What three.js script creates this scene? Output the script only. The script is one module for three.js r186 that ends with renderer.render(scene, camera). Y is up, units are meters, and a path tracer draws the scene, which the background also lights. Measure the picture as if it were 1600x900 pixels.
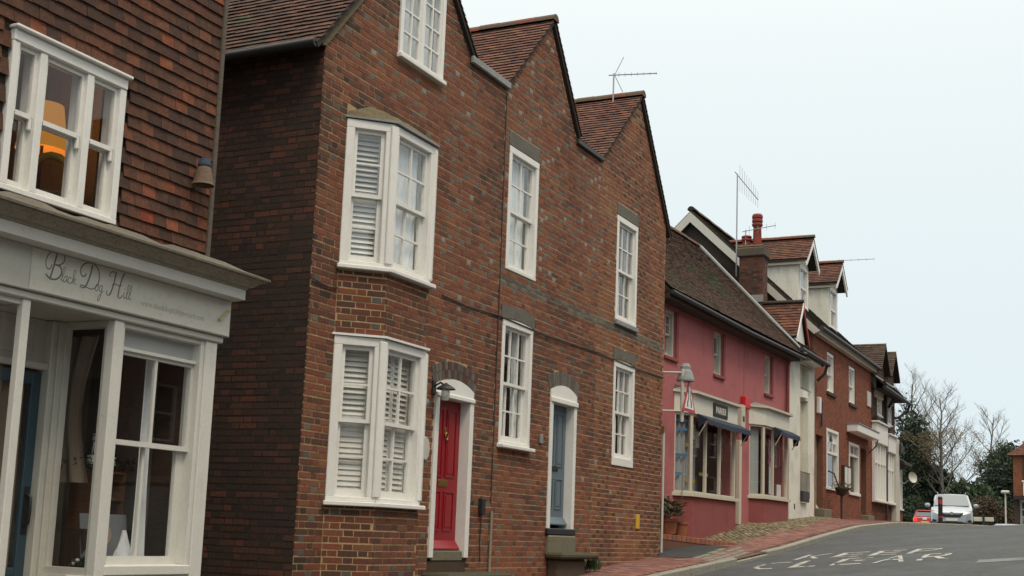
import * as THREE from 'three';
import { mergeGeometries } from 'three/addons/utils/BufferGeometryUtils.js';
import { FontLoader } from 'three/addons/loaders/FontLoader.js';

// ---------------------------------------------------------------- camera, sky, sun, exposure
const scene = new THREE.Scene();
const camera = new THREE.PerspectiveCamera(2 * Math.atan(450 / 1993.38) * 180 / Math.PI, 16 / 9, 0.1, 2000);
{
  const yaw = -0.463962, pitch = 0.1497126, roll = 0.0383249;
  const f = new THREE.Vector3(Math.sin(yaw) * Math.cos(pitch), Math.sin(pitch), -Math.cos(yaw) * Math.cos(pitch));
  const r = new THREE.Vector3(Math.cos(yaw), 0, Math.sin(yaw)), u = r.clone().cross(f);
  const r2 = r.clone().multiplyScalar(Math.cos(roll)).addScaledVector(u, Math.sin(roll));
  const u2 = u.clone().multiplyScalar(Math.cos(roll)).addScaledVector(r, -Math.sin(roll));
  camera.position.set(0, 1.6, 0);
  camera.quaternion.setFromRotationMatrix(new THREE.Matrix4().makeBasis(r2, u2, f.clone().negate()));
  camera.setViewOffset(1600, 900, 0, -83, 1600, 900);
  camera.updateProjectionMatrix(); camera.updateMatrixWorld(true);
}
const renderer = new THREE.WebGLRenderer({ antialias: true });
renderer.toneMapping = THREE.LinearToneMapping;
renderer.toneMappingExposure = 1.08;
renderer.shadowMap.enabled = true;
const lerp0 = (a, b, t) => a + (b - a) * t;
{ // overcast sky: pale at the horizon, brighter towards the zenith as a closed cloud layer is
  const W = 128, H = 64, d = new Float32Array(W * H * 4);
  for (let j = 0; j < H; j++) for (let i = 0; i < W; i++) {
    const s = Math.max(0, Math.sin((j + 0.5) / H * Math.PI - Math.PI / 2)), k = (j * W + i) * 4;
    const L = 0.83 + 0.13 * s + 2.0 * Math.pow(s, 4), w = s * s * (3 - 2 * s);
    d[k] = L * lerp0(0.84, 1.0, w); d[k + 1] = L * lerp0(0.955, 0.975, w); d[k + 2] = L * lerp0(1, 0.9, w); d[k + 3] = 1;
  }
  const t = new THREE.DataTexture(d, W, H, THREE.RGBAFormat, THREE.FloatType);
  t.mapping = THREE.EquirectangularReflectionMapping; t.minFilter = t.magFilter = THREE.LinearFilter; t.needsUpdate = true;
  scene.background = t; scene.environment = t;
}
const sun = new THREE.DirectionalLight(0xffeed6, 1.5);
sun.position.set(20, 60, 2); sun.target.position.set(-8, 3, -20);
sun.castShadow = true; sun.shadow.radius = 30; sun.shadow.mapSize.set(2048, 2048);
Object.assign(sun.shadow.camera, { left: -60, right: 60, top: 60, bottom: -60, near: 1, far: 200 });
scene.add(sun, sun.target);

// ---------------------------------------------------------------- helpers
const V = (x, y, z) => new THREE.Vector3(x, y, z);
const M4 = () => new THREE.Matrix4();
const PI = Math.PI;
function rng(seed) { let a = seed >>> 0; return () => { a |= 0; a = a + 0x6D2B79F5 | 0; let t = Math.imul(a ^ a >>> 15, 1 | a); t = t + Math.imul(t ^ t >>> 7, 61 | t) ^ t; return ((t ^ t >>> 14) >>> 0) / 4294967296; }; }
const lerp = (a, b, t) => a + (b - a) * t, clamp = (v, a = 0, b = 1) => Math.min(b, Math.max(a, v));
const table = (pts) => (z) => { const t = -z; if (t <= pts[0][0]) return pts[0][1]; for (let i = 1; i < pts.length; i++) if (t <= pts[i][0]) return lerp(pts[i - 1][1], pts[i][1], (t - pts[i - 1][0]) / (pts[i][0] - pts[i - 1][0])); return pts[pts.length - 1][1]; };
// tileable value noise
function noise2(seed, n) {
  const r = rng(seed), g = new Float32Array(n * n); for (let i = 0; i < n * n; i++) g[i] = r();
  return (x, y) => { x = ((x % 1) + 1) % 1 * n; y = ((y % 1) + 1) % 1 * n; const i = Math.floor(x), j = Math.floor(y); let fx = x - i, fy = y - j; fx = fx * fx * (3 - 2 * fx); fy = fy * fy * (3 - 2 * fy); const i1 = (i + 1) % n, j1 = (j + 1) % n, i0 = i % n, j0 = j % n; return lerp(lerp(g[j0 * n + i0], g[j0 * n + i1], fx), lerp(g[j1 * n + i0], g[j1 * n + i1], fx), fy); };
}
const s2 = (c) => c <= 0.0031308 ? c * 12.92 : 1.055 * Math.pow(c, 1 / 2.4) - 0.055;
function tex(N, metres, fn, color = true) { // fn(u,v) -> [r,g,b] linear
  const d = new Uint8Array(N * N * 4);
  for (let j = 0; j < N; j++) for (let i = 0; i < N; i++) { const c = fn(i / N, j / N), k = (j * N + i) * 4; for (let q = 0; q < 3; q++) d[k + q] = Math.round(255 * clamp(color ? s2(clamp(c[q])) : c[q])); d[k + 3] = 255; }
  const t = new THREE.DataTexture(d, N, N); t.wrapS = t.wrapT = THREE.RepeatWrapping; t.magFilter = THREE.LinearFilter; t.minFilter = THREE.LinearMipmapLinearFilter; t.generateMipmaps = true;
  if (color) t.colorSpace = THREE.SRGBColorSpace; t.repeat.set(1 / metres, 1 / metres); t.needsUpdate = true; return t;
}
const nA = noise2(11, 8), nB = noise2(12, 24), nC = noise2(13, 72), nD = noise2(14, 200), nE = noise2(15, 5), nF = noise2(16, 400);
const T = {
  brick: tex(512, 0.6, (u, v) => { const g = 0.62 + 0.3 * nD(u, v) + 0.22 * nC(u, v) - 0.1 * nB(u, v) - (nC(u + .3, v) > 0.86 ? 0.25 : 0), w = 0.05 * (nB(u + .5, v) - .5); return [g + w, g, g - w]; }),
  brickB: tex(512, 0.6, (u, v) => { const g = 0.5 * nD(u, v) + 0.35 * nC(u, v) + 0.15 * nF(u, v); return [g, g, g]; }, false),
  mortar: tex(512, 1.5, (u, v) => { const g = 0.55 + 0.25 * nF(u, v) + 0.2 * nC(u, v) + 0.15 * (nB(u, v) - .5) - (nA(u, v) > 0.62 ? 0.18 * (nC(u, v + .5)) : 0); return [g, g * 0.97, g * 0.9]; }),
  tile: tex(512, 0.9, (u, v) => { const a = nB(u, v), l = nC(u + .2, v) * nB(u + .6, v + .1); let g = 0.34 + 0.5 * nB(u + .15, v + .4) * nC(u, v) + 0.3 * nC(u + .7, v) + 0.24 * nD(u, v) - 0.1 * a; return l > 0.5 ? [g * 1.0, g * 1.12, g * 1.05] : [g * (1.06 - .1 * a), g * (0.88 + 0.16 * a), g * (0.8 + 0.26 * a)]; }),
  paint: tex(512, 1.3, (u, v) => { const st = nC(u * 1, v * 0.12) * 0.6 + nB(u, v * .2) * .4; let g = 0.93 + 0.06 * nC(u, v) - 0.1 * Math.max(0, st - .55) - 0.05 * nA(u, v); const chip = nD(u, v) * nC(u + .4, v) * (.6 + .6 * nA(u, v)) > 0.72; g -= .1 * Math.max(0, nB(u + .3, v * .6) - .55); if (chip) g *= 0.8; return [g, g * (chip ? 0.95 : 0.99), g * (chip ? 0.84 : 0.965)]; }),
  gloss: tex(256, 1.1, (u, v) => { const g = 0.9 + 0.1 * nC(u, v) - 0.06 * nB(u, v); return [g, g, g]; }),
  render: tex(512, 2.4, (u, v) => { const st = nB(u, v * .25), g = 0.86 + 0.1 * nF(u, v) + 0.1 * (nC(u, v) - .5) - 0.3 * Math.max(0, nA(u, v) - .5) - 0.34 * Math.max(0, st - .6) - (nC(u, v + .2) * nB(u + .1, v) > .62 ? .12 : 0); return [g, g * 0.985, g * 0.955]; }),
  renderB: tex(512, 0.8, (u, v) => { const g = 0.6 * nD(u, v) + 0.4 * nC(u, v); return [g, g, g]; }, false),
  asphalt: tex(1024, 2.6, (u, v) => { const sp = nF(u, v), g = 0.62 + 0.5 * (sp - .4) * (sp > .7 ? 1.5 : 0.7) + 0.18 * (nF(u * 1 + .37, v + .2) - .5) + 0.22 * (nB(u, v) - .5) + 0.26 * (nE(u, v) - .5); return [g, g * 1.0, g * 0.99]; }),
  asphaltB: tex(512, 0.9, (u, v) => { const g = 0.7 * nF(u, v) + 0.3 * nD(u, v); return [g, g, g]; }, false),
  stone: tex(512, 0.9, (u, v) => { const m = nB(u, v) * nC(u, v + .3); let g = 0.6 + 0.2 * nD(u, v) + 0.28 * (nC(u, v) - .3) + 0.1 * nA(u, v); return m > 0.45 ? [g * 0.75, g * 0.82, g * 0.55] : [g, g * 0.98, g * 0.93]; }),
  wood: tex(512, 0.8, (u, v) => { const q = nC(u * .15, v) * .6 + nD(u * .12, v) * .4, g = 0.55 + 0.5 * q - 0.1 * nB(u, v); return [g, g * 0.95, g * 0.88]; }),
  cloth: tex(256, 0.5, (u, v) => { const g = 0.86 + 0.1 * nF(u, v) + 0.06 * nB(u, v); return [g, g, g * 0.98]; }),
  bark: tex(256, 0.8, (u, v) => { const g = 0.55 + 0.5 * nC(u, v * .2) * nD(u, v); return [g, g * .97, g * .9]; }),
};
const rgb = (r, g, b) => new THREE.Color().setRGB(r, g, b);
const std = (c, o = {}) => new THREE.MeshStandardMaterial({ color: Array.isArray(c) ? rgb(...c) : c, roughness: 0.85, ...o });
const vcol = (map, o = {}) => new THREE.MeshStandardMaterial({ color: 0xffffff, vertexColors: true, map, roughness: 0.92, ...o });
const MAT = {
  brickV: vcol(T.brick, { bumpMap: T.brickB, bumpScale: 0.003 }),
  mortar: std([0.47, 0.345, 0.19], { map: T.mortar, bumpMap: T.brickB, bumpScale: 0.004 }),
  mortarPale: std([0.60, 0.445, 0.24], { map: T.mortar, bumpMap: T.brickB, bumpScale: 0.004 }),
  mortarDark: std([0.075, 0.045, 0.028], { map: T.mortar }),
  tileV: vcol(T.tile, { bumpMap: T.brickB, bumpScale: 0.004 }),
  slab: std([0.035, 0.025, 0.02], { roughness: 1 }),
  white: std([0.76, 0.755, 0.725], { map: T.paint, roughness: 0.42 }),
  shopWhite: std([0.64, 0.635, 0.59], { map: T.paint, roughness: 0.5 }),
  cream: std([0.52, 0.51, 0.455], { map: T.paint, roughness: 0.5 }),
  oldcream: std([0.54, 0.505, 0.415], { map: T.paint, roughness: 0.55 }),
  red: std([0.27, 0.007, 0.013], { map: T.gloss, roughness: 0.36 }),
  blue: std([0.115, 0.155, 0.19], { map: T.gloss, roughness: 0.45 }),
  teal: std([0.035, 0.068, 0.088], { map: T.gloss, roughness: 0.45 }),
  black: std([0.014, 0.014, 0.015], { roughness: 0.5 }),
  iron: std([0.03, 0.03, 0.032], { roughness: 0.55, map: T.gloss }),
  lead: std([0.30, 0.31, 0.32], { map: T.mortar, roughness: 0.6 }),
  brass: std([0.42, 0.26, 0.09], { metalness: 1, roughness: 0.38 }),
  stone: std([0.2, 0.175, 0.125], { map: T.stone, bumpMap: T.brickB, bumpScale: 0.006 }),
  moss: std([0.075, 0.07, 0.036], { map: T.stone, bumpMap: T.brickB, bumpScale: 0.01 }),
  lintel: std([0.155, 0.145, 0.125], { map: T.mortar, bumpMap: T.brickB, bumpScale: 0.005 }),
  cement: std([0.17, 0.135, 0.072], { map: T.stone, bumpMap: T.brickB, bumpScale: 0.012 }),
  pink: std([0.43, 0.128, 0.132], { map: T.render, bumpMap: T.renderB, bumpScale: 0.006 }),
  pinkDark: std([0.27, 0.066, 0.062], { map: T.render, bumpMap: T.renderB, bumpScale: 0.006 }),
  whiteRender: std([0.76, 0.755, 0.68], { map: T.render, bumpMap: T.renderB, bumpScale: 0.006 }),
  curtain: std([0.80, 0.83, 0.84], { map: T.cloth, roughness: 1, side: THREE.DoubleSide }),
  shutter: std([0.76, 0.74, 0.68], { map: T.gloss, roughness: 0.6 }),
  beige: std([0.26, 0.21, 0.155], { map: T.cloth, roughness: 1 }),
  room: std([0.20, 0.17, 0.14], { map: T.render, roughness: 1 }),
  wood: std([0.16, 0.075, 0.03], { map: T.wood }),
  darkwood: std([0.055, 0.035, 0.022], { map: T.wood }),
  navy: std([0.012, 0.021, 0.042], { map: T.cloth, roughness: 0.8, side: THREE.DoubleSide }),
  terracotta: std([0.36, 0.13, 0.065], { map: T.stone }),
  asphalt: std([0.088, 0.094, 0.097], { map: T.asphalt, bumpMap: T.asphaltB, bumpScale: 0.008, roughness: 0.8 }),
  tarmacDark: std([0.06, 0.061, 0.063], { map: T.asphalt, bumpMap: T.asphaltB, bumpScale: 0.01, roughness: 0.8 }),
  kerb: std([0.31, 0.30, 0.27], { map: T.stone, bumpMap: T.brickB, bumpScale: 0.006 }),
  roadPaint: std([0.46, 0.46, 0.435], { map: T.mortar, roughness: 0.7 }),
  glass: new THREE.MeshPhysicalMaterial({ color: 0xffffff, transmission: 1, thickness: 0, roughness: 0.02, ior: 1.52, specularIntensity: 1 }),
  oldglass: new THREE.MeshPhysicalMaterial({ color: rgb(0.98, 0.99, 0.99), transmission: 1, thickness: 0, roughness: 0.03, ior: 1.95 }),
  frosted: new THREE.MeshPhysicalMaterial({ color: rgb(0.75, 0.77, 0.76), transmission: 0.55, thickness: 0, roughness: 0.7, ior: 1.5 }),
  leafV: new THREE.MeshPhysicalMaterial({ vertexColors: true, roughness: 0.9, side: THREE.DoubleSide, transmission: 0.25, thickness: 0 }),
  plainV: new THREE.MeshStandardMaterial({ vertexColors: true, roughness: 0.85 }),
  bark: std([0.2, 0.185, 0.16], { map: T.bark }),
  metalGrey: std([0.36, 0.37, 0.37], { metalness: 0.6, roughness: 0.5 }),
};
const used = {};
function numbered(n) { const k = used[n] = (used[n] ?? -1) + 1; return k ? n + '_' + String(k).padStart(3, '0') : n; }
function shade(o) { o.traverse((m) => { if (m.isMesh) { m.castShadow = true; m.receiveShadow = true; } }); return o; }
function tag(o, label, category, group) { o.userData.label = label; o.userData.category = category; if (group) o.userData.group = group; return o; }
function thing(name, label, category, p = [0, 0, 0], turn = 0, group) { const g = new THREE.Group(); g.name = numbered(name); g.position.set(...p); g.rotation.y = turn; scene.add(g); g.updateMatrixWorld(true); return tag(g, label, category, group); }
function structure(o) { o.userData.kind = 'structure'; return o; }

class MB { // collects faces into one mesh; uv in metres
  constructor(m) { this.p = []; this.n = []; this.u = []; this.c = []; this.m = m || null; this.col = null; this.uo = [0, 0]; }
  tri(a, b, c, nn, uvs) {
    const q = this.m ? [a, b, c].map((v) => v.clone().applyMatrix4(this.m)) : [a, b, c];
    const fn = q[1].clone().sub(q[0]).cross(q[2].clone().sub(q[0])); if (fn.lengthSq() < 1e-16) return; fn.normalize();
    const ln = b.clone().sub(a).cross(c.clone().sub(a)), ax = Math.abs(ln.x), ay = Math.abs(ln.y), az = Math.abs(ln.z);
    q.forEach((v, i) => {
      this.p.push(v.x, v.y, v.z); const o = [a, b, c][i];
      const n = nn ? nn[i] : fn; this.n.push(n.x, n.y, n.z);
      if (uvs) this.u.push(uvs[i][0], uvs[i][1]);
      else { const uv = ax >= ay && ax >= az ? [o.z, o.y] : ay >= az ? [o.x, o.z] : [o.x, o.y]; this.u.push(uv[0] + this.uo[0], uv[1] + this.uo[1]); }
      const k = this.col || [1, 1, 1]; this.c.push(k[0], k[1], k[2]);
    });
  }
  poly(...pts) { for (let i = 2; i < pts.length; i++) this.tri(pts[0], pts[i - 1], pts[i]); return this; }
  box(x0, x1, y0, y1, z0, z1, o = {}) {
    const b = o.b || 0, sk = o.skip || '';
    if (!b) {
      const P = (i, j, k) => V(i ? x1 : x0, j ? y1 : y0, k ? z1 : z0);
      if (!sk.includes('f')) this.poly(P(0, 0, 1), P(1, 0, 1), P(1, 1, 1), P(0, 1, 1));
      if (!sk.includes('b')) this.poly(P(1, 0, 0), P(0, 0, 0), P(0, 1, 0), P(1, 1, 0));
      if (!sk.includes('l')) this.poly(P(0, 0, 0), P(0, 0, 1), P(0, 1, 1), P(0, 1, 0));
      if (!sk.includes('r')) this.poly(P(1, 0, 1), P(1, 0, 0), P(1, 1, 0), P(1, 1, 1));
      if (!sk.includes('t')) this.poly(P(0, 1, 1), P(1, 1, 1), P(1, 1, 0), P(0, 1, 0));
      if (!sk.includes('d')) this.poly(P(0, 0, 0), P(1, 0, 0), P(1, 0, 1), P(0, 0, 1));
      return this;
    }
    const X = [x0, x0 + b, x1 - b, x1], Y = [y0, y0 + b, y1 - b, y1], Z = [z0, z0 + b, z1 - b, z1], P = (i, j, k) => V(X[i], Y[j], Z[k]);
    this.poly(P(1, 1, 3), P(2, 1, 3), P(2, 2, 3), P(1, 2, 3)); this.poly(P(2, 1, 0), P(1, 1, 0), P(1, 2, 0), P(2, 2, 0));
    this.poly(P(0, 1, 1), P(0, 1, 2), P(0, 2, 2), P(0, 2, 1)); this.poly(P(3, 1, 2), P(3, 1, 1), P(3, 2, 1), P(3, 2, 2));
    this.poly(P(1, 3, 2), P(2, 3, 2), P(2, 3, 1), P(1, 3, 1)); this.poly(P(1, 0, 1), P(2, 0, 1), P(2, 0, 2), P(1, 0, 2));
    for (const sx of [0, 3]) for (const sy of [0, 3]) { const a = P(sx, sy ? 2 : 1, 1), c = P(sx, sy ? 2 : 1, 2), d = P(sx ? 2 : 1, sy, 2), e = P(sx ? 2 : 1, sy, 1); (sx > 0) === (sy > 0) ? this.poly(a, e, d, c) : this.poly(a, c, d, e); }
    for (const sx of [0, 3]) for (const sz of [0, 3]) { const a = P(sx, 1, sz ? 2 : 1), c = P(sx, 2, sz ? 2 : 1), d = P(sx ? 2 : 1, 2, sz), e = P(sx ? 2 : 1, 1, sz); (sx > 0) === (sz > 0) ? this.poly(a, c, d, e) : this.poly(a, e, d, c); }
    for (const sy of [0, 3]) for (const sz of [0, 3]) { const a = P(1, sy, sz ? 2 : 1), c = P(2, sy, sz ? 2 : 1), d = P(2, sy ? 2 : 1, sz), e = P(1, sy ? 2 : 1, sz); (sy > 0) === (sz > 0) ? this.poly(a, e, d, c) : this.poly(a, c, d, e); }
    for (const sx of [0, 3]) for (const sy of [0, 3]) for (const sz of [0, 3]) { const a = P(sx, sy ? 2 : 1, sz ? 2 : 1), c = P(sx ? 2 : 1, sy, sz ? 2 : 1), d = P(sx ? 2 : 1, sy ? 2 : 1, sz); ((sx > 0) ^ (sy > 0) ^ (sz > 0)) ? this.tri(a, c, d) : this.tri(a, d, c); }
    return this;
  }
  ext(pts, z0, z1, holes = []) { // polygon (ccw) extruded in z
    const c = pts.map((p) => new THREE.Vector2(...p)), h = holes.map((q) => q.map((p) => new THREE.Vector2(...p)));
    if (THREE.ShapeUtils.isClockWise(c)) c.reverse(); h.forEach((q) => { if (!THREE.ShapeUtils.isClockWise(q)) q.reverse(); });
    const all = c.concat(...h), f = THREE.ShapeUtils.triangulateShape(c, h);
    for (const [a, b, d] of f) { this.tri(...[a, b, d].map((i) => V(all[i].x, all[i].y, z1))); this.tri(...[a, d, b].map((i) => V(all[i].x, all[i].y, z0))); }
    for (const r of [c, ...h]) for (let i = 0; i < r.length; i++) { const a = r[i], b = r[(i + 1) % r.length]; this.poly(V(a.x, a.y, z0), V(b.x, b.y, z0), V(b.x, b.y, z1), V(a.x, a.y, z1)); }
    return this;
  }
  loft(rings, close = true, caps = true) { // rings of equal count
    for (let i = 1; i < rings.length; i++) { const A = rings[i - 1], B = rings[i], n = A.length; for (let k = 0; k < (close ? n : n - 1); k++) { const l = (k + 1) % n; this.poly(A[k], A[l], B[l], B[k]); } }
    if (caps && close) { this.poly(...rings[0].slice().reverse()); this.poly(...rings[rings.length - 1]); }
    return this;
  }
  tube(pts, r, seg = 6, r1 = null) {
    const R = []; let side = null;
    for (let i = 0; i < pts.length; i++) {
      const d = pts[Math.min(i + 1, pts.length - 1)].clone().sub(pts[Math.max(i - 1, 0)]).normalize();
      if (!side) side = Math.abs(d.y) < 0.9 ? V(0, 1, 0) : V(1, 0, 0);
      const a = side.clone().addScaledVector(d, -side.dot(d)).normalize(), b = d.clone().cross(a); side = a;
      const rr = r1 === null ? r : lerp(r, r1, i / (pts.length - 1));
      R.push({ c: pts[i], ring: [...Array(seg)].map((_, k) => { const t = k / seg * 2 * PI, n = a.clone().multiplyScalar(Math.cos(t)).addScaledVector(b, Math.sin(t)); return { n, p: pts[i].clone().addScaledVector(n, rr) }; }) });
    }
    let len = 0;
    for (let i = 1; i < R.length; i++) {
      const l0 = len; len += R[i].c.distanceTo(R[i - 1].c);
      for (let k = 0; k < seg; k++) {
        const l = (k + 1) % seg, A = R[i - 1].ring[k], B = R[i - 1].ring[l], C = R[i].ring[l], D = R[i].ring[k], w = 2 * PI * r / seg, tn = (o) => this.m ? o.n.clone().transformDirection(this.m) : o.n;
        this.tri(A.p, B.p, C.p, [tn(A), tn(B), tn(C)], [[k * w, l0], [(k + 1) * w, l0], [(k + 1) * w, len]]); this.tri(A.p, C.p, D.p, [tn(A), tn(C), tn(D)], [[k * w, l0], [(k + 1) * w, len], [k * w, len]]);
      }
    }
    this.poly(...R[0].ring.map((o) => o.p).reverse()); this.poly(...R[R.length - 1].ring.map((o) => o.p));
    return this;
  }
  lathe(prof, seg = 12, at = V(0, 0, 0)) { // [r,y] from bottom to top, smooth
    for (let i = 1; i < prof.length; i++) for (let k = 0; k < seg; k++) {
      const q = (j, l) => { const t = l / seg * 2 * PI; return V(at.x + prof[j][0] * Math.cos(t), at.y + prof[j][1], at.z - prof[j][0] * Math.sin(t)); };
      const dr = prof[i][0] - prof[i - 1][0], dy = prof[i][1] - prof[i - 1][1], nn = (l) => { const t = l / seg * 2 * PI; const v = V(dy * Math.cos(t), -dr, -dy * Math.sin(t)).normalize(); return this.m ? v.transformDirection(this.m) : v; };
      const A = q(i - 1, k), B = q(i - 1, k + 1), C = q(i, k + 1), D = q(i, k), n0 = nn(k), n1 = nn(k + 1);
      this.tri(A, B, C, [n0, n1, n1]); this.tri(A, C, D, [n0, n1, n0]);
    }
    return this;
  }
  geo() {
    const g = new THREE.BufferGeometry();
    g.setAttribute('position', new THREE.Float32BufferAttribute(this.p, 3)); g.setAttribute('normal', new THREE.Float32BufferAttribute(this.n, 3)); g.setAttribute('uv', new THREE.Float32BufferAttribute(this.u, 2));
    g.setAttribute('color', new THREE.Float32BufferAttribute(this.c, 3)); return g;
  }
  build(name, mat, parent) { const m = new THREE.Mesh(this.geo(), mat); m.name = name; if (parent) parent.add(m); m.castShadow = m.receiveShadow = true; if (parent) m.updateMatrixWorld(true); return m; }
  top(name, mat, label, category, group) { const m = this.build(numbered(name), mat, scene); return tag(m, label, category, group); }
}
const boxm = (name, mat, parent, ...a) => new MB().box(...a).build(name, mat, parent);
const setM = (o, m) => { m.decompose(o.position, o.quaternion, o.scale); return o; };
const Tr = (x, y, z) => M4().makeTranslation(x, y, z);
function grp(name, parent, m) { const g = new THREE.Group(); g.name = name; if (m) setM(g, m); parent.add(g); g.updateMatrixWorld(true); return g; }
const vpm = M4().multiplyMatrices(camera.projectionMatrix, camera.matrixWorldInverse);
function screenArea(world, N, area) { // how large a facing patch shows in the picture, 0 if outside
  const q = world.clone().applyMatrix4(vpm); if (Math.abs(q.x) > 1.02 || Math.abs(q.y) > 1.02 || q.z > 1) return 0;
  const d = camera.position.clone().sub(world), l = d.length(); return area * Math.max(0, d.dot(N) / l) / (l * l);
}

// ---------------------------------------------------------------- bricks and tiles, piece by piece
const TONES = [ // linear base colours of single bricks
  [0.225, 0.068, 0.033], [0.186, 0.055, 0.029], [0.135, 0.045, 0.026], [0.265, 0.09, 0.041], [0.205, 0.079, 0.043], [0.095, 0.040, 0.026], // reds and browns
  [0.150, 0.132, 0.108], [0.105, 0.090, 0.074], [0.27, 0.26, 0.23], // flared grey headers
  [0.285, 0.115, 0.052], [0.255, 0.105, 0.052], [0.25, 0.165, 0.085], // orange, buff
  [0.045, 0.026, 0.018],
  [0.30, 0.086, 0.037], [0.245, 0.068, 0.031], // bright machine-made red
  [0.065, 0.030, 0.019], [0.05, 0.027, 0.019], // alley flank only: shade of the gap put into the brick colour
];
const toneMat = TONES.map((c) => std(c, { map: T.brick, bumpMap: T.brickB, bumpScale: 0.003, roughness: 0.92 }));
const brickGeo = {};
function brickGeometry(kind, variant) {
  const key = kind + variant; if (brickGeo[key]) return brickGeo[key];
  const r = rng(variant * 77 + (kind === 's' ? 5 : 9)), w = kind === 's' ? 0.215 : 0.1025, b = new MB(); b.uo = [r() * 3, r() * 3];
  // slightly crooked faces: corners of the face moved by a few millimetres
  const j = () => (r() - 0.5) * 0.006, x0 = -w / 2, x1 = w / 2, y0 = -0.0325, y1 = 0.0325, z0 = -0.02, zf = 0.0015;
  const P = [V(x0 + j(), y0 + j(), zf + j() * .5), V(x1 + j(), y0 + j(), zf + j() * .5), V(x1 + j(), y1 + j(), zf + j() * .5), V(x0 + j(), y1 + j(), zf + j() * .5)], Q = [V(x0, y0, z0), V(x1, y0, z0), V(x1, y1, z0), V(x0, y1, z0)];
  b.poly(...P); for (let i = 0; i < 4; i++) { const l = (i + 1) % 4; b.poly(Q[i], Q[l], P[l], P[i]); }
  return brickGeo[key] = b.geo();
}
function brickwork(parent, F, o) {
  const r = rng(o.seed || 1), list = [], per = 0.3435, cH = 0.075;
  const nR = Math.ceil((o.v1 - o.v0) / cH);
  for (let k = 0; k < nR; k++) {
    const ya = o.v0 + k * cH + 0.0085, yb = Math.min(o.v1, ya + 0.058), ym = (ya + yb) / 2; if (yb - ya < 0.03) continue;
    const wob = 0.004 * Math.sin(k * 2.7 + (o.seed || 0));
    let rangeU = o.clip ? o.clip(ym) : [o.u0, o.u1]; if (!rangeU) continue;
    let u = o.u0 - per + ((k % 2) ? per / 2 : 0) + r() * 0.02, st = true;
    while (u < o.u1) {
      const w = st ? 0.215 : 0.1025; let segs = [[Math.max(u, rangeU[0] + 0.003), Math.min(u + w, rangeU[1] - 0.003)]];
      for (const h of o.holes || []) {
        const hv1 = h.arch ? h.v1 + h.arch * (1 - Math.pow(2 * clamp(((u + w / 2) - h.u0) / (h.u1 - h.u0)) - 1, 2)) : h.v1;
        if (ym > h.v0 && ym < hv1) segs = segs.flatMap(([a, b]) => b <= h.u0 || a >= h.u1 ? [[a, b]] : [[a, Math.min(b, h.u0)], [Math.max(a, h.u1), b]]);
      }
      for (const [a, b] of segs) if (b - a > 0.03) list.push({ u: (a + b) / 2, v: ym + wob * 0.5, w: b - a, h: yb - ya, st, tone: o.pal((a + b) / 2, ym, st, r), va: Math.floor(r() * 6), dz: (r() - 0.5) * 0.003 });
      u += w + 0.013 + (r() - 0.5) * 0.008; st = !st;
    }
  }
  const W = M4().multiplyMatrices(parent.matrixWorld, F), N = V(0, 0, 1).transformDirection(W);
  for (const b of list) b.area = screenArea(V(b.u, b.v, 0).applyMatrix4(W), N, b.w * b.h);
  list.sort((a, b) => b.area - a.area);
  return list.map((b) => ({ ...b, F }));
}
function layBricks(parent, list, nSingle, stuffName = 'brickwork') { // the ones that show largest become single parts, the rest one part
  list.sort((a, b) => b.area - a.area);
  const rest = new MB();
  const put = (b) => M4().multiplyMatrices(b.F, Tr(b.u, b.v, b.dz)).multiply(M4().makeScale(b.w / (b.st ? 0.215 : 0.1025), b.h / 0.065, 1));
  list.forEach((b, i) => {
    const g = brickGeometry(b.st ? 's' : 'h', b.va);
    if (i < nSingle && b.area > 0) { const m = new THREE.Mesh(g, toneMat[b.tone]); m.name = 'brick'; setM(m, put(b)); m.castShadow = m.receiveShadow = true; parent.add(m); }
    else { const m = put(b), nm = new THREE.Matrix3().getNormalMatrix(m), p = g.attributes.position, n = g.attributes.normal, u = g.attributes.uv, c = TONES[b.tone], v = V(0, 0, 0); for (let q = 0; q < p.count; q++) { v.fromBufferAttribute(p, q).applyMatrix4(m); rest.p.push(v.x, v.y, v.z); v.fromBufferAttribute(n, q).applyMatrix3(nm).normalize(); rest.n.push(v.x, v.y, v.z); rest.u.push(u.getX(q), u.getY(q)); rest.c.push(...c); } }
  });
  if (rest.p.length) { const m = rest.build(stuffName, MAT.brickV, parent); m.userData.kind = 'stuff'; }
}
const pick = (arr, r) => { let t = r() * arr.reduce((s, a) => s + a[1], 0); for (const [v, w] of arr) if ((t -= w) <= 0) return v; return arr[0][0]; };
const RT = { // roof and wall tile colours
  red: [[0.17, 0.062, 0.036], [0.13, 0.05, 0.032], [0.20, 0.078, 0.042], [0.095, 0.042, 0.03], [0.15, 0.075, 0.045]],
  brownred: [[0.13, 0.055, 0.033], [0.10, 0.048, 0.03], [0.085, 0.042, 0.028], [0.15, 0.065, 0.038], [0.07, 0.04, 0.028]],
  brown: [[0.085, 0.05, 0.033], [0.065, 0.042, 0.03], [0.10, 0.06, 0.038], [0.05, 0.036, 0.027], [0.095, 0.075, 0.045]],
  mossy: [[0.085, 0.08, 0.04], [0.07, 0.075, 0.035], [0.10, 0.085, 0.05], [0.06, 0.045, 0.03]],
};
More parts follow.
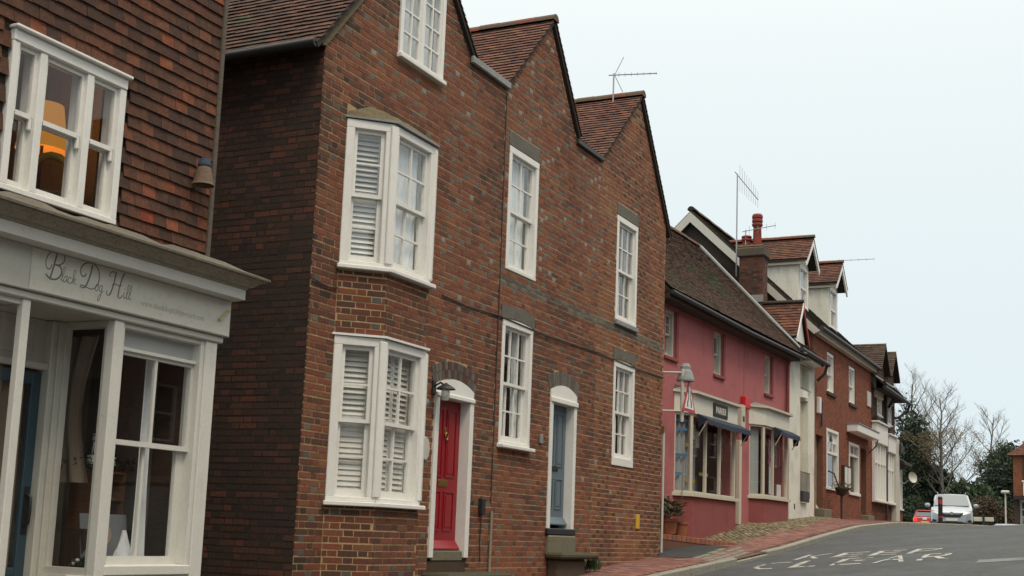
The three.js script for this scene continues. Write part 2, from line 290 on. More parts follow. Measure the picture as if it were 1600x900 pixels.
function tileFace(mb, W, O, U, S, width, len, o = {}) { // plain tiles laid up a slope, into mb
  const r = rng(o.seed || 3), N = U.clone().cross(S).normalize(), gauge = o.gauge || 0.1, tw = o.tw || 0.165, rows = Math.floor(len / gauge + 0.5), out = [];
  for (let k = 0; k < rows; k++) {
    const off = (k % 2) * tw / 2;
    for (let u = -off; u < width - 0.01; u += tw) {
      const a = Math.max(0, u), b = Math.min(width, u + tw - 0.003); if (b - a < 0.03) continue;
      const s0 = k * gauge + (r() - 0.5) * 0.008, s1 = Math.min(len + 0.02, s0 + gauge * 1.25), mid = (a + b) / 2;
      if (o.keep && !o.keep(mid, s0 + gauge * 0.5)) { r(); r(); continue; }
      const sag = o.sag ? o.sag(mid, s0) : 0, h0 = 0.03 + sag + (r() - 0.5) * 0.006, h1 = 0.008 + sag, th = 0.013, tilt = (r() - 0.5) * 0.006;
      const at = (x, s, h) => O.clone().addScaledVector(U, x).addScaledVector(S, s).addScaledVector(N, h);
      const A = at(a, s0, h0 + tilt), B = at(b, s0, h0 - tilt), C = at(b, s1, h1), D = at(a, s1, h1), a2 = at(a, s0, h0 - th + tilt), b2 = at(b, s0, h0 - th - tilt), c2 = at(b, s1, h1 - th), d2 = at(a, s1, h1 - th);
      const pal = o.pal ? o.pal(mid, s0, r) : RT.red[Math.floor(r() * 5)], v = 0.85 + 0.3 * r();
      out.push({ A, B, C, D, a2, b2, c2, d2, col: pal.map((q) => q * v), uo: [r() * 4, r() * 4], N, tw: b - a, gauge });
    }
  }
  if (mb) for (const t of out) tileInto(mb, t);
  return out;
}
function tileInto(mb, t) { mb.col = t.col; mb.uo = t.uo; mb.poly(t.A, t.B, t.C, t.D); mb.poly(t.a2, t.b2, t.B, t.A); mb.poly(t.b2, t.c2, t.C, t.B); mb.poly(t.d2, t.a2, t.A, t.D); }
function roofSlope(roof, O, U, S, width, len, o = {}) { const b = new MB(); tileFace(b, null, O, U, S, width, len, o); const m = b.build('roof_tiles', MAT.tileV, roof); m.userData.kind = 'stuff'; return m; }
function ridge(roof, A, B, n, mat, rad = 0.11) { // half-round ridge tiles, one by one
  const d = B.clone().sub(A), L = d.length() / n, dir = d.clone().normalize(), b = new MB(), seg = 7;
  const side = dir.clone().cross(V(0, 1, 0)).normalize();
  for (const [s0, s1, rr] of [[0, L - 0.004, rad]]) { const ring = (s) => [...Array(seg + 1)].map((_, k) => { const t = k / seg * PI; return side.clone().multiplyScalar(Math.cos(t) * rr).add(V(0, Math.sin(t) * rr, 0)).addScaledVector(dir, s); }); const R0 = ring(s0), R1 = ring(s1); for (let k = 0; k < seg; k++) b.poly(R0[k + 1], R0[k], R1[k], R1[k + 1]); b.poly(...R0); b.poly(...R1.slice().reverse()); }
  const g = b.geo(), r = rng(n * 31);
  for (let i = 0; i < n; i++) { const m = new THREE.Mesh(g, Array.isArray(mat) ? mat[Math.floor(r() * mat.length)] : mat); m.name = 'ridge_tile'; m.position.copy(A).addScaledVector(dir, i * L); m.position.y += (r() - .5) * 0.012; m.castShadow = m.receiveShadow = true; roof.add(m); }
}
const ridgeMats = [std([0.22, 0.075, 0.042], { map: T.tile }), std([0.16, 0.065, 0.04], { map: T.tile }), std([0.13, 0.085, 0.05], { map: T.tile })];

// ---------------------------------------------------------------- windows and doors (parts of a building)
const quadCache = {};
function paneGeo(w, h) { const k = w.toFixed(3) + 'x' + h.toFixed(3); if (!quadCache[k]) quadCache[k] = new MB().poly(V(-w / 2, -h / 2, 0), V(w / 2, -h / 2, 0), V(w / 2, h / 2, 0), V(-w / 2, h / 2, 0)).geo(); return quadCache[k]; }
let paneSeed = rng(4242);
function pane(g, x0, x1, y0, y1, z, mat = MAT.oldglass) { const m = new THREE.Mesh(paneGeo(x1 - x0, y1 - y0), mat); m.name = 'pane'; m.position.set((x0 + x1) / 2, (y0 + y1) / 2, z); m.rotation.set((paneSeed() - .5) * 0.014, (paneSeed() - .5) * 0.014, 0); g.add(m); return m; }
function panes(g, x0, x1, y0, y1, z, cols, rows, bar, mb, mat) { // a glazed rectangle: bars into mb, panes one by one
  const pw = (x1 - x0 - bar * (cols - 1)) / cols, ph = (y1 - y0 - bar * (rows - 1)) / rows;
  for (let i = 1; i < cols; i++) { const x = x0 + i * pw + (i - 1) * bar; mb.box(x, x + bar, y0, y1, z - 0.012, z + 0.02); }
  for (let j = 1; j < rows; j++) { const y = y0 + j * ph + (j - 1) * bar; mb.box(x0, x1, y, y + bar, z - 0.011, z + 0.018); }
  for (let i = 0; i < cols; i++) for (let j = 0; j < rows; j++) pane(g, x0 + i * (pw + bar) - 0.004, x0 + i * (pw + bar) + pw + 0.004, y0 + j * (ph + bar) - 0.004, y0 + j * (ph + bar) + ph + 0.004, z, mat);
}
function drape(x0, x1, y0, y1, z, waves, amp, seed, gather = 0) { // a hanging cloth with folds
  const b = new MB(), r = rng(seed), n = Math.max(12, Math.round((x1 - x0) * 40)), rows = 6, ph = r() * 6;
  const P = (i, j) => { const t = i / n, s = j / rows, x = lerp(x0, x1, t), g = gather * Math.sin(PI * (1 - s)) * 0.5; return V(x + (x0 - x) * g, lerp(y0, y1, s), z + amp * Math.sin(t * waves * 2 * PI + ph + 0.5 * Math.sin(s * 3 + t * 5)) * (0.7 + 0.3 * s)); };
  for (let i = 0; i < n; i++) for (let j = 0; j < rows; j++) b.poly(P(i, j), P(i + 1, j), P(i + 1, j + 1), P(i, j + 1));
  return b;
}
const slatGeo = {};
function slats(g, x0, x1, y0, y1, z, pitch, tilt, mat) {
  const w = x1 - x0, k = w.toFixed(3) + tilt; slatGeo[k] = slatGeo[k] || new MB(M4().makeRotationX(tilt)).box(-w / 2, w / 2, -0.004, 0.004, -0.036, 0.036).geo();
  for (let y = y0 + pitch / 2; y < y1; y += pitch) { const m = new THREE.Mesh(slatGeo[k], mat); m.name = 'slat'; m.position.set((x0 + x1) / 2, y, z); m.castShadow = m.receiveShadow = true; g.add(m); }
}
// box-sash window filling w x h of the wall face whose frame is F (x right, y up, z out)
function sash(parent, F, w, h, o = {}) {
  const g = grp('window', parent, F), fr = o.fr ?? 0.085, top = o.top ?? 0.1, bot = o.bot ?? 0.055, z1 = o.z ?? 0, mat = o.mat || MAT.white, wall = o.depth || 0.16;
  const f = new MB(); f.box(0, fr, bot, h - top, z1 - wall, z1, { b: 0.006 }); f.box(w - fr, w, bot, h - top, z1 - wall, z1, { b: 0.006 });
  if (o.arch) { const pts = [[0, h - top], [w, h - top]]; for (let i = 0; i <= 10; i++) { const t = 1 - i / 10; pts.push([t * w, h - 0.02 + o.arch * (1 - Math.pow(2 * t - 1, 2))]); } f.ext(pts, z1 - wall, z1); } else f.box(0, w, h - top, h, z1 - wall, z1, { b: 0.006 });
  f.box(0, w, 0, bot, z1 - wall, z1 + 0.004, { b: 0.006 }); f.build('frame', mat, g);
  if (o.sill !== 0) { const s = o.sill || 0.05; boxm('sill', o.sillMat || mat, g, -0.03, w + 0.03, -0.05, 0.0, z1 - 0.08, z1 + s, { b: 0.008 }); }
  const x0 = fr, x1 = w - fr, y0 = bot, y1 = h - top, mid = y0 + (y1 - y0) * (o.split ?? 0.5), st = o.stile ?? 0.045, bar = o.bar ?? 0.022;
  const zu = z1 - 0.075, ub = new MB();
  ub.box(x0, x0 + st, mid - 0.02, y1, zu - 0.02, zu + 0.022); ub.box(x1 - st, x1, mid - 0.02, y1, zu - 0.02, zu + 0.022); ub.box(x0 + st, x1 - st, y1 - st, y1, zu - 0.02, zu + 0.022); ub.box(x0 + st, x1 - st, mid - 0.02, mid + 0.022, zu - 0.02, zu + 0.024);
  if (o.horn) for (const hx of [x0 + 0.003, x1 - st + 0.003]) ub.box(hx, hx + st - 0.006, mid - 0.09, mid - 0.02, zu - 0.015, zu + 0.02, { b: 0.008 });
  panes(g, x0 + st, x1 - st, mid + 0.022, y1 - st, zu, o.cols ?? 3, o.rows ?? 2, bar, ub, o.glass); ub.build('upper_sash', mat, g);
  const lb = new MB(), zl = z1 - 0.122;
  lb.box(x0, x0 + st, y0, mid + 0.015, zl - 0.02, zl + 0.022); lb.box(x1 - st, x1, y0, mid + 0.015, zl - 0.02, zl + 0.022); lb.box(x0 + st, x1 - st, y0, y0 + 0.085, zl - 0.02, zl + 0.022); lb.box(x0 + st, x1 - st, mid - 0.025, mid + 0.015, zl - 0.02, zl + 0.022);
  panes(g, x0 + st, x1 - st, y0 + 0.085, mid - 0.025, zl, o.cols ?? 3, o.rowsL ?? o.rows ?? 2, bar, lb, o.glass); lb.build('lower_sash', mat, g);
  if (o.inside) o.inside(g, x0, x1, y0, y1, mid, z1 - wall - 0.04);
  return g;
}
const inside = {
  curtains: (seed, a = 0.36) => (g, x0, x1, y0, y1, mid, z) => { const w = x1 - x0; drape(x0, x0 + w * a, y0, y1, z, 4, 0.025, seed).build('curtain', MAT.curtain, g); drape(x1 - w * (a - .08), x1, y0, y1, z, 3, 0.025, seed + 1).build('curtain', MAT.curtain, g); },
  net: (seed) => (g, x0, x1, y0, y1, mid, z) => { drape(x0, x1, y0, y1, z, 7, 0.015, seed).build('net_curtain', MAT.curtain, g); },
  shutters: (open, n = 1) => (g, x0, x1, y0, y1, mid, z) => { // louvred shutters, framed, upper and lower leaf
    for (const [a, b] of [[y0, mid - 0.01], [mid + 0.01, y1]]) for (let i = 0; i < n; i++) {
      const xa = lerp(x0, x1, i / n) + 0.004, xb = lerp(x0, x1, (i + 1) / n) - 0.004, f = new MB();
      f.box(xa, xa + 0.035, a, b, z - 0.015, z + 0.012); f.box(xb - 0.035, xb, a, b, z - 0.015, z + 0.012); f.box(xa + 0.035, xb - 0.035, a, a + 0.06, z - 0.015, z + 0.012); f.box(xa + 0.035, xb - 0.035, b - 0.05, b, z - 0.015, z + 0.012);
      f.build('shutter', MAT.shutter, g); slats(g, xa + 0.036, xb - 0.036, a + 0.06, b - 0.05, z, 0.062, a > mid ? open * 0.8 : open, MAT.shutter);
    }
  },
  none: null,
};
const archPts = (u0, u1, v0, v1, rise, n = 10) => { const p = [[u0, v0], [u1, v0]]; for (let i = 0; i <= n; i++) { const t = 1 - i / n; p.push([lerp(u0, u1, t), v1 + rise * (1 - Math.pow(2 * t - 1, 2))]); } return p; };
const rect = (u0, u1, v0, v1) => [[u0, v0], [u1, v0], [u1, v1], [u0, v1]];
function voussoirs(parent, u0, u1, v, rise, h, n, mats, seed, z = 0.007) { // arch of bricks on edge, each its own
  const r = rng(seed);
  for (let i = 0; i < n; i++) {
    const q = (t) => { const y = v + rise * (1 - Math.pow(2 * t - 1, 2)), sl = rise * -4 * (2 * t - 1) / (u1 - u0), l = Math.hypot(1, sl); return [lerp(u0, u1, t), y, -sl / l, 1 / l]; };
    const a = q((i + 0.06) / n), b = q((i + 0.94) / n), bb = new MB(); bb.uo = [r() * 3, r() * 3];
    bb.ext([[a[0], a[1]], [b[0], b[1]], [b[0] + b[2] * h, b[1] + b[3] * h], [a[0] + a[2] * h, a[1] + a[3] * h]], -0.02, z + (r() - .5) * 0.004);
    bb.build('arch_brick', mats[Math.floor(r() * mats.length)], parent);
  }
}
function panelDoor(parent, F, w, h, mat, o = {}) { // leaf of a four-panel door with raised mouldings and weatherboard
  const g = grp('door', parent, F), b = new MB(); b.box(0, w, 0, h, -0.045, 0, { b: 0.004 });
  b.build('leaf', mat, g);
  const st = 0.105, cx = w / 2, lock = h * 0.42, P = [[st, cx - 0.045, 0.24, lock - 0.06], [cx + 0.045, w - st, 0.24, lock - 0.06], [st, cx - 0.045, lock + 0.12, h - 0.12], [cx + 0.045, w - st, lock + 0.12, h - 0.12]];
  for (const [x0, x1, y0, y1] of P) { const m = new MB(), t = 0.02; m.box(x0, x1, y0, y0 + t, 0, 0.014, { b: 0.004 }); m.box(x0, x1, y1 - t, y1, 0, 0.014, { b: 0.004 }); m.box(x0, x0 + t, y0 + t, y1 - t, 0, 0.014, { b: 0.004 }); m.box(x1 - t, x1, y0 + t, y1 - t, 0, 0.014, { b: 0.004 }); m.box(x0 + 0.05, x1 - 0.05, y0 + 0.05, y1 - 0.05, 0, 0.008, { b: 0.003 }); m.build('panel', mat, g); }
  { const m = new MB(); m.poly(V(0.003, 0.12, 0.001), V(0.003, 0.02, 0.07), V(w - 0.003, 0.02, 0.07), V(w - 0.003, 0.12, 0.001)); m.poly(V(0.003, 0.02, 0.07), V(0.003, 0, 0.07), V(w - 0.003, 0, 0.07), V(w - 0.003, 0.02, 0.07)); m.poly(V(0.003, 0.12, 0.001), V(0.003, 0, 0.001), V(0.003, 0, 0.07), V(0.003, 0.02, 0.07)); m.poly(V(w - 0.003, 0, 0.001), V(w - 0.003, 0.12, 0.001), V(w - 0.003, 0.02, 0.07), V(w - 0.003, 0, 0.07)); m.build('weatherboard', mat, g); }
  if (o.letter) { const m = new MB(), y = o.letterY ?? lock + 0.03; m.box(cx - 0.125, cx + 0.125, y - 0.045, y + 0.045, 0, 0.012, { b: 0.005 }); m.build('letterbox', o.letter, g); boxm('letterbox_flap', o.flap || o.letter, g, cx - 0.1, cx + 0.1, y - 0.024, y + 0.024, 0.012, 0.017, { b: 0.002 }); }
  if (o.knocker) { const m = new MB(), y = h * 0.78; m.box(cx - 0.022, cx + 0.022, y - 0.05, y + 0.07, 0, 0.02, { b: 0.008 }); m.tube([...Array(13)].map((_, i) => { const t = i / 12 * 2 * PI; return V(cx + 0.032 * Math.sin(t), y - 0.045 + 0.05 * Math.cos(t), 0.035); }), 0.009, 6); m.build('knocker', o.knocker, g); }
  return g;
}

// ---------------------------------------------------------------- lie of the land
const kerbTop = table([[-30, -1.6], [-10, -1.0], [0, -0.45], [10, 0.2], [19.3, 1.03], [21.7, 1.27], [23.3, 1.40], [24.9, 1.53], [28.4, 1.85], [32, 2.10], [37.5, 2.32], [40, 2.37], [44, 2.39], [50, 2.36], [65, 2.55], [100, 2.98], [200, 3.6], [600, 4]]);
const pave = table([[-30, -1.5], [-10, -0.9], [0, -0.4], [10, 0.22], [17.9, 0.95], [19.35, 1.07], [22.7, 1.30], [24, 1.5], [25.3, 1.63], [28.2, 1.96], [29.2, 2.04], [32.35, 2.22], [34.8, 2.35], [44, 2.5], [50, 2.5], [65, 2.6], [100, 3.0], [600, 4]]);
const kerbX = table([[-30, -7.0], [16, -7.05], [19.3, -6.95], [21.7, -6.55], [24.9, -6.35], [28.4, -6.25], [37.5, -6.4], [39, -6.0], [40.2, -5.2], [41, -4.2], [600, -4.2]]);
const crossfall = table([[22, 0.1], [40, 0.03], [60, 0]]);
const roadY = (x, z) => kerbTop(z) - 0.1 + crossfall(z) * (clamp(x, -9, 7) + 6.5);
function sheet(xs, zs, fy) { const b = new MB(); for (let j = 0; j + 1 < zs.length; j++) for (let i = 0; i + 1 < xs.length; i++) { const P = (p, q) => { const z = zs[q], x = typeof xs[p] === 'function' ? xs[p](z) : xs[p]; return V(x, fy(x, z), z); }; b.poly(P(i, j), P(i + 1, j), P(i + 1, j + 1), P(i, j + 1)); } return b; }
const range = (a, b, n) => [...Array(n + 1)].map((_, i) => a + (b - a) * i / n);
{
  const zs = [...range(30, -16, 23), ...range(-17, -46, 58), ...range(-48, -120, 36), -150, -200, -300, -600];
  const gx = [-400, -120, -60, -30, -18, -12, -9, 8, 14, 30, 60, 150, 400];
  const g = sheet(gx, [120, ...zs], (x, z) => roadY(x, z) - 0.22).build('ground', std([0.06, 0.065, 0.035], { map: T.stone }), scene); structure(g);
  const road = structure(sheet([(z) => kerbX(z) - 0.05, -5.5, -4.6, -3.7, -2.8, -1.9, -1, 0, 1.5, 3, 4.55], zs.filter((z) => z >= -130), roadY).build('road', MAT.asphalt, scene));
  road.name = 'road';
  // far carriageway beyond the crest, where the cars are
  structure(sheet([-19, -16, -13, -10, -7, -4.2], zs.filter((z) => z <= -50 && z >= -130), (x, z) => roadY(x, z) - 0.01).build('far_road', MAT.asphalt, scene));
  // left footway: bedding, with brick pavers on top; stone kerb in lengths
  const pvY = (x, z) => { const k = kerbX(z), t = clamp((x - k) / (-8.14 - k), 0, 1.2); return lerp(kerbTop(z), pave(z), t); };
  const pv = structure(sheet([-10.2, -9.2, -8.6, -8.14, -7.6, (z) => (kerbX(z) - 7.6) / 2, (z) => kerbX(z) - 0.02], zs.filter((z) => z >= -52), (x, z) => pvY(x, z) - 0.012).build('pavement', std([0.13, 0.075, 0.05], { map: T.mortar }), scene));
  const cobEdge = (z) => -7.3 - 0.1 * Math.sin(z * 0.9) - 0.55 * clamp((-z - 30) / 6);
  const pb = new MB(), r = rng(88);
  for (let z = -13.6; z > -44; z -= 0.108) for (let i = 0, x = kerbX(z) - 0.19 - ((Math.round(z / 0.108) % 2) ? 0.1 : 0); x > -8.25; x -= 0.206, i++) {
    const inDrive = z < -22.3 && z > -24.35 && x < -7.25, cob = z < -25.0 && z > -36.2 && x < cobEdge(z);
    if (inDrive || cob) continue; const y = pvY(x - 0.1, z - 0.05) + (r() - 0.5) * 0.006, v = 0.75 + 0.5 * r();
    pb.col = pick([[[0.25, 0.105, 0.078], 5], [[0.21, 0.085, 0.065], 4], [[0.29, 0.14, 0.105], 2], [[0.17, 0.08, 0.065], 2]], r).map((q) => q * v); pb.uo = [r() * 3, r() * 3];
    const x0 = x - 0.2, x1 = x, z0 = z - 0.102, z1 = z, P = (a, b) => V(a, y + (pvY(a, b) - pvY(x - 0.1, z - 0.05)), b), Q = (a, b) => P(a, b).add(V(0, -0.02, 0));
    pb.poly(P(x0, z1), P(x1, z1), P(x1, z0), P(x0, z0)); pb.poly(Q(x0, z1), Q(x1, z1), P(x1, z1), P(x0, z1)); pb.poly(Q(x1, z1), Q(x1, z0), P(x1, z0), P(x1, z1));
  }
  pb.build('paver', vcol(T.brick, { roughness: 0.85 }), pv).userData.kind = 'stuff';
  // rounded cobbles in front of the pink shop
  const cb = new MB();
  for (let z = -24.95; z > -36.3; z -= 0.115) for (let x = -8.5; x < cobEdge(z) + .05; x += 0.125) {
    const px = x + (r() - .5) * 0.05 + (Math.round(z * 9) % 2 ? 0.06 : 0), pz = z + (r() - .5) * 0.04, rx = 0.055 + r() * 0.016, rz = 0.045 + r() * 0.018, a = r() * 3, y = pvY(px, pz) - 0.012, hgt = 0.022 + 0.014 * r(), v = 0.7 + 0.6 * r();
    cb.col = pick([[[0.24, 0.185, 0.10], 4], [[0.28, 0.225, 0.135], 2], [[0.17, 0.135, 0.085], 3], [[0.19, 0.17, 0.14], 2], [[0.12, 0.115, 0.055], 1.5]], r).map((q) => q * v);
    const ring = (s, h) => [...Array(7)].map((_, k) => { const t = k / 7 * 2 * PI, c = Math.cos(t) * rx * s, d = Math.sin(t) * rz * s; return V(px + c * Math.cos(a) - d * Math.sin(a), y + h, pz - c * Math.sin(a) - d * Math.cos(a)); });
    cb.loft([ring(1, 0), ring(0.85, hgt * 0.7), ring(0.4, hgt)], true, false); cb.poly(...ring(0.4, hgt));
  }
  cb.build('cobble', vcol(T.stone, { roughness: 0.8 }), pv).userData.kind = 'stuff';
  // dark tarmac apron in the gap between the houses, with its brick edging and granite strips
  const ap = sheet(range(-10.2, -7.28, 6), range(-22.3, -24.32, 6), (x, z) => pvY(x, z) + 0.006).build('tarmac_apron', MAT.tarmacDark, pv); ap.userData.label = 'dark tarmac apron between the brick house and the pink shop';
  { // raised brick forecourt at the corner of the pink shop, edged with bricks laid across
    const A = V(-8.42, 1.71, -23.36), B = V(-7.28, 1.575, -24.82), C = V(-7.45, 1.6, -25.4), E1 = V(-8.55, 1.66, -25.5), E2 = V(-9.9, 1.74, -23.9), E3 = V(-9.9, 1.74, -23.1);
    const lg = new MB(), up = [A, B, C, E1, E2, E3], dn = up.map((p) => p.clone().add(V(0, -.5, 0))); for (let k = 0; k < 6; k++) { const l = (k + 1) % 6; lg.poly(dn[k], dn[l], up[l], up[k]); } lg.poly(up[0], up[1], up[2]); lg.poly(up[0], up[2], up[3]); lg.poly(up[0], up[3], up[4]); lg.poly(up[0], up[4], up[5]); lg.build('forecourt', std([0.17, 0.075, 0.05], { map: T.brick }), pv);
    const dA = B.clone().sub(A), n = Math.round(dA.length() / 0.108), em = [0, 1, 2].map((k) => std([0.27 + .04 * k, 0.105 + .01 * k, 0.07], { map: T.brick }));
    for (let k = 0; k < n; k++) { const m = new MB(); m.uo = [r() * 2, r() * 2]; m.box(-0.05, 0.05, -0.1, 0.012 + (r() - .5) * .008, -0.2, 0.012, { b: 0.008 }); const q = m.build('edging_brick', em[k % 3], pv); q.position.copy(A).addScaledVector(dA, (k + .5) / n); q.rotation.order = 'YXZ'; q.rotation.y = Math.atan2(-dA.z, dA.x); q.rotation.z = Math.asin(dA.y / dA.length()); }
  }
  for (const [x, z0, z1] of [[-7.3, -22.4, -24.2], [-7.1, -22.3, -24.3], [-6.9, -21.9, -24.1], [-6.72, -21.5, -23.6]]) for (let z = z0, k = 0; z > z1; z -= 0.46, k++) { const m = new MB(); m.uo = [r() * 2, r() * 2]; m.box(-0.05, 0.05, -0.08, 0.01 + (r() - .5) * .008, -0.222, 0.222, { b: 0.012 }); const q = m.build('granite_sett', std([0.19 + .05 * r(), 0.19 + .05 * r(), 0.175], { map: T.stone }), pv); q.position.set(x + (r() - .5) * .02, pvY(x, z), z); q.rotation.y = (r() - .5) * 0.05; q.rotation.x = 0.085; }
  // kerb stones
  const kb = grp('kerb', scene); structure(kb);
  for (let z = -6; z > -43;) { const L = 0.75 + 0.3 * r(), z2 = z - L, low = z < -21.3 && z > -23.2 ? 0.06 : 0, g2 = new MB(); g2.uo = [r() * 3, r() * 3];
    const A = V(kerbX(z), kerbTop(z), z), B = V(kerbX(z2), kerbTop(z2), z2), d = B.clone().sub(A), len = d.length() - 0.012; if (d.x > 2) break;
    g2.box(-0.14, 0.015, -0.2, 0.018 - low * 0.9, -len, 0, { b: 0.016 }); const m = g2.build('kerb_stone', MAT.kerb, kb); m.position.copy(A); m.rotation.order = 'YXZ'; m.rotation.y = Math.atan2(-d.x, -d.z); m.rotation.x = Math.asin(d.y / d.length()); z = z2; }
  // right-hand footway, out of view, under the houses opposite
  structure(sheet([4.5, 6, 9], zs.filter((z) => z > -110), (x, z) => roadY(x, z) + 0.1).build('far_pavement', std([0.13, 0.08, 0.06], { map: T.mortar }), scene));
  // KEEP CLEAR painted on the road, worn
  const font = await new FontLoader().loadAsync('fonts/droid/droid_sans_regular.typeface.json');
  const wear = noise2(505, 60);
  const word = (txt, x0, x1, zb, h) => {
    const step = (x1 - x0) / txt.length;
    [...txt].forEach((ch, i) => {
      const sh = font.generateShapes(ch, 1), g = new THREE.ShapeGeometry(sh, 6).toNonIndexed(); g.computeBoundingBox(); const bb = g.boundingBox, sx = step * 0.74 / (bb.max.x - bb.min.x), sy = h / (bb.max.y - bb.min.y), cx = x0 + i * step, cz = zb, b = new MB(), p = g.attributes.position;
      const sub = (A, B, C, d) => { // split so the letter follows the road, dropping worn scraps
        if (d > 0) { const e = A.clone().lerp(B, .5), f = B.clone().lerp(C, .5), k = C.clone().lerp(A, .5); sub(A, e, k, d - 1); sub(e, B, f, d - 1); sub(k, f, C, d - 1); sub(e, f, k, d - 1); return; }
        const m = A.clone().add(B).add(C).divideScalar(3); if (wear(m.x * 0.21, m.z * 0.13) > 0.71) return;
        const n = B.clone().sub(A).cross(C.clone().sub(A)); n.y < 0 ? b.tri(A, C, B) : b.tri(A, B, C);
      };
      for (let q = 0; q < p.count; q += 3) { const [A, B, C] = [0, 1, 2].map((k) => { const x = cx + (p.getX(q + k) - bb.min.x) * sx, z = cz - (p.getY(q + k) - bb.min.y) * sy; return V(x, roadY(x, z) + 0.006, z); }); sub(A, B, C, 3); }
      const m = b.build('painted_letter', MAT.roadPaint, road); m.userData.label = 'worn white road-marking letter ' + ch;
    });
  };
  word('CLEAR', -5.98, -2.62, -20.95, 1.15); word('KEEP', -5.62, -3.05, -22.55, 1.2);
  // small patches and a faint reinstatement strip in the carriageway
  const patch = sheet(range(-2.3, -1.25, 4), range(-20.1, -20.55, 2), (x, z) => roadY(x, z) + 0.005).build('road_patch', std([0.19, 0.195, 0.195], { map: T.asphalt }), road); patch.userData.label = 'pale repair patch in the asphalt';
  sheet(range(-4.2, -1.2, 6), range(-31.5, -33.2, 4), (x, z) => roadY(x, z) + 0.004).build('road_patch', std([0.085, 0.088, 0.088], { map: T.asphalt }), road);
}

// ---------------------------------------------------------------- the three gabled brick houses
const XF = -8.14, D = 7.2;
const facade = (name, label, z, o = {}) => thing(name, label, o.cat || 'house', [o.x ?? XF, 0, z], PI / 2 - (o.turn || 0) * PI / 180, o.group);
const flankL = (d) => M4().makeBasis(V(0, 0, 1), V(0, 1, 0), V(-1, 0, 0)).setPosition(0, 0, -d); // left side wall, u from the back to the front
const greyV = [toneMat[6], toneMat[7], toneMat[7], toneMat[5]];
const patchA = noise2(601, 16), patchB = noise2(602, 40);
const patch = (u, v) => 0.65 * patchA(u * 0.055, v * 0.06) + 0.35 * patchB(u * 0.055, v * 0.05); // weathering by patches of wall: sooty, plain, scrubbed
const mix = (u, v, dark, plain, light, r) => { const q = patch(u, v) + (r() - 0.5) * 0.22; return pick(q < 0.40 ? dark : q > 0.60 ? light : plain, r); };
const pal1 = (u, v, st, r) => st ? mix(u, v, [[1, 3], [2, 4], [5, 3], [12, 0.8], [4, 1]], [[0, 4], [1, 4], [2, 2], [4, 2], [5, 1], [3, 0.8]], [[0, 4], [3, 2], [4, 3], [1, 2]], r) : mix(u, v, [[2, 3], [5, 3], [12, 1.4], [7, 1.2]], [[0, 2], [1, 3], [2, 2], [5, 1.5], [7, 1.5], [6, 1.4]], [[0, 2], [1, 2], [4, 2], [6, 2.4], [8, 0.6]], r);
const band = (v) => v > 5.12 && v < 5.28;
const pal2 = (u, v, st, r) => band(v) ? pick([[6, 4], [7, 5], [5, 1]], r) : st ? mix(u + 9, v, [[1, 4], [2, 3], [5, 1.6], [0, 2]], [[0, 5], [1, 3], [3, 3], [4, 2], [2, 1]], [[0, 3], [3, 4], [4, 2], [10, 1]], r) : mix(u + 9, v, [[2, 3], [5, 2], [7, 1.4], [1, 2]], [[0, 2], [1, 2], [2, 2], [6, v > 5.3 ? 3 : 0.6], [8, v > 5.3 ? 0.7 : 0], [7, 1]], [[0, 2], [3, 1], [6, v > 5.3 ? 4 : 1], [8, v > 5.3 ? 2.2 : 0.2]], r);
const pal3 = (u, v, st, r) => band(v) ? pick([[6, 4], [7, 5], [5, 1]], r) : v > 9.05 ? pick([[11, 4], [5, 2], [10, 2]], r) : st ? mix(u + 21, v, [[0, 3], [1, 3], [2, 2], [4, 2]], [[0, 4], [3, 3], [9, 0.6], [10, 0.8], [4, 2], [1, 2]], [[3, 4], [0, 3], [9, 1], [10, 1.2]], r) : mix(u + 21, v, [[2, 3], [5, 3], [12, 1], [7, 0.8]], [[0, 2], [3, 1], [2, 2], [5, 1.6], [6, u < 1.4 ? 1.6 : 0.5], [8, u < 1 ? 0.6 : 0.1]], [[3, 2], [10, 2], [11, 1], [6, u < 1.4 ? 2 : 0.7]], r);
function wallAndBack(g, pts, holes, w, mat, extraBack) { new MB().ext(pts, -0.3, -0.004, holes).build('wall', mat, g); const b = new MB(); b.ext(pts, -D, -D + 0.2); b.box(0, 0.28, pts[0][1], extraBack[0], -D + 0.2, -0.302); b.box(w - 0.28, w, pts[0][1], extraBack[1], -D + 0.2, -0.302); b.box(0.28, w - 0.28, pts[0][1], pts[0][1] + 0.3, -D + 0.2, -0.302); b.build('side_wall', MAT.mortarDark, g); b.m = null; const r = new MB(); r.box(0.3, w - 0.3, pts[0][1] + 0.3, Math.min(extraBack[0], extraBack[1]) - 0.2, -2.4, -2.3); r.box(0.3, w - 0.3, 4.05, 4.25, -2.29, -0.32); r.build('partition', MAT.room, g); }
const roofPal = (base, mossy, seed) => { const n = noise2(seed, 16); return (u, s, r) => n(u * 0.11, s * 0.13) > mossy ? RT.mossy[Math.floor(r() * 4)] : base[Math.floor(r() * 5)]; };
const gableClip = (pts) => (v) => { let a = Infinity, b = -Infinity; for (let i = 0; i < pts.length; i++) { const p = pts[i], q = pts[(i + 1) % pts.length]; if ((p[1] - v) * (q[1] - v) <= 0 && p[1] !== q[1]) { const x = p[0] + (q[0] - p[0]) * (v - p[1]) / (q[1] - p[1]); a = Math.min(a, x); b = Math.max(b, x); } } return b > a ? [a, b] : null; };
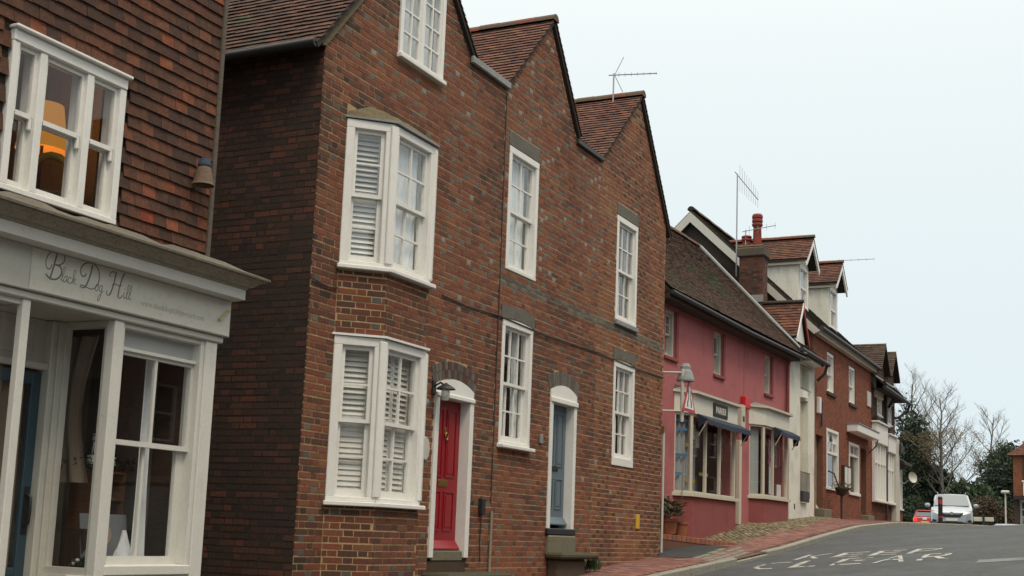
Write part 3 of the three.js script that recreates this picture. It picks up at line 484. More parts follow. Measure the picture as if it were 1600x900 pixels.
function gableRoof(g, L, A, R, o = {}) { // L foot, A apex, R foot of the gable in (u, v); runs back D
  const ov = o.front ?? 0.05, roof = new MB();
  const slab = (p, q) => { const d = [q[0] - p[0], q[1] - p[1]], l = Math.hypot(...d), n = [-d[1] / l * 0.06, d[0] / l * 0.06], s = n[1] > 0 ? 1 : -1; roof.ext([[p[0], p[1]], [q[0], q[1]], [q[0] + n[0] * s, q[1] + n[1] * s], [p[0] + n[0] * s, p[1] + n[1] * s]], -D, ov); };
  slab(L, A); slab(A, R); const m = roof.build('roof', MAT.slab, g);
  const sL = V(A[0] - L[0], A[1] - L[1], 0), sR = V(A[0] - R[0], A[1] - R[1], 0), nL = V(-sL.y, sL.x, 0).normalize().multiplyScalar(0.05), nR = V(sR.y, -sR.x, 0).normalize().multiplyScalar(0.05);
  roofSlope(m, V(L[0], L[1], -D).add(nL), V(0, 0, 1), sL.clone().normalize(), D + ov + 0.02, sL.length(), { seed: o.seed, pal: roofPal(o.tiles || RT.red, o.moss ?? 0.72, o.seed + 5) });
  roofSlope(m, V(R[0], R[1], ov + 0.02).add(nR), V(0, 0, -1), sR.clone().normalize(), D + ov + 0.02, sR.length(), { seed: o.seed + 1, pal: roofPal(RT.brown, 0.7, o.seed + 6) });
  ridge(m, V(A[0], A[1] + 0.045, ov + 0.03), V(A[0], A[1] + 0.045, -D), 22, ridgeMats);
  return m;
}
const doorHole = { u0: 2.82, u1: 3.86, v0: 1.0, v1: 3.46, arch: 0.12 };
const bays = { u0: 0.56, u1: 2.22 };
{ // ---- first house: bay window, red door
  const g = facade('brick_gable_house', 'brown brick gabled house with a two-storey white bay window and red front door', -11.29);
  const foot = -0.3, pts = [[0, foot], [4.51, foot], [4.51, 8.0], [3.5, 8.02], [3.2, 8.22], [2.05, 9.46], [0, 7.08]];
  const gw = { u0: 1.51, u1: 2.61, v0: 7.38, v1: 8.72 };
  const holesR = [{ u0: 0.62, u1: 2.16, v0: 1.95, v1: 3.7 }, { u0: 0.62, u1: 2.16, v0: 4.6, v1: 6.2 }, gw];
  wallAndBack(g, pts, [...holesR.map((h) => rect(h.u0, h.u1, h.v0, h.v1)), archPts(doorHole.u0, doorHole.u1, 1.0, doorHole.v1, doorHole.arch)], 4.51, MAT.mortar, [7.0, 7.9]);
  const I = M4(), clip = gableClip(pts);
  let L = brickwork(g, I, { seed: 21, u0: 0, u1: 4.51, v0: foot, v1: 9.42, clip, pal: pal1, holes: [gw, { ...doorHole, v1: doorHole.v1 + 0.24 }, { u0: 0.5, u1: 2.28, v0: -1, v1: 6.42 }] });
  // canted bay of brick between the windows
  const c = 0.4, faces = [[M4().makeBasis(V(0.7071, 0, 0.7071), V(0, 1, 0), V(-0.7071, 0, 0.7071)).setPosition(0.51, 0, 0), 0.566], [Tr(0.91, 0, c), 0.96], [M4().makeBasis(V(0.7071, 0, -0.7071), V(0, 1, 0), V(0.7071, 0, 0.7071)).setPosition(1.87, 0, c), 0.566]];
  const plan = [[0.51, 0], [0.91, -c], [1.87, -c], [2.27, 0]], inn = 0.1;
  for (const [a, b] of [[foot, 1.88], [3.75, 4.5]]) { const e = new MB(M4().makeRotationX(-PI / 2)); e.ext(plan.map(([x, y]) => [x, y + 0.004]), a, b); e.build('bay_base', MAT.mortar, g); }
  faces.forEach(([F, w], i) => { for (const [a, b] of [[foot, 1.86], [3.76, 4.48]]) L.push(...brickwork(g, F, { seed: 40 + i, u0: 0.0, u1: w, v0: a, v1: b, pal: (u, v, st, r) => pick(st ? [[0, 2], [1, 4], [2, 4], [5, 3], [4, 1]] : [[1, 2], [2, 3], [5, 3], [7, 1]], r) })); });
  { // flank in the gap, its deep shade coloured into the bricks and backing skin
    boxm('flank_shade_skin', std([0.03, 0.02, 0.014], { map: T.mortar }), g, -0.004, 0, foot, 7.05, -D, -0.012);
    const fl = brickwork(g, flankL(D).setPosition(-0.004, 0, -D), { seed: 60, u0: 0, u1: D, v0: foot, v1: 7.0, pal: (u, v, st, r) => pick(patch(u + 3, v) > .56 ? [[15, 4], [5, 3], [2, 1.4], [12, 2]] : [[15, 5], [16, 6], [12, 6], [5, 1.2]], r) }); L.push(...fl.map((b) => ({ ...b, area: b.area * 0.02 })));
  }
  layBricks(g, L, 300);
  // bay windows: three lights each, on the canted faces
  for (const [v0, v1, low] of [[1.885, 3.735, 1], [4.55, 6.27, 0]]) faces.forEach(([F, w], i) => {
    const side = i !== 1;
    sash(g, F.clone().multiply(Tr(0, v0, 0.012)), w, v1 - v0, { fr: side ? 0.1 : 0.105, cols: side ? 1 : 2, rows: 2, bar: 0.024, sill: 0.07, depth: 0.14, inside: side ? inside.shutters(low ? 1.25 : 0.95) : low ? inside.shutters(1.15, 2) : inside.net(70) });
  });
  for (const x of [0.91, 1.87]) for (const [ya, yb] of [[1.94, 3.7], [4.6, 6.24]]) { const m = new MB(); m.box(-0.05, 0.05, ya, yb, -0.06, 0.03, { b: 0.01 }); const q = m.build('corner_post', MAT.white, g); q.position.set(x, 0, c); q.rotation.y = x < 1 ? -PI / 8 : PI / 8; }
  for (const v of [3.74, 6.28]) { const e = new MB(M4().makeRotationX(-PI / 2)); e.ext([[0.47, 0], [0.895, -c - 0.05], [1.885, -c - 0.05], [2.31, 0]], v, v + 0.025); e.build(v > 5 ? 'lead_capping' : 'bay_capping', v > 5 ? MAT.lead : MAT.white, g); }
  { // cement fillet above the bay, sloping back to the wall
    const h = new MB(), lo = [[0.49, 0.0], [0.9, c + 0.02], [1.88, c + 0.02], [2.29, 0.0]], hi = [[0.52, 0.0, 6.36], [0.95, 0.02, 6.55], [1.83, 0.02, 6.55], [2.26, 0.0, 6.36]], n = 24, P = (t, s) => { const k = Math.min(2, Math.floor(t * 3)), f = t * 3 - k, a = lo[k], b = lo[k + 1], A = hi[k], B = hi[k + 1]; const bump = 0.03 * Math.sin(t * 17) * s * (1 - s) + 0.012 * Math.sin(t * 31 + s * 9) * Math.sin(s * PI); return V(lerp(lerp(a[0], b[0], f), lerp(A[0], B[0], f), s), lerp(6.305, lerp(A[2], B[2], f), s) + bump, lerp(lerp(a[1], b[1], f), lerp(A[1], B[1], f), s * s * 0.5 + s * 0.5) + 0.012); };
    for (let i = 0; i < n; i++) for (let j = 0; j < 6; j++) h.poly(P(i / n, j / 6), P((i + 1) / n, j / 6), P((i + 1) / n, (j + 1) / 6), P(i / n, (j + 1) / 6)); h.build('cement_hood', MAT.cement, g);
  }
  { // attic casement pair
    const w = 1.1, hh = 1.34, q = grp('window', g, Tr(1.51, 7.38, 0.03)), f = new MB(), s = new MB();
    f.box(0, 0.07, 0.05, hh - .07, -0.14, 0, { b: 0.006 }).box(w - 0.07, w, 0.05, hh - .07, -0.14, 0, { b: 0.006 }).box(0, w, hh - 0.07, hh, -0.14, 0, { b: 0.006 }).box(-0.02, w + 0.02, -0.01, 0.05, -0.14, 0.045, { b: 0.008 }).box(w / 2 - 0.03, w / 2 + 0.03, 0.05, hh - .07, -0.12, -0.012); f.build('frame', MAT.white, q);
    for (const x of [0.07, w / 2 + 0.03]) { const x1 = x + w / 2 - 0.1; s.box(x, x + 0.04, 0.05, hh - 0.07, -0.06, -0.025).box(x1 - 0.04, x1, 0.05, hh - 0.07, -0.06, -0.025).box(x + .04, x1 - .04, 0.05, 0.11, -0.06, -0.025).box(x + .04, x1 - .04, hh - 0.11, hh - 0.07, -0.06, -0.025); panes(q, x + 0.04, x1 - 0.04, 0.11, hh - 0.11, -0.045, 2, 4, 0.024, s); }
    s.build('casement', MAT.white, q); drape(0.06, w - 0.06, 0.05, hh - 0.05, -0.2, 8, 0.01, 5).build('net_curtain', MAT.curtain, q);
  }
  { // red door in its white frame with curved head
    const u0 = doorHole.u0, u1 = doorHole.u1, f = new MB(), v0 = 1.26;
    f.box(u0, u0 + 0.105, v0, 3.31, -0.2, 0.03, { b: 0.006 }).box(u1 - 0.105, u1, v0, 3.31, -0.2, 0.03, { b: 0.006 }).box(u0, u1, 3.31, 3.37, -0.2, 0.05, { b: 0.01 });
    f.ext([[u0, 3.37], [u1, 3.37], ...[...Array(11)].map((_, i) => { const t = 1 - i / 10; return [lerp(u0, u1, t), 3.46 + 0.115 * (1 - Math.pow(2 * t - 1, 2))]; })], -0.2, 0.02); f.build('door_frame', MAT.white, g);
    panelDoor(g, Tr(u0 + 0.108, v0 + 0.1, -0.12), u1 - u0 - 0.216, 1.945, MAT.red, { letter: MAT.brass, letterY: 0.86, knocker: MAT.brass });
    boxm('threshold', MAT.stone, g, u0 + 0.108, u1 - 0.108, v0 - 0.04, v0 + 0.09, -0.25, 0.0, { b: 0.01 });
    voussoirs(g, u0 - 0.05, u1 + 0.05, doorHole.v1 + 0.0, doorHole.arch + 0.01, 0.11, 15, greyV, 7); voussoirs(g, u0 - 0.08, u1 + 0.08, doorHole.v1 + 0.12, doorHole.arch, 0.105, 15, greyV, 8);
    const st = new MB(); st.box(u0 - 0.12, u1 + 0.12, 0.2, 0.98, 0.0, 0.12, { b: 0.02 }); st.build('step_riser', MAT.stone, g); boxm('door_step', MAT.moss, g, u0 - 0.16, u1 + 0.5, 0.98, 1.08, 0.005, 0.42, { b: 0.03 });
    boxm('brick_infill', MAT.mortarDark, g, u0, u1, 0.9, v0 - 0.045, -0.28, -0.01);
  }
  gableRoof(g, [-0.2, 6.86], [2.05, 9.48], [3.42, 8.02], { seed: 101, tiles: RT.brownred, moss: 0.86 });
  { const m = new MB(); m.poly(V(3.4, 8.06, 0.06), V(4.52, 8.03, 0.06), V(4.52, 8.03, -D), V(3.4, 8.06, -D)); m.box(3.36, 4.52, 7.96, 8.065, 0.008, 0.065, { b: 0.012 }); m.build('lead_gutter', MAT.lead, g); }
  { const m = new MB(); const p = [[0, 7.09], [2.05, 9.47]]; m.ext([[p[0][0] - 0.1, p[0][1] - 0.16], [p[0][0] - 0.02, p[0][1] - 0.14], [p[1][0], p[1][1] - 0.08], [p[1][0], p[1][1] + 0.01], [p[0][0] - 0.1, p[0][1] - 0.07]], -0.02, 0.03); m.build('verge_mortar', MAT.cement, g); }
  { const m = new MB(); m.tube([V(-0.24, 6.86, -D), V(-0.24, 6.9, -3), V(-0.24, 6.91, 0.04)], 0.055, 8); m.build('gutter', MAT.iron, g); }
  { const m = new MB(); m.tube([V(2.88, 4.63, 0.02), V(3.5, 4.6, 0.022), V(4.51, 4.635, 0.02)], 0.011, 5); m.build('cable', MAT.iron, g); const k = new MB(); k.tube([V(0.02, 4.28, 0.02), V(0.3, 4.24, 0.02), V(0.5, 4.27, 0.02)], 0.009, 5); k.build('cable', MAT.iron, g); const q = new MB(); q.tube([V(4.49, 7.9, 0.012), V(4.5, 5, 0.012), V(4.49, 2.0, 0.012)], 0.008, 5); q.build('cable', MAT.iron, g); }
  { const m = new MB(); m.tube([V(4.49, 1.9, 0.03), V(4.49, 1.2, 0.03), V(4.49, 0.6, 0.03)], 0.02, 7); m.build('drain_pipe', std([0.3, 0.26, 0.2], { map: T.stone }), g); const k = new MB(); k.box(4.14, 4.24, 1.84, 2.06, 0, 0.07, { b: 0.01 }); k.build('meter_box', MAT.black, g); const q = new MB(); q.tube([V(4.19, 1.84, 0.03), V(4.17, 1.5, 0.03), V(4.22, 1.2, 0.02)], 0.008, 5); q.build('meter_cable', MAT.black, g); }
}
{ // ---- second house: blue door
  const g = facade('brick_gable_house', 'middle red brick gabled house with a grey-blue front door and two sash windows', -15.80), w = 3.6, foot = 0.3;
  const pts = [[0, foot], [w, foot], [w, 7.93], [2.66, 7.93], [2.42, 8.12], [1.43, 9.5], [0, 8.02]];
  const H = [{ u0: 0.15, u1: 1.15, v0: 5.35, v1: 7.18 }, { u0: 0.14, u1: 1.14, v0: 2.84, v1: 4.6, arch: 0.04 }], dh = { u0: 1.84, u1: 2.84, v0: 1.3, v1: 3.8, arch: 0.12 };
  wallAndBack(g, pts, [...H.map((h) => h.arch ? archPts(h.u0, h.u1, h.v0, h.v1, h.arch) : rect(h.u0, h.u1, h.v0, h.v1)), archPts(dh.u0, dh.u1, dh.v0, dh.v1, dh.arch)], w, MAT.mortar, [7.9, 7.8]);
  const L = brickwork(g, M4(), { seed: 22, u0: 0, u1: w, v0: foot, v1: 9.46, clip: gableClip(pts), pal: pal2, holes: [{ ...H[0], v1: 7.4 }, { ...H[1], v1: 4.8 }, { ...dh, v1: dh.v1 + 0.22 }] });
  layBricks(g, L, 300);
  sash(g, Tr(0.15, 5.35, 0.015), 1.0, 1.83, { sill: 0, cols: 2, inside: inside.net(31) });
  sash(g, Tr(0.14, 2.84, 0.015), 1.0, 1.8, { arch: 0.03, sill: 0.09, inside: inside.curtains(33, 0.3) });
  boxm('lintel', MAT.lintel, g, 0.13, 1.17, 7.19, 7.4, -0.1, 0.012, { b: 0.006 });
  new MB().ext([[0.1, 4.63], [0.4, 4.66], [0.64, 4.67], [0.9, 4.66], [1.18, 4.63], [1.18, 4.82], [0.64, 4.86], [0.1, 4.82]], -0.1, 0.012).build('lintel', MAT.lintel, g);
  { const u0 = dh.u0, u1 = dh.u1, f = new MB(), v0 = 1.66;
    f.box(u0, u0 + 0.1, v0, 3.62, -0.2, 0.025, { b: 0.006 }).box(u1 - 0.1, u1, v0, 3.62, -0.2, 0.025, { b: 0.006 }).box(u0, u1, 3.62, 3.70, -0.2, 0.05, { b: 0.01 });
    f.ext([[u0, 3.70], [u1, 3.70], ...[...Array(11)].map((_, i) => { const t = 1 - i / 10; return [lerp(u0, u1, t), 3.8 + 0.115 * (1 - Math.pow(2 * t - 1, 2))]; })], -0.2, 0.018); f.build('door_frame', MAT.white, g);
    panelDoor(g, Tr(u0 + 0.103, v0 + 0.1, -0.12), u1 - u0 - 0.206, 1.85, MAT.blue, { letter: MAT.black, letterY: 0.87 });
    boxm('threshold', MAT.black, g, u0 - 0.02, u1 + 0.03, v0 - 0.05, v0 + 0.045, -0.25, 0.05, { b: 0.012 });
    voussoirs(g, u0 - 0.03, u1 + 0.03, dh.v1, dh.arch + 0.005, 0.21, 15, [MAT.lintel, toneMat[7], toneMat[6]], 17);
    boxm('step', MAT.stone, g, u0 + 0.01, u1 + 0.03, 1.3, 1.6, -0.26, 0.06, { b: 0.02 }); boxm('step', MAT.moss, g, u0 - 0.02, u1 + 0.42, 1.25, 1.345, 0.0, 0.3, { b: 0.03 }); boxm('step_base', std([0.1, 0.07, 0.045], { map: T.stone, bumpMap: T.brickB, bumpScale: 0.01 }), g, u0 + 0.06, u1 + 0.1, 0.7, 1.25, 0.0, 0.2, { b: 0.03 });
  }
  gableRoof(g, [0, 8.03], [1.43, 9.52], [2.56, 8.0], { seed: 111, moss: 0.86 });
  { const m = new MB(); m.poly(V(2.55, 7.99, 0.06), V(w + 0.01, 7.97, 0.06), V(w + 0.01, 7.97, -D), V(2.55, 7.99, -D)); m.box(2.52, w + 0.005, 7.9, 7.99, 0.008, 0.06, { b: 0.012 }); m.build('lead_gutter', MAT.iron, g); }
  { const m = new MB(); m.tube([V(0, 4.635, 0.02), V(1.5, 4.6, 0.024), V(3.6, 4.635, 0.02)], 0.011, 5); m.build('cable', MAT.iron, g); }
}
{ // ---- third house
  const g = facade('brick_gable_house', 'orange-brown brick gabled house with two windows and no door beside the tarmac gap', -19.40), w = 3.3, foot = 0.6;
  const pts = [[0, foot], [w, foot], [w, 7.52], [1.75, 9.58], [0, 7.93]];
  const H = [{ u0: 0.79, u1: 1.79, v0: 5.33, v1: 7.18 }, { u0: 0.8, u1: 1.79, v0: 2.82, v1: 4.6, arch: 0.04 }];
  wallAndBack(g, pts, H.map((h) => h.arch ? archPts(h.u0, h.u1, h.v0, h.v1, h.arch) : rect(h.u0, h.u1, h.v0, h.v1)), w, MAT.mortarPale, [7.8, 7.4]);
  const L = brickwork(g, M4(), { seed: 23, u0: 0, u1: w, v0: foot, v1: 9.54, clip: gableClip(pts), pal: pal3, holes: [{ ...H[0], v0: 5.24, v1: 7.4 }, { ...H[1], v1: 4.8 }] });
  layBricks(g, L, 300);
  sash(g, Tr(0.79, 5.33, 0.015), 1.0, 1.85, { sill: 0, inside: inside.curtains(35, 0.12) }); boxm('sill', MAT.lead, g, 0.76, 1.82, 5.24, 5.325, -0.05, 0.06, { b: 0.01 });
  sash(g, Tr(0.8, 2.82, 0.015), 0.99, 1.8, { arch: 0.03, sill: 0, bot: 0.14, inside: inside.curtains(37, 0.24) });
  boxm('lintel', MAT.lintel, g, 0.77, 1.81, 7.19, 7.4, -0.1, 0.012, { b: 0.006 });
  new MB().ext([[0.77, 4.63], [1.0, 4.66], [1.3, 4.67], [1.55, 4.66], [1.82, 4.63], [1.82, 4.84], [0.77, 4.84]], -0.1, 0.012).build('lintel', MAT.lintel, g);
  gableRoof(g, [0, 7.94], [1.75, 9.6], [3.42, 7.36], { seed: 121, moss: 0.84 });
  { const m = new MB(); m.tube([V(0, 4.635, 0.02), V(1.7, 4.6, 0.024), V(3.3, 4.62, 0.02)], 0.011, 5); m.build('cable', MAT.iron, g); }
  boxm('gas_marker', std([0.55, 0.33, 0.02], { roughness: 0.6 }), g, 2.01, 2.17, 1.77, 2.02, 0.0, 0.025, { b: 0.004 });
  { const m = new MB(); m.tube([V(3.32, 3.6, 0.03), V(3.33, 2.4, 0.03), V(3.32, 1.36, 0.03)], 0.025, 7); m.build('corner_pipe', MAT.cream, g); boxm('pipe_bracket', MAT.brass, g, 3.27, 3.37, 3.58, 3.7, -0.02, 0.05); }
}

// ---------------------------------------------------------------- tile-hung shop on the left
{
  const g = facade('tile_hung_shop', 'white-fronted shop with red-brown hanging tiles above and a wide triple sash window', -4.0, { cat: 'shop' });
  const W = 5.5, win = { u0: 2.98, u1: 4.27, v0: 4.16, v1: 5.5 };
  // shell: upper wall with the window opening, party walls, floor between the storeys, back wall
  new MB().ext([[0, 3.75], [W, 3.75], [W, 8.6], [0, 8.6]], -0.25, -0.01, [rect(win.u0, win.u1, win.v0, win.v1)]).build('wall', MAT.darkwood, g);
  { const b = new MB(); b.box(W - 0.2, W, -0.6, 8.6, -6, -0.26); b.box(0, 0.2, -0.6, 8.6, -6, -0.26); b.box(0.21, W - 0.21, -0.6, 8.6, -6, -5.8); b.build('side_wall', MAT.room, g); const f = new MB(); f.box(0.21, W - 0.21, 3.75, 3.9, -5.79, -0.26); f.box(0.21, W - 0.21, 0.1, 0.24, -5.79, -0.4); f.build('floor', MAT.wood, g); boxm('partition', MAT.room, g, 0.21, W - 0.21, 0.25, 3.74, -2.3, -2.2); boxm('partition', std([0.2, 0.14, 0.085], { map: T.render, roughness: 1 }), g, 0.21, W - 0.21, 3.91, 6.4, -2.9, -2.8); boxm('ceiling', MAT.room, g, 0.21, W - 0.21, 6.3, 6.39, -2.79, -0.26); }
  // roof, mostly above the picture
  { const r = new MB(); r.ext([[0.35, 8.35], [-3.0, 11.3], [-6.4, 8.35]], -0.02, W + 0.02); const m = r.build('roof', MAT.slab, g); m.rotation.y = PI / 2; m.rotation.set(0, -PI / 2, 0); m.position.set(W, 0, 0); m.scale.set(1, 1, 1); m.position.set(W, 0, 0); roofSlope(m, V(0.38, 8.36, 0), V(0, 0, 1), V(-0.75, 0.66, 0).normalize(), W, 4.4, { seed: 9, gauge: 0.11 }); }
  // hanging tiles, those that show largest one by one
  const hung = tileFace(null, null, V(0, 4.06, 0.0), V(1, 0, 0), V(0, 1, 0), W, 4.5, { seed: 77, gauge: 0.115, tw: 0.17, keep: (u, s) => !(u > win.u0 - 0.05 && u < win.u1 + 0.05 && s + 4.06 > win.v0 - 0.08 && s + 4.06 < win.v1 + 0.02), pal: (u, s, r) => pick([[[0.135, 0.052, 0.026], 5], [[0.105, 0.045, 0.024], 6], [[0.175, 0.065, 0.03], 2.2], [[0.075, 0.036, 0.022], 4], [[0.26, 0.08, 0.034], 0.5], [[0.30, 0.06, 0.025], 0.06]], r) });
  for (const t of hung) { const c = t.A.clone().add(t.C).multiplyScalar(.5); t.area = screenArea(c.applyMatrix4(g.matrixWorld), V(1, 0, 0), t.tw * t.gauge); }
  hung.sort((a, b) => b.area - a.area);
  const rest = new MB(), tmats = {};
  hung.forEach((t, i) => { if (i < 300 && t.area > 0) { const b = new MB(); tileInto(b, t); b.col = null; b.build('hanging_tile', MAT.tileV, g); } else tileInto(rest, t); });
  rest.build('hanging_tiles', MAT.tileV, g).userData.kind = 'stuff';
  boxm('corner_batten', std([0.13, 0.11, 0.09], { map: T.wood }), g, W - 0.002, W + 0.05, 4.05, 8.6, -0.2, 0.05, { b: 0.008 });
  // triple sash window
  { const q = grp('window', g, Tr(win.u0, win.v0, 0.045)), w = win.u1 - win.u0, h = win.v1 - win.v0, f = new MB(), S = new MB();
    f.box(0, 0.07, 0.05, h - 0.1, -0.2, 0, { b: 0.006 }).box(w - 0.075, w, 0.05, h - 0.1, -0.2, 0, { b: 0.006 }).box(0, w, h - 0.1, h, -0.2, 0.01, { b: 0.008 }).box(-0.02, w + 0.02, h, h + 0.03, -0.1, 0.05, { b: 0.008 }).box(0, w, 0, 0.05, -0.2, 0.005, { b: 0.006 });
    for (const x of [0.29, 0.82]) f.box(x, x + 0.075, 0.05, h - 0.1, -0.2, 0.0, { b: 0.006 }); f.build('frame', MAT.white, q);
    for (const [x0, x1] of [[0.07, 0.29], [0.365, 0.82], [0.895, w - 0.075]]) { const st = 0.036, mid = h * 0.5;
      S.box(x0, x0 + st, mid, h - 0.1, -0.075, -0.035).box(x1 - st, x1, mid, h - 0.1, -0.075, -0.035).box(x0 + st, x1 - st, h - 0.14, h - 0.1, -0.075, -0.035).box(x0 + st, x1 - st, mid - 0.02, mid + 0.02, -0.075, -0.03);
      for (const hx of [x0, x1 - st]) S.box(hx + .002, hx + st - .002, mid - 0.11, mid, -0.07, -0.032, { b: 0.008 });
      S.box(x0, x0 + st, 0.05, mid, -0.125, -0.085).box(x1 - st, x1, 0.05, mid, -0.125, -0.085).box(x0 + st, x1 - st, 0.05, 0.12, -0.125, -0.085).box(x0 + st, x1 - st, mid - 0.03, mid + 0.01, -0.125, -0.085);
      pane(q, x0 + st - .004, x1 - st + .004, mid + .016, h - 0.136, -0.055, MAT.glass); pane(q, x0 + st - .004, x1 - st + .004, 0.116, mid - .026, -0.105, MAT.glass); }
    S.build('sash', MAT.white, q);
  }
  // shop front: cornice and lead, fascia, posts
  const Z = 0.34;
  { const ring = (prof, e) => prof.map(([z, y]) => V(e ? 5.56 + Math.max(0, z - 0.5) * 1.1 : 0, y, z));
    const P1 = [[0.3, 3.69], [0.37, 3.69], [0.5, 3.70], [0.5, 3.795], [0.3, 3.795]], P2 = [[0.3, 3.797], [0.51, 3.797], [0.515, 3.815], [0.545, 3.825], [0.57, 3.85], [0.6, 3.875], [0.635, 3.885], [0.645, 3.915], [0.3, 3.915]];
    new MB().loft([ring(P1, 0), ring(P1, 1)]).build('cornice_board', MAT.shopWhite, g); new MB().loft([ring(P2, 0), ring(P2, 1)]).build('cornice_moulding', std([0.36, 0.32, 0.26], { map: T.stone, roughness: 0.7 }), g);
    const l = new MB(), rr = rng(5), n = 56, P = (i, s) => { const x = 5.72 * i / n, wv = 0.014 * Math.sin(i * 1.7) + 0.014 * (Math.sin(i * 0.61 + 2)); return V(x, lerp(3.915, 4.13 + wv, s) + (s > 0.4 && s < .6 ? wv : 0), lerp(0.665, 0.05, s)); };
    for (let i = 0; i < n; i++) for (const [a, b] of [[0, .5], [.5, 1]]) l.poly(P(i, a), P(i + 1, a), P(i + 1, b), P(i, b)); for (let i = 0; i < n; i++) l.poly(P(i, 0).add(V(0, -0.02, 0)), P(i + 1, 0).add(V(0, -0.02, 0)), P(i + 1, 0), P(i, 0)); l.build('lead_apron', std([0.15, 0.13, 0.105], { map: T.stone, roughness: 0.75 }), g);
    new MB().poly(V(5.72, 3.9, 0.66), V(5.72, 3.9, 0.05), V(5.72, 4.12, 0.05)).build('apron_end', MAT.lead, g);
  }
  boxm('fascia_board', MAT.cream, g, 0, 5.54, 3.34, 3.69, 0.1, Z + 0.02, { b: 0.006 });
  { // painted lettering on the fascia
    const cv = document.createElement('canvas'), PX = 620; cv.width = Math.round(2.44 * PX); cv.height = Math.round(0.33 * PX); const x = cv.getContext('2d');
    x.fillStyle = '#c9c6ba'; x.fillRect(0, 0, cv.width, cv.height); const rr = rng(15);
    for (let i = 0; i < 260; i++) { x.fillStyle = `rgba(${150 + rr() * 40 | 0},${145 + rr() * 40 | 0},${120 + rr() * 40 | 0},${0.05 + rr() * 0.06})`; x.beginPath(); x.ellipse(rr() * cv.width, rr() * cv.height, 4 + rr() * 26, 4 + rr() * 20, 0, 0, 7); x.fill(); }
    // copperplate-like lettering drawn stroke by stroke: thin hairlines, swelling downstrokes
    x.strokeStyle = '#63615d'; x.lineCap = 'round';
    const stroke = (ox, oy, sc, paths) => paths.forEach(([wd, ...p]) => { x.lineWidth = wd * sc * 0.042; x.beginPath(); x.moveTo(ox + p[0] * sc, oy - p[1] * sc); for (let i = 2; i < p.length; i += 6) x.bezierCurveTo(ox + p[i] * sc, oy - p[i + 1] * sc, ox + p[i + 2] * sc, oy - p[i + 3] * sc, ox + p[i + 4] * sc, oy - p[i + 5] * sc); x.stroke(); });
    const Lt = {
      B: [[1.7, .42, 1, .36, .7, .3, .4, .18, 0], [1, .42, 1, .1, 1.05, -.12, .75, -.05, .45, 0, .25, .2, .3, .2, .5], [1.2, .3, 1.02, .7, 1.1, .9, .9, .72, .68, .6, .55, .45, .53, .38, .53], [1.5, .42, .54, .75, .58, .78, .2, .5, .05, .3, -.04, .1, 0, 0, .12]],
      l: [[1, 0, .06, .15, .2, .36, .8, .3, .95, .22, 1.02, .14, .8, .12, .3], [1.3, .13, .4, .1, .05, .14, -.04, .28, .1]],
      a: [[1.2, .3, .4, .12, .5, -.06, .1, .08, .02, .18, -.03, .28, .2, .31, .4], [1.3, .31, .42, .26, .1, .3, -.04, .42, .1]],
      c: [[1.3, .28, .36, .2, .5, .02, .36, .03, .12, .05, -.04, .22, -.03, .32, .12]],
      k: [[1, 0, .06, .15, .2, .34, .8, .28, .95, .2, 1, .13, .8, .1, .02], [1.2, .1, .2, .2, .4, .38, .45, .32, .3, .28, .22, .16, .22, .13, .22], [1.3, .16, .22, .26, .18, .26, 0, .4, .08]],
      D: [[1.7, .5, .95, .45, .6, .34, .2, .2, .06], [1, .2, .06, .05, -.04, -.1, .05, 0, .1, .3, .14, .6, -.15, .86, .3], [1.3, .86, .3, 1, .7, .8, 1.04, .45, 1.04, .1, 1.04, -.15, .8, -.06, .55, 0, .4, .2, .42, .2, .58]],
      o: [[1.3, .2, .46, .02, .4, -.03, .02, .14, 0, .3, 0, .36, .44, .2, .46], [1, .2, .46, .26, .36, .34, .36, .4, .4]],
      g: [[1.2, .3, .42, .12, .5, -.06, .1, .08, .02, .18, -.03, .28, .2, .31, .4], [1.4, .31, .42, .26, 0, .2, -.5, .06, -.62, -.04, -.68, -.06, -.5, .02, -.36], [1, .02, -.36, .12, -.2, .3, -.05, .42, .1]],
      H: [[1.7, .36, .98, .3, .6, .24, .3, .1, .04], [1, .1, .04, -.02, -.06, -.14, .08, -.06, .16], [1, .36, .98, .16, 1.06, -.06, .9, .04, .76], [1.6, .82, 1.04, .68, .8, .58, .4, .56, .06], [1, .56, .06, .58, -.06, .74, 0, .8, .14], [1, .2, .46, .4, .62, .55, .4, .7, .54]],
      i: [[1.3, .14, .42, .1, .1, .1, -.04, .26, .1], [1.6, .17, .62, .18, .62, .18, .63, .18, .64]],
    };
    const wr = (s, ox, oy, sc, adv) => { let q = ox; for (const ch of s) { stroke(q, oy, sc, Lt[ch]); q += (adv[ch] || .34) * sc; } return q; };
    const sc = 128, adv = { B: .66, l: .24, a: .37, c: .3, k: .36, D: .72, o: .34, g: .34, H: .8, i: .24 };
    let q = wr('B', 0.16 * PX, 132, sc * 1.1, adv); q = wr('lack', q, 132, sc * 0.62, adv); q = wr('D', q + 38, 138, sc * 1.05, adv); q = wr('og', q, 134, sc * 0.62, adv); q = wr('H', q + 40, 142, sc * 1.02, adv); wr('ill', q, 140, sc * 0.66, adv);
    x.fillStyle = '#85827a'; x.font = '34px serif'; x.fillText('www.blackdoghillvineyard.com', 1.24 * PX, 150, 0.92 * PX);
    const t = new THREE.CanvasTexture(cv); t.colorSpace = THREE.SRGBColorSpace; t.magFilter = THREE.LinearFilter;
    const b = new MB(), u0 = 3.08, u1 = 5.52, y0 = 3.35, y1 = 3.68, zz = Z + 0.0235; const P = [V(u0, y0, zz), V(u1, y0, zz), V(u1, y1, zz), V(u0, y1, zz)], UV = [[0, 0], [1, 0], [1, 1], [0, 1]];
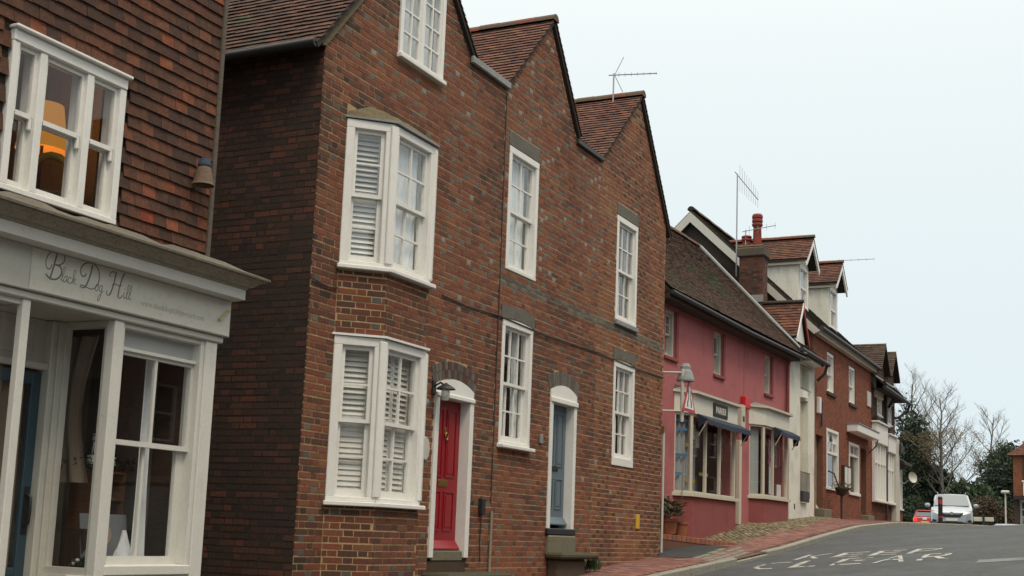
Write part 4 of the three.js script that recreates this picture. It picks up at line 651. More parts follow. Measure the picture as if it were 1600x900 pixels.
    b.tri(P[0], P[1], P[2], null, [UV[0], UV[1], UV[2]]); b.tri(P[0], P[2], P[3], null, [UV[0], UV[2], UV[3]]); const m = b.build('painted_sign', new THREE.MeshStandardMaterial({ map: t, roughness: 0.6 }), g); m.userData.label = 'painted shop name and web address on the white fascia';
  }
  { const cl = new MB(); cl.m = M4().makeRotationZ(0.72).setPosition(5.42, 3.535, Z + 0.03); cl.box(-0.085, 0.085, -0.014, 0.014, 0, 0.02, { b: 0.004 }); cl.build('awning_bracket', std([0.5, 0.42, 0.24], { map: T.paint }), g); }
  boxm('fascia_moulding', MAT.cream, g, 0, 5.5, 3.275, 3.34, 0.12, Z - 0.01, { b: 0.012 });
  const post = (u0, u1, z0, z1, y0 = 0.2, y1 = 3.275) => boxm('post', MAT.shopWhite, g, u0, u1, y0, y1, z0, z1, { b: 0.008 });
  post(5.28, 5.44, 0.06, Z - 0.03); post(4.095, 4.205, 0.21, Z - 0.03); post(3.09, 3.17, 0.24, Z - 0.03); boxm('post_return', MAT.darkwood, g, 5.29, 5.435, 0.2, 3.275, -0.25, 0.055, { b: 0.006 });
  // right display window: frame, transom light, upper and lower sash of two panes
  { const q = grp('shop_window', g, Tr(4.205, 1.12, 0.2)), w = 1.075, h = 2.155, f = new MB();
    f.box(0, 0.035, 0.09, h, -0.06, 0.09, { b: 0.005 }).box(w - 0.05, w, 0.09, h, -0.06, 0.09, { b: 0.005 }).box(0.035, w - 0.05, h - 0.045, h, -0.06, 0.085, { b: 0.005 }).box(0, w, 0, 0.09, -0.1, 0.11, { b: 0.01 }).box(0.035, w - 0.05, h - 0.235, h - 0.205, -0.05, 0.05, { b: 0.004 }); f.build('frame', MAT.shopWhite, q);
    pane(q, 0.03, w - 0.045, h - 0.21, h - 0.04, 0.0, MAT.frosted);
    const a = new MB(), mid = 1.13; a.box(0.035, w - 0.05, mid - 0.02, mid + 0.025, -0.03, 0.03).box(0.035, 0.065, mid, h - 0.235, -0.03, 0.02).box(w - 0.08, w - 0.05, mid, h - 0.235, -0.03, 0.02).box(0.065, w - 0.08, h - 0.265, h - 0.235, -0.03, 0.02); panes(q, 0.065, w - 0.08, mid + 0.025, h - 0.265, 0, 2, 1, 0.03, a, MAT.glass); a.build('upper_sash', MAT.shopWhite, q);
    const l = new MB(); l.box(0.035, 0.075, 0.09, mid - 0.02, -0.06, -0.02).box(w - 0.15, w - 0.05, 0.09, mid - 0.02, -0.06, -0.02).box(0.075, w - 0.15, 0.09, 0.16, -0.06, -0.02); panes(q, 0.075, w - 0.15, 0.16, mid - 0.02, -0.04, 2, 1, 0.03, l, MAT.glass); l.build('lower_sash', MAT.shopWhite, q);
  }
  boxm('stall_riser', MAT.shopWhite, g, 4.08, 5.44, 0.0, 1.12, 0.0, Z - 0.05, { b: 0.01 });
  // porch: return glass, pilaster, overdoor panel, blue glazed door, ceiling
  boxm('stall_riser', MAT.shopWhite, g, 4.1, 4.19, 0.0, 1.12, -0.36, -0.001);
  { const m = grp('return_window', g, M4().makeBasis(V(0, 0, 1), V(0, 1, 0), V(-1, 0, 0)).setPosition(4.13, 1.12, -0.3)); const f = new MB(); f.box(0, 0.5, 0, 0.06, -0.06, 0.02).box(0, 0.5, 2.1, 2.155, -0.06, 0.02).box(0, 0.03, 0.06, 2.1, -0.06, 0.01).box(0.47, 0.5, 0.06, 2.1, -0.06, 0.01); f.build('frame', MAT.cream, m); pane(m, 0.025, 0.475, 0.055, 2.105, -0.02, MAT.glass); }
  { const b = new MB(); b.box(4.0, 4.2, 0.1, 3.275, -0.46, -0.305, { b: 0.01 }); b.build('pilaster', MAT.cream, g); boxm('pilaster_fillet', MAT.cream, g, 4.06, 4.15, 0.1, 3.275, -0.304, -0.285, { b: 0.006 }); }
  boxm('porch_ceiling', MAT.cream, g, 2.6, 4.25, 3.28, 3.31, -0.46, 0.1);
  { const b = new MB(); b.box(2.9, 4.0, 2.86, 3.275, -0.46, -0.39).box(2.9, 4.03, 2.84, 2.9, -0.39, -0.33, { b: 0.01 }).box(3.0, 3.9, 2.96, 2.985, -0.39, -0.375).box(3.0, 3.9, 3.19, 3.215, -0.39, -0.375).box(3.875, 3.9, 2.985, 3.19, -0.39, -0.375); b.build('overdoor_panel', MAT.cream, g); }
  { const d = grp('shop_door', g, Tr(3.16, 0.3, -0.44)), f = new MB(), w = 0.84, h = 2.52; f.box(0, 0.1, 0, h, 0, 0.05, { b: 0.005 }).box(w - 0.1, w, 0, h, 0, 0.05, { b: 0.005 }).box(0.1, w - 0.1, h - 0.11, h, 0, 0.05, { b: 0.005 }).box(0.1, w - 0.1, 0, 0.86, 0, 0.045, { b: 0.005 }); f.build('leaf', MAT.teal, d); pane(d, 0.095, w - 0.095, 0.85, h - 0.1, 0.025, MAT.glass); drape(0.1, w - 0.1, 0.86, h - 0.1, -0.06, 5, 0.03, 12).build('door_curtain', MAT.beige, d); const k = new MB(); k.tube([V(w - 0.05, 1.2, 0.05), V(w - 0.05, 1.23, 0.1), V(w - 0.05, 1.34, 0.11), V(w - 0.05, 1.45, 0.1), V(w - 0.05, 1.48, 0.05)], 0.013, 6); k.box(w - 0.075, w - 0.025, 1.14, 1.54, 0.05, 0.056); k.build('handle', MAT.black, d); boxm('kick_plate', MAT.iron, d, w - 0.2, w - 0.12, 0.74, 0.8, 0.045, 0.05); }
  // left display window, only its right-hand pane is in the picture
  boxm('stall_riser', MAT.shopWhite, g, 1.0, 3.17, 0.0, 1.12, 0.0, Z - 0.05, { b: 0.01 });
  { const q = grp('shop_window', g, Tr(1.6, 1.12, 0.2)), f = new MB(); f.box(0, 1.49, 0, 0.09, -0.1, 0.1, { b: 0.01 }).box(0, 0.05, 0.09, 2.15, -0.06, 0.09).box(0.05, 1.49, 2.11, 2.155, -0.06, 0.085); f.build('frame', MAT.shopWhite, q); pane(q, 0.045, 1.5, 0.085, 2.115, 0.0, MAT.glass); }
  { const m = grp('return_window', g, M4().makeBasis(V(0, 0, -1), V(0, 1, 0), V(1, 0, 0)).setPosition(3.12, 1.12, 0.24)); const f = new MB(); f.box(0, 0.56, 0, 0.06, -0.04, 0.02).box(0, 0.56, 2.1, 2.155, -0.04, 0.02).box(0.53, 0.56, .06, 2.1, -0.04, 0.02); f.build('frame', MAT.cream, m); pane(m, 0, 0.54, 0.055, 2.105, 0, MAT.glass); }
  // display floor and backing inside the right window
  boxm('display_floor', MAT.darkwood, g, 4.22, 5.28, 1.08, 1.14, -1.2, 0.1); boxm('display_floor', MAT.darkwood, g, 0.3, 3.08, 1.08, 1.14, -1.2, 0.1);
  drape(4.24, 5.3, 1.15, 3.25, -1.15, 7, 0.04, 51).build('backing_curtain', MAT.beige, g); drape(4.93, 5.12, 1.25, 3.2, -0.1, 2.5, 0.025, 53, 0.5).build('window_curtain', MAT.curtain, g);
  { const c = drape(0, 0.8, 1.9, 3.2, 0, 4, 0.03, 54, 0.35).build('window_curtain', std([0.3, 0.23, 0.17], { map: T.cloth, roughness: 1, side: THREE.DoubleSide }), g); c.rotation.y = -PI / 2; c.position.set(4.42, 0, -0.95); }
}

// ---------------------------------------------------------------- pink shop
const canted = (u0, u1, b, rise) => [M4().makeBasis(V((u1 - u0) / Math.hypot(u1 - u0, rise), 0, rise / Math.hypot(u1 - u0, rise)), V(0, 1, 0), V(-rise / Math.hypot(u1 - u0, rise), 0, (u1 - u0) / Math.hypot(u1 - u0, rise))).setPosition(u0, 0, b), Math.hypot(u1 - u0, rise)];
const addTo = (dst, src) => { dst.p.push(...src.p); dst.n.push(...src.n); dst.u.push(...src.u); dst.c.push(...src.c); return dst; };
const flat = (pts, y0, y1) => new MB(M4().makeRotationX(-PI / 2)).ext(pts.map(([x, z]) => [x, -z]), y0, y1); // plan outline (u, out) raised from y0 to y1
{
  const g = facade('pink_shop', 'pink rendered shop with two cream bay shopfronts, blue awnings and a long tiled roof', -23.9, { x: -8.495, turn: 2, cat: 'shop' }), W = 8.49, u00 = -0.7;
  const wins = [[-0.12, 0.5], [2.78, 3.4], [6.46, 7.06]], H = wins.map(([a, b]) => ({ u0: a, u1: b, v0: 5.22, v1: 6.19 })), S1 = [0.47, 0.88, 3.62, 4.05], S2 = [5.28, 5.72, 7.66, 8.1];
  new MB().ext([[u00, 1.0], [W, 1.0], [W, 6.5], [u00, 6.5]], -0.3, 0, [...H.map((h) => rect(h.u0, h.u1, h.v0, h.v1)), rect(S1[0] + .1, S1[3] - .1, 2.6, 4.15), rect(S2[0] + .1, S2[3] - .1, 2.75, 4.3)]).build('wall', MAT.pink, g);
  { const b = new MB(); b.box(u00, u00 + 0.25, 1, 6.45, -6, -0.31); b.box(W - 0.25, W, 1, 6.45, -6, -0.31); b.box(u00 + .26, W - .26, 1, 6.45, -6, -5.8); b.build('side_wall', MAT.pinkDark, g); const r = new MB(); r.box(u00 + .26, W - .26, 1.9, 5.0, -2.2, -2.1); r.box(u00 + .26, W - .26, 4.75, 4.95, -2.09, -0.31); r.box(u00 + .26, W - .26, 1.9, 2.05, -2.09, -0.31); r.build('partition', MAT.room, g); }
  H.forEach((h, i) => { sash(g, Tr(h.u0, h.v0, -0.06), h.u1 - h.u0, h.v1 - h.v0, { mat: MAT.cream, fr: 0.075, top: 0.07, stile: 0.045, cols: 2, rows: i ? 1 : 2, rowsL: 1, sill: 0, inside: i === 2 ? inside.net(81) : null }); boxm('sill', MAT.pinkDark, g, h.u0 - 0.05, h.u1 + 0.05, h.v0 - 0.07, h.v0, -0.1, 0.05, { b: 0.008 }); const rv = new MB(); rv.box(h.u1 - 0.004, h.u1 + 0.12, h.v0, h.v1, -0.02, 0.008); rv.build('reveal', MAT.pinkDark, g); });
  // two canted bay shopfronts
  const bay = (S, vs, vt, mull, seed, blind) => {
    const [a, b, c, d] = S, z = 0.25, plan = [[a, -0.02], [b, z], [c, z], [d, -0.02]];
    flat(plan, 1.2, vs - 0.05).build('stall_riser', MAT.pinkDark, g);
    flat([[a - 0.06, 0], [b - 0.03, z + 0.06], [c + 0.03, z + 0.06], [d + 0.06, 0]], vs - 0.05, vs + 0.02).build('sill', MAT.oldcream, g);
    flat([[a - 0.02, 0], [b - 0.01, z + 0.02], [c + 0.01, z + 0.02], [d + 0.02, 0]], vt, vt + 0.4).build('fascia', std([0.66, 0.64, 0.56], { map: T.paint, roughness: 0.5 }), g);
    flat([[a - 0.1, 0], [b - 0.05, z + 0.11], [c + 0.05, z + 0.11], [d + 0.1, 0]], vt + 0.4, vt + 0.45).build('cornice', MAT.oldcream, g);
    { const l = new MB(), lo = [[a - 0.1, 0], [b - 0.05, z + 0.11], [c + 0.05, z + 0.11], [d + 0.1, 0]]; for (let i = 0; i < 3; i++) l.poly(V(lo[i][0], vt + 0.452, lo[i][1]), V(lo[i + 1][0], vt + 0.452, lo[i + 1][1]), V(lerp(lo[i + 1][0], (a + d) / 2, .05), vt + 0.55, 0.0), V(lerp(lo[i][0], (a + d) / 2, .05), vt + 0.55, 0.0)); l.build('lead_roof', MAT.lead, g); }
    const F = [canted(a, b, 0, z), canted(b, c, z, 0), canted(c, d, z, -z)];
    F.forEach(([M, w], i) => {
      const q = grp('shop_window', g, M.clone().multiply(Tr(0, vs + 0.02, -0.05))), h = vt - vs - 0.02, f = new MB(), m = i === 1 ? mull.map((u) => u - b) : [];
      const xs = [0, ...m, w], t = 0.055; f.box(0, w, h - 0.05, h, -0.03, 0.03, { b: 0.005 }); f.build('head_rail', MAT.oldcream, q); boxm('bottom_rail', MAT.oldcream, q, 0, w, 0, 0.04, -0.03, 0.03);
      xs.forEach((x, k) => { const o = k === 0 ? 0 : k === xs.length - 1 ? -t : -t / 2; boxm('mullion', MAT.oldcream, q, x + o, x + o + t, 0.04, h - 0.05, -0.035, 0.035, { b: 0.006 }); });
      for (let k = 0; k + 1 < xs.length; k++) pane(q, xs[k] + t * .7, xs[k + 1] - t * .7 + (k ? 0 : .0), 0.035, h - 0.045, 0, MAT.glass);
      if (i === 0) (blind ? drape(0.05, w - .05, 0.05, h - 0.06, -0.12, 2, 0.006, seed).build('roller_blind', std([0.33, 0.36, 0.35], { map: T.cloth, roughness: 1 }), q) : drape(0.04, w - .04, 0.05, h * 0.98, -0.13, 3, 0.03, seed).build('display_cloth', std([0.34, 0.36, 0.36], { map: T.cloth, roughness: 1 }), q));
    });
  };
  bay(S1, 2.53, 4.16, [1.74, 2.62], 91, false); bay(S2, 2.68, 4.36, [6.48], 92, true);
  // goods and cards behind the glass
  { const paper = (u, y, w, h, col, z = 0.1) => boxm('display_card', std(col, { roughness: 0.8 }), g, u, u + w, y, y + h, z - 0.01, z); paper(6.55, 2.78, 0.34, 0.7, [0.62, 0.68, 0.7]); paper(6.58, 3.42, 0.3, 0.14, [0.55, 0.12, 0.1]); paper(7.36, 3.5, 0.06, 0.75, [0.5, 0.05, 0.12]); paper(6.44, 3.5, 0.05, 0.8, [0.5, 0.05, 0.12], 0.13); paper(7.2, 2.74, 0.36, 0.3, [0.66, 0.66, 0.62]); paper(2.0, 3.55, 0.22, 0.34, [0.5, 0.55, 0.55], -0.1); paper(1.2, 3.66, 0.16, 0.3, [0.6, 0.6, 0.57], 0.12); drape(0.93, 1.68, 2.6, 4.05, -0.02, 5, 0.035, 93).build('display_cloth', std([0.26, 0.27, 0.29], { map: T.cloth, roughness: 1 }), g);
    for (const [u, y, w, c] of [[0.95, 3.5, 0.66, [0.36, 0.27, 0.02]], [0.97, 2.78, 0.64, [0.36, 0.27, 0.02]], [1.85, 2.95, 0.55, [0.26, 0.2, 0.02]]]) boxm('yellow_trim', std(c, { roughness: 0.9 }), g, u, u + w, y, y + 0.07, 0.03, 0.04);
    const [M] = canted(S1[0], S1[1], 0, 0.25); for (const y of [3.98, 3.8, 3.28, 2.9]) { const m = boxm('blue_trim', std([0.05, 0.17, 0.28], { roughness: 0.9 }), g, 0.05, y > 3 ? 0.43 : 0.3, y, y + 0.055, -0.125, -0.115); setM(m, M); } }
  // PARKER name plate
  { const cv = document.createElement('canvas'); cv.width = 512; cv.height = 128; const x = cv.getContext('2d'); x.fillStyle = '#11110f'; x.fillRect(0, 0, 512, 128); x.fillStyle = '#d9d4c4'; x.font = 'bold 104px sans-serif'; x.textAlign = 'center'; x.fillText('PARKER', 256, 102, 470); const t = new THREE.CanvasTexture(cv); t.colorSpace = THREE.SRGBColorSpace; t.magFilter = THREE.LinearFilter; const b = new MB(), z = 0.25 + 0.045, P = [V(2.02, 4.24, z), V(2.88, 4.24, z), V(2.88, 4.48, z), V(2.02, 4.48, z)]; b.tri(P[0], P[1], P[2], null, [[0, 0], [1, 0], [1, 1]]); b.tri(P[0], P[2], P[3], null, [[0, 0], [1, 1], [0, 1]]); boxm('name_plate', MAT.black, g, 2.0, 2.9, 4.22, 4.5, 0.271, 0.292, { b: 0.003 }); b.build('name_lettering', new THREE.MeshStandardMaterial({ map: t, roughness: 0.5 }), g).userData.label = 'cream PARKER lettering on a black plate'; }
  // folded blue awnings with their arms
  for (const [a, b, y, d] of [[1.05, 3.85, 4.17, 0.22], [6.35, 7.9, 4.38, 0.2]]) {
    const m = new MB(), n = 30, P = (i, s) => { const u = lerp(a, b, i / n), sg = 0.02 * Math.sin(i / n * PI); return V(u, y - s * 0.11 - sg * s + 0.006 * Math.sin(i * 1.9) * s, 0.28 + d * s); }, Q = (i) => { const p = P(i, 1); return V(p.x, p.y - 0.09 - 0.018 * Math.abs(Math.sin(i * 0.8)), p.z + 0.01); };
    for (let i = 0; i < n; i++) { m.poly(P(i, 0), P(i, 1), P(i + 1, 1), P(i + 1, 0)); m.poly(P(i, 1), Q(i), Q(i + 1), P(i + 1, 1)); }
    m.poly(P(0, 0), V(a, y - 0.3, 0.3), P(0, 1)); m.poly(P(n, 0), P(n, 1), V(b, y - 0.34, 0.42), V(b, y - 0.36, 0.3)); m.build('awning', MAT.navy, g);
    for (const u of [a + 0.03, b - 0.05]) { const q = new MB(); q.tube([V(u, y - 0.45, 0.29), V(u, y - 0.14, 0.27 + d)], 0.012, 6); q.build('awning_arm', MAT.oldcream, g); }
  }
  boxm('pilaster', MAT.oldcream, g, 4.32, 4.48, 2.0, 3.9, 0.002, 0.1, { b: 0.008 }); boxm('pilaster_capital', MAT.oldcream, g, 4.26, 4.52, 4.1, 4.7, 0.002, 0.16, { b: 0.01 }); boxm('vent', MAT.black, g, 4.33, 4.45, 4.32, 4.44, 0.16, 0.165);
  { const m = new MB(); m.tube([V(8.2, 6.35, 0.12), V(8.2, 6.1, 0.07), V(8.2, 4.9, 0.07)], 0.045, 8); m.build('downpipe', MAT.pinkDark, g); const s = new MB(); s.box(4.85, 4.87, 3.9, 6.4, -0.01, 0.004); s.build('render_crack', MAT.pinkDark, g); }
  // long tiled roof with mossy patches, lead verge, gutter and timber soffit
  const rs = V(0, 3.0, -2.85), sl = rs.clone().normalize(), eave = V(u00, 6.42, 0.32), N = V(0, 2.85, 3.0).normalize();
  { const b = new MB(); const P = (u, s, h) => eave.clone().add(V(u, 0, 0)).addScaledVector(sl, s).addScaledVector(N, h), L = rs.length() + .1, w = W - u00 + 0.25; b.poly(P(0, 0, 0), P(w, 0, 0), P(w, L, 0), P(0, L, 0)); b.poly(P(0, 0, -.1), P(w, 0, -.1), P(w, 0, 0), P(0, 0, 0)); b.poly(P(w, 0, -.1), P(w, L, -.1), P(w, L, 0), P(w, 0, 0)); b.poly(P(0, 0, -.1), P(0, 0, 0), P(0, L, 0), P(0, L, -.1)); const top = P(0, L, 0), back = V(top.x, 6.4, top.z - 3.4); b.poly(P(0, L, 0), P(w, L, 0), V(top.x + w, 6.4, back.z), back); b.poly(P(0, 0, -.1), P(0, L, -.1), back); const roof = b.build('roof', MAT.slab, g);
    const mn = noise2(303, 14); roofSlope(roof, eave.clone(), V(1, 0, 0), sl, w, L, { seed: 131, sag: (u, s) => 0.035 - 0.035 * Math.sin(u / w * PI) * Math.sin(s / L * PI), pal: (u, s, r) => { const q = mn(u * 0.06, s * 0.1); return (q > 0.86 || (u < 2.6 && Math.abs(s - 1.15 + (u - 0.7) * 0.55) < 0.07 + 0.12 * r())) ? [0.06 + r() * .02, 0.07 + r() * .02, 0.028] : RT.brown[Math.floor(r() * 5)].map((c, k) => c * [1.25, .95, .8][k]); } });
    ridge(roof, P(0, L + .02, 0.02), P(w, L + .02, 0.02), 26, [ridgeMats[1], ridgeMats[2]]);
    const lv = new MB(); const q0 = P(w - 0.2, 0, 0.07), q1 = P(w - 0.2, L, 0.07), q2 = P(w + 0.04, 0, 0.08), q3 = P(w + 0.04, L, 0.08), h = N.clone().multiplyScalar(0.045); lv.poly(q0, q2, q3, q1); lv.poly(q0.clone().add(h), q2.clone().add(h), q3.clone().add(h), q1.clone().add(h)); lv.poly(q0, q0.clone().add(h), q1.clone().add(h), q1); lv.poly(q2, q3, q3.clone().add(h), q2.clone().add(h)); lv.poly(q0, q2, q2.clone().add(h), q0.clone().add(h)); lv.build('lead_verge', MAT.lead, roof);
    const go = new MB(); go.tube([V(u00, 6.38, 0.36), V(W * .5, 6.33, 0.37), V(W + 0.2, 6.36, 0.36)], 0.05, 7); go.build('gutter', MAT.iron, g); boxm('soffit', MAT.darkwood, g, u00, W, 6.26, 6.4, 0.005, 0.3); }
}
// red alarm box on the pink wall
{ const m = new MB(); m.box(-0.2, 0.2, -0.14, 0.14, 0, 0.12, { b: 0.02 }); const q = m.top('alarm_box', std([0.52, 0.012, 0.018], { roughness: 0.4 }), 'red alarm box on the pink wall above the gap between the shopfronts', 'alarm'); q.position.set(-8.325, 4.8, -28.72); q.rotation.y = PI / 2 - 0.035; }

// ---------------------------------------------------------------- narrow white house
{
  const g = facade('white_house', 'narrow white rendered house with a small white gable and tall recessed niche', -32.4, { x: -8.2 }), W = 2.75;
  new MB().ext([[0.002, 1.9], [W - .002, 1.9], [W - .002, 6.62], [0.002, 6.62]], -0.3, 0.03, [rect(1.12, 2.08, 5.7, 6.42), rect(1.14, 2.02, 2.7, 5.45)]).build('wall', MAT.whiteRender, g);
  boxm('niche_back', std([0.55, 0.52, 0.4], { map: T.render }), g, 1.05, 2.12, 2.65, 6.5, -0.26, -0.12); { const b = new MB(); b.box(0.01, 0.2, 1.9, 6.6, -6, -0.31).box(W - .2, W - .01, 1.9, 6.6, -6, -0.31).box(.21, W - .21, 1.9, 6.6, -6, -5.8); b.build('side_wall', MAT.whiteRender, g); }
  boxm('niche_ledge', MAT.white, g, 1.1, 1.62, 5.46, 5.66, 0.0, 0.12, { b: 0.01 });
  for (const [y, h] of [[6.34, .02], [5.72, .02]]) { const m = new MB(); m.tube([V(1.06, y, 0.06), V(1.6, y - 0.01, 0.1), V(2.2, y, 0.06)], 0.01, 5); m.build('rail', MAT.iron, g); }
  { const f = new MB(); f.tube([V(1.08, 3.5, 0.06), V(2.1, 3.5, 0.06)], 0.012, 5); f.build('guard_rail', MAT.iron, g); for (let i = 0; i < 9; i++) { const b = new MB(); b.tube([V(1.1 + i * 0.122, 2.82, 0.06), V(1.1 + i * 0.122, 3.5, 0.06)], 0.008, 4); b.build('guard_bar', MAT.iron, g); } boxm('guard_box', MAT.iron, g, 1.14, 1.82, 2.72, 3.0, 0.032, 0.12, { b: 0.01 }); boxm('air_vent', MAT.black, g, 0.5, 0.62, 2.5, 2.64, 0.03, 0.034); }
  // roof slope and the small gable that breaks it
  const roof = new MB(); roof.poly(V(-0.02, 6.6, 0.3), V(W, 6.6, 0.3), V(W, 9.55, -2.7), V(-0.02, 9.55, -2.7)); roof.poly(V(-0.02, 6.5, 0.3), V(W, 6.5, 0.3), V(W, 6.6, 0.3), V(-0.02, 6.6, 0.3)); roof.poly(V(W, 6.5, 0.3), V(W, 6.5, -6), V(W, 9.55, -2.7), V(W, 6.6, 0.3)); roof.poly(V(0, 9.55, -2.7), V(W, 9.55, -2.7), V(W, 6.5, -6), V(0, 6.5, -6)); const rm = roof.build('roof', MAT.slab, g);
  roofSlope(rm, V(0.24, 6.62, 0.3), V(1, 0, 0), V(0, 2.95, -3.0).normalize(), W - 0.3, 4.2, { seed: 141, pal: roofPal(RT.brown, 0.55, 77) });
  { const a = [1.27, 7.98], l = [0.62, 6.98], r = [1.9, 6.98], zf = 0.06, q = new MB(); q.ext([[0.7, 6.6], [1.82, 6.6], [1.82, 7.0], [1.27, 7.9], [0.7, 7.0]], -0.9, zf - 0.08); q.build('gable_wall', MAT.white, g);
    const gr = new MB(); for (const [p, s] of [[l, -1], [r, 1]]) { const d = [a[0] - p[0], a[1] - p[1]], n = Math.hypot(...d), nx = -d[1] / n * 0.05 * s * -1, ny = Math.abs(d[0] / n) * 0.05; gr.ext([[p[0], p[1]], [a[0], a[1]], [a[0] + nx * 0, a[1] + 0.06], [p[0] + 0, p[1] + 0.06]], -2.2, zf); } const gm = gr.build('gable_roof', MAT.slab, g);
    const sl = V(a[0] - l[0], a[1] - l[1], 0); roofSlope(gm, V(l[0], l[1] + 0.05, -2.2), V(0, 0, 1), sl.clone().normalize(), 2.27, sl.length(), { seed: 151, tw: 0.16, pal: (u, s, r) => RT.red[Math.floor(r() * 5)] }); const sr = V(a[0] - r[0], a[1] - r[1], 0); roofSlope(gm, V(r[0], r[1] + 0.05, zf), V(0, 0, -1), sr.clone().normalize(), 2.26, sr.length(), { seed: 152 });
    ridge(gm, V(a[0], a[1] + 0.07, zf + 0.02), V(a[0], a[1] + 0.07, -2.2), 7, MAT.slab, 0.08); const bb = new MB(); bb.ext([[a[0], a[1] + .05], [r[0] + 0.03, r[1] + .04], [r[0] + 0.03, r[1] - 0.12], [a[0], a[1] - 0.12]], zf, zf + 0.03); bb.build('bargeboard', std([0.3, 0.05, 0.03], { map: T.paint }), g); const b2 = new MB(); b2.ext([[a[0], a[1] + .05], [l[0] - 0.03, l[1] + .04], [l[0] - 0.03, l[1] - 0.1], [a[0], a[1] - 0.12]], zf, zf + 0.028); b2.build('bargeboard', MAT.white, g); }
  { const m = new MB(); m.tube([V(-0.1, 6.58, 0.36), V(W + 0.2, 6.56, 0.38)], 0.06, 7); m.build('gutter', MAT.iron, g); const d = new MB(); d.tube([V(W + 0.08, 6.52, 0.36), V(W + 0.05, 6.3, 0.3), V(W + 0.02, 6.1, 0.1)], 0.04, 6); d.build('downpipe', MAT.iron, g); boxm('eaves_block', MAT.white, g, 1.3, 2.5, 6.44, 6.6, 0.03, 0.28, { b: 0.02 }); }
}
{ // chimney stack with two pots
  const g = thing('chimney_stack', 'brown brick chimney stack with tall and short red pots above the white house', 'chimney', [-9.555, 7.2, -33.82]);
  const w = 0.33, d = 0.24; const core = new MB(); core.box(-w, w, 0, 2.3, -d, d); core.build('stack', std([0.07, 0.045, 0.032], { map: T.mortar }), g);
  const P = (u, v, st, r) => pick([[2, 4], [5, 4], [12, 1.5], [1, 1]], r), L = []; for (const [F, ww] of [[Tr(-w, 0, d), 2 * w], [M4().makeBasis(V(0, 0, -1), V(0, 1, 0), V(1, 0, 0)).setPosition(w, 0, d), 2 * d]]) L.push(...brickwork(g, F, { seed: 61, u0: 0, u1: ww, v0: 0.5, v1: 2.3, pal: P })); layBricks(g, L, 60);
  boxm('stack_band', std([0.10, 0.08, 0.06], { map: T.mortar }), g, -w - .06, w + .06, 2.18, 2.44, -d - .06, d + .06, { b: 0.03 }); boxm('flaunching', MAT.cement, g, -w - .03, w + .03, 2.44, 2.5, -d - .03, d + .03, { b: 0.025 });
  const pot = std([0.26, 0.05, 0.035], { map: T.tile }); new MB().lathe([[0.125, 2.48], [0.115, 2.95], [0.11, 3.05], [0.15, 3.1], [0.15, 3.14], [0.125, 3.17], [0.15, 3.2], [0.15, 3.25], [0.13, 3.28], [0.15, 3.31], [0.15, 3.37], [0.12, 3.42], [0.09, 3.42], [0.09, 3.2]], 14, V(0.1, 0, 0)).build('chimney_pot', pot, g); new MB().lathe([[0.12, 2.48], [0.11, 2.66], [0.15, 2.69], [0.15, 2.73], [0.12, 2.75], [0.15, 2.78], [0.13, 2.82], [0.08, 2.82]], 12, V(-0.2, 0, 0)).build('chimney_pot', pot, g);
  boxm('flashing', MAT.lead, g, -w - .02, w + .02, 0.9, 1.1, d, d + 0.02);
}
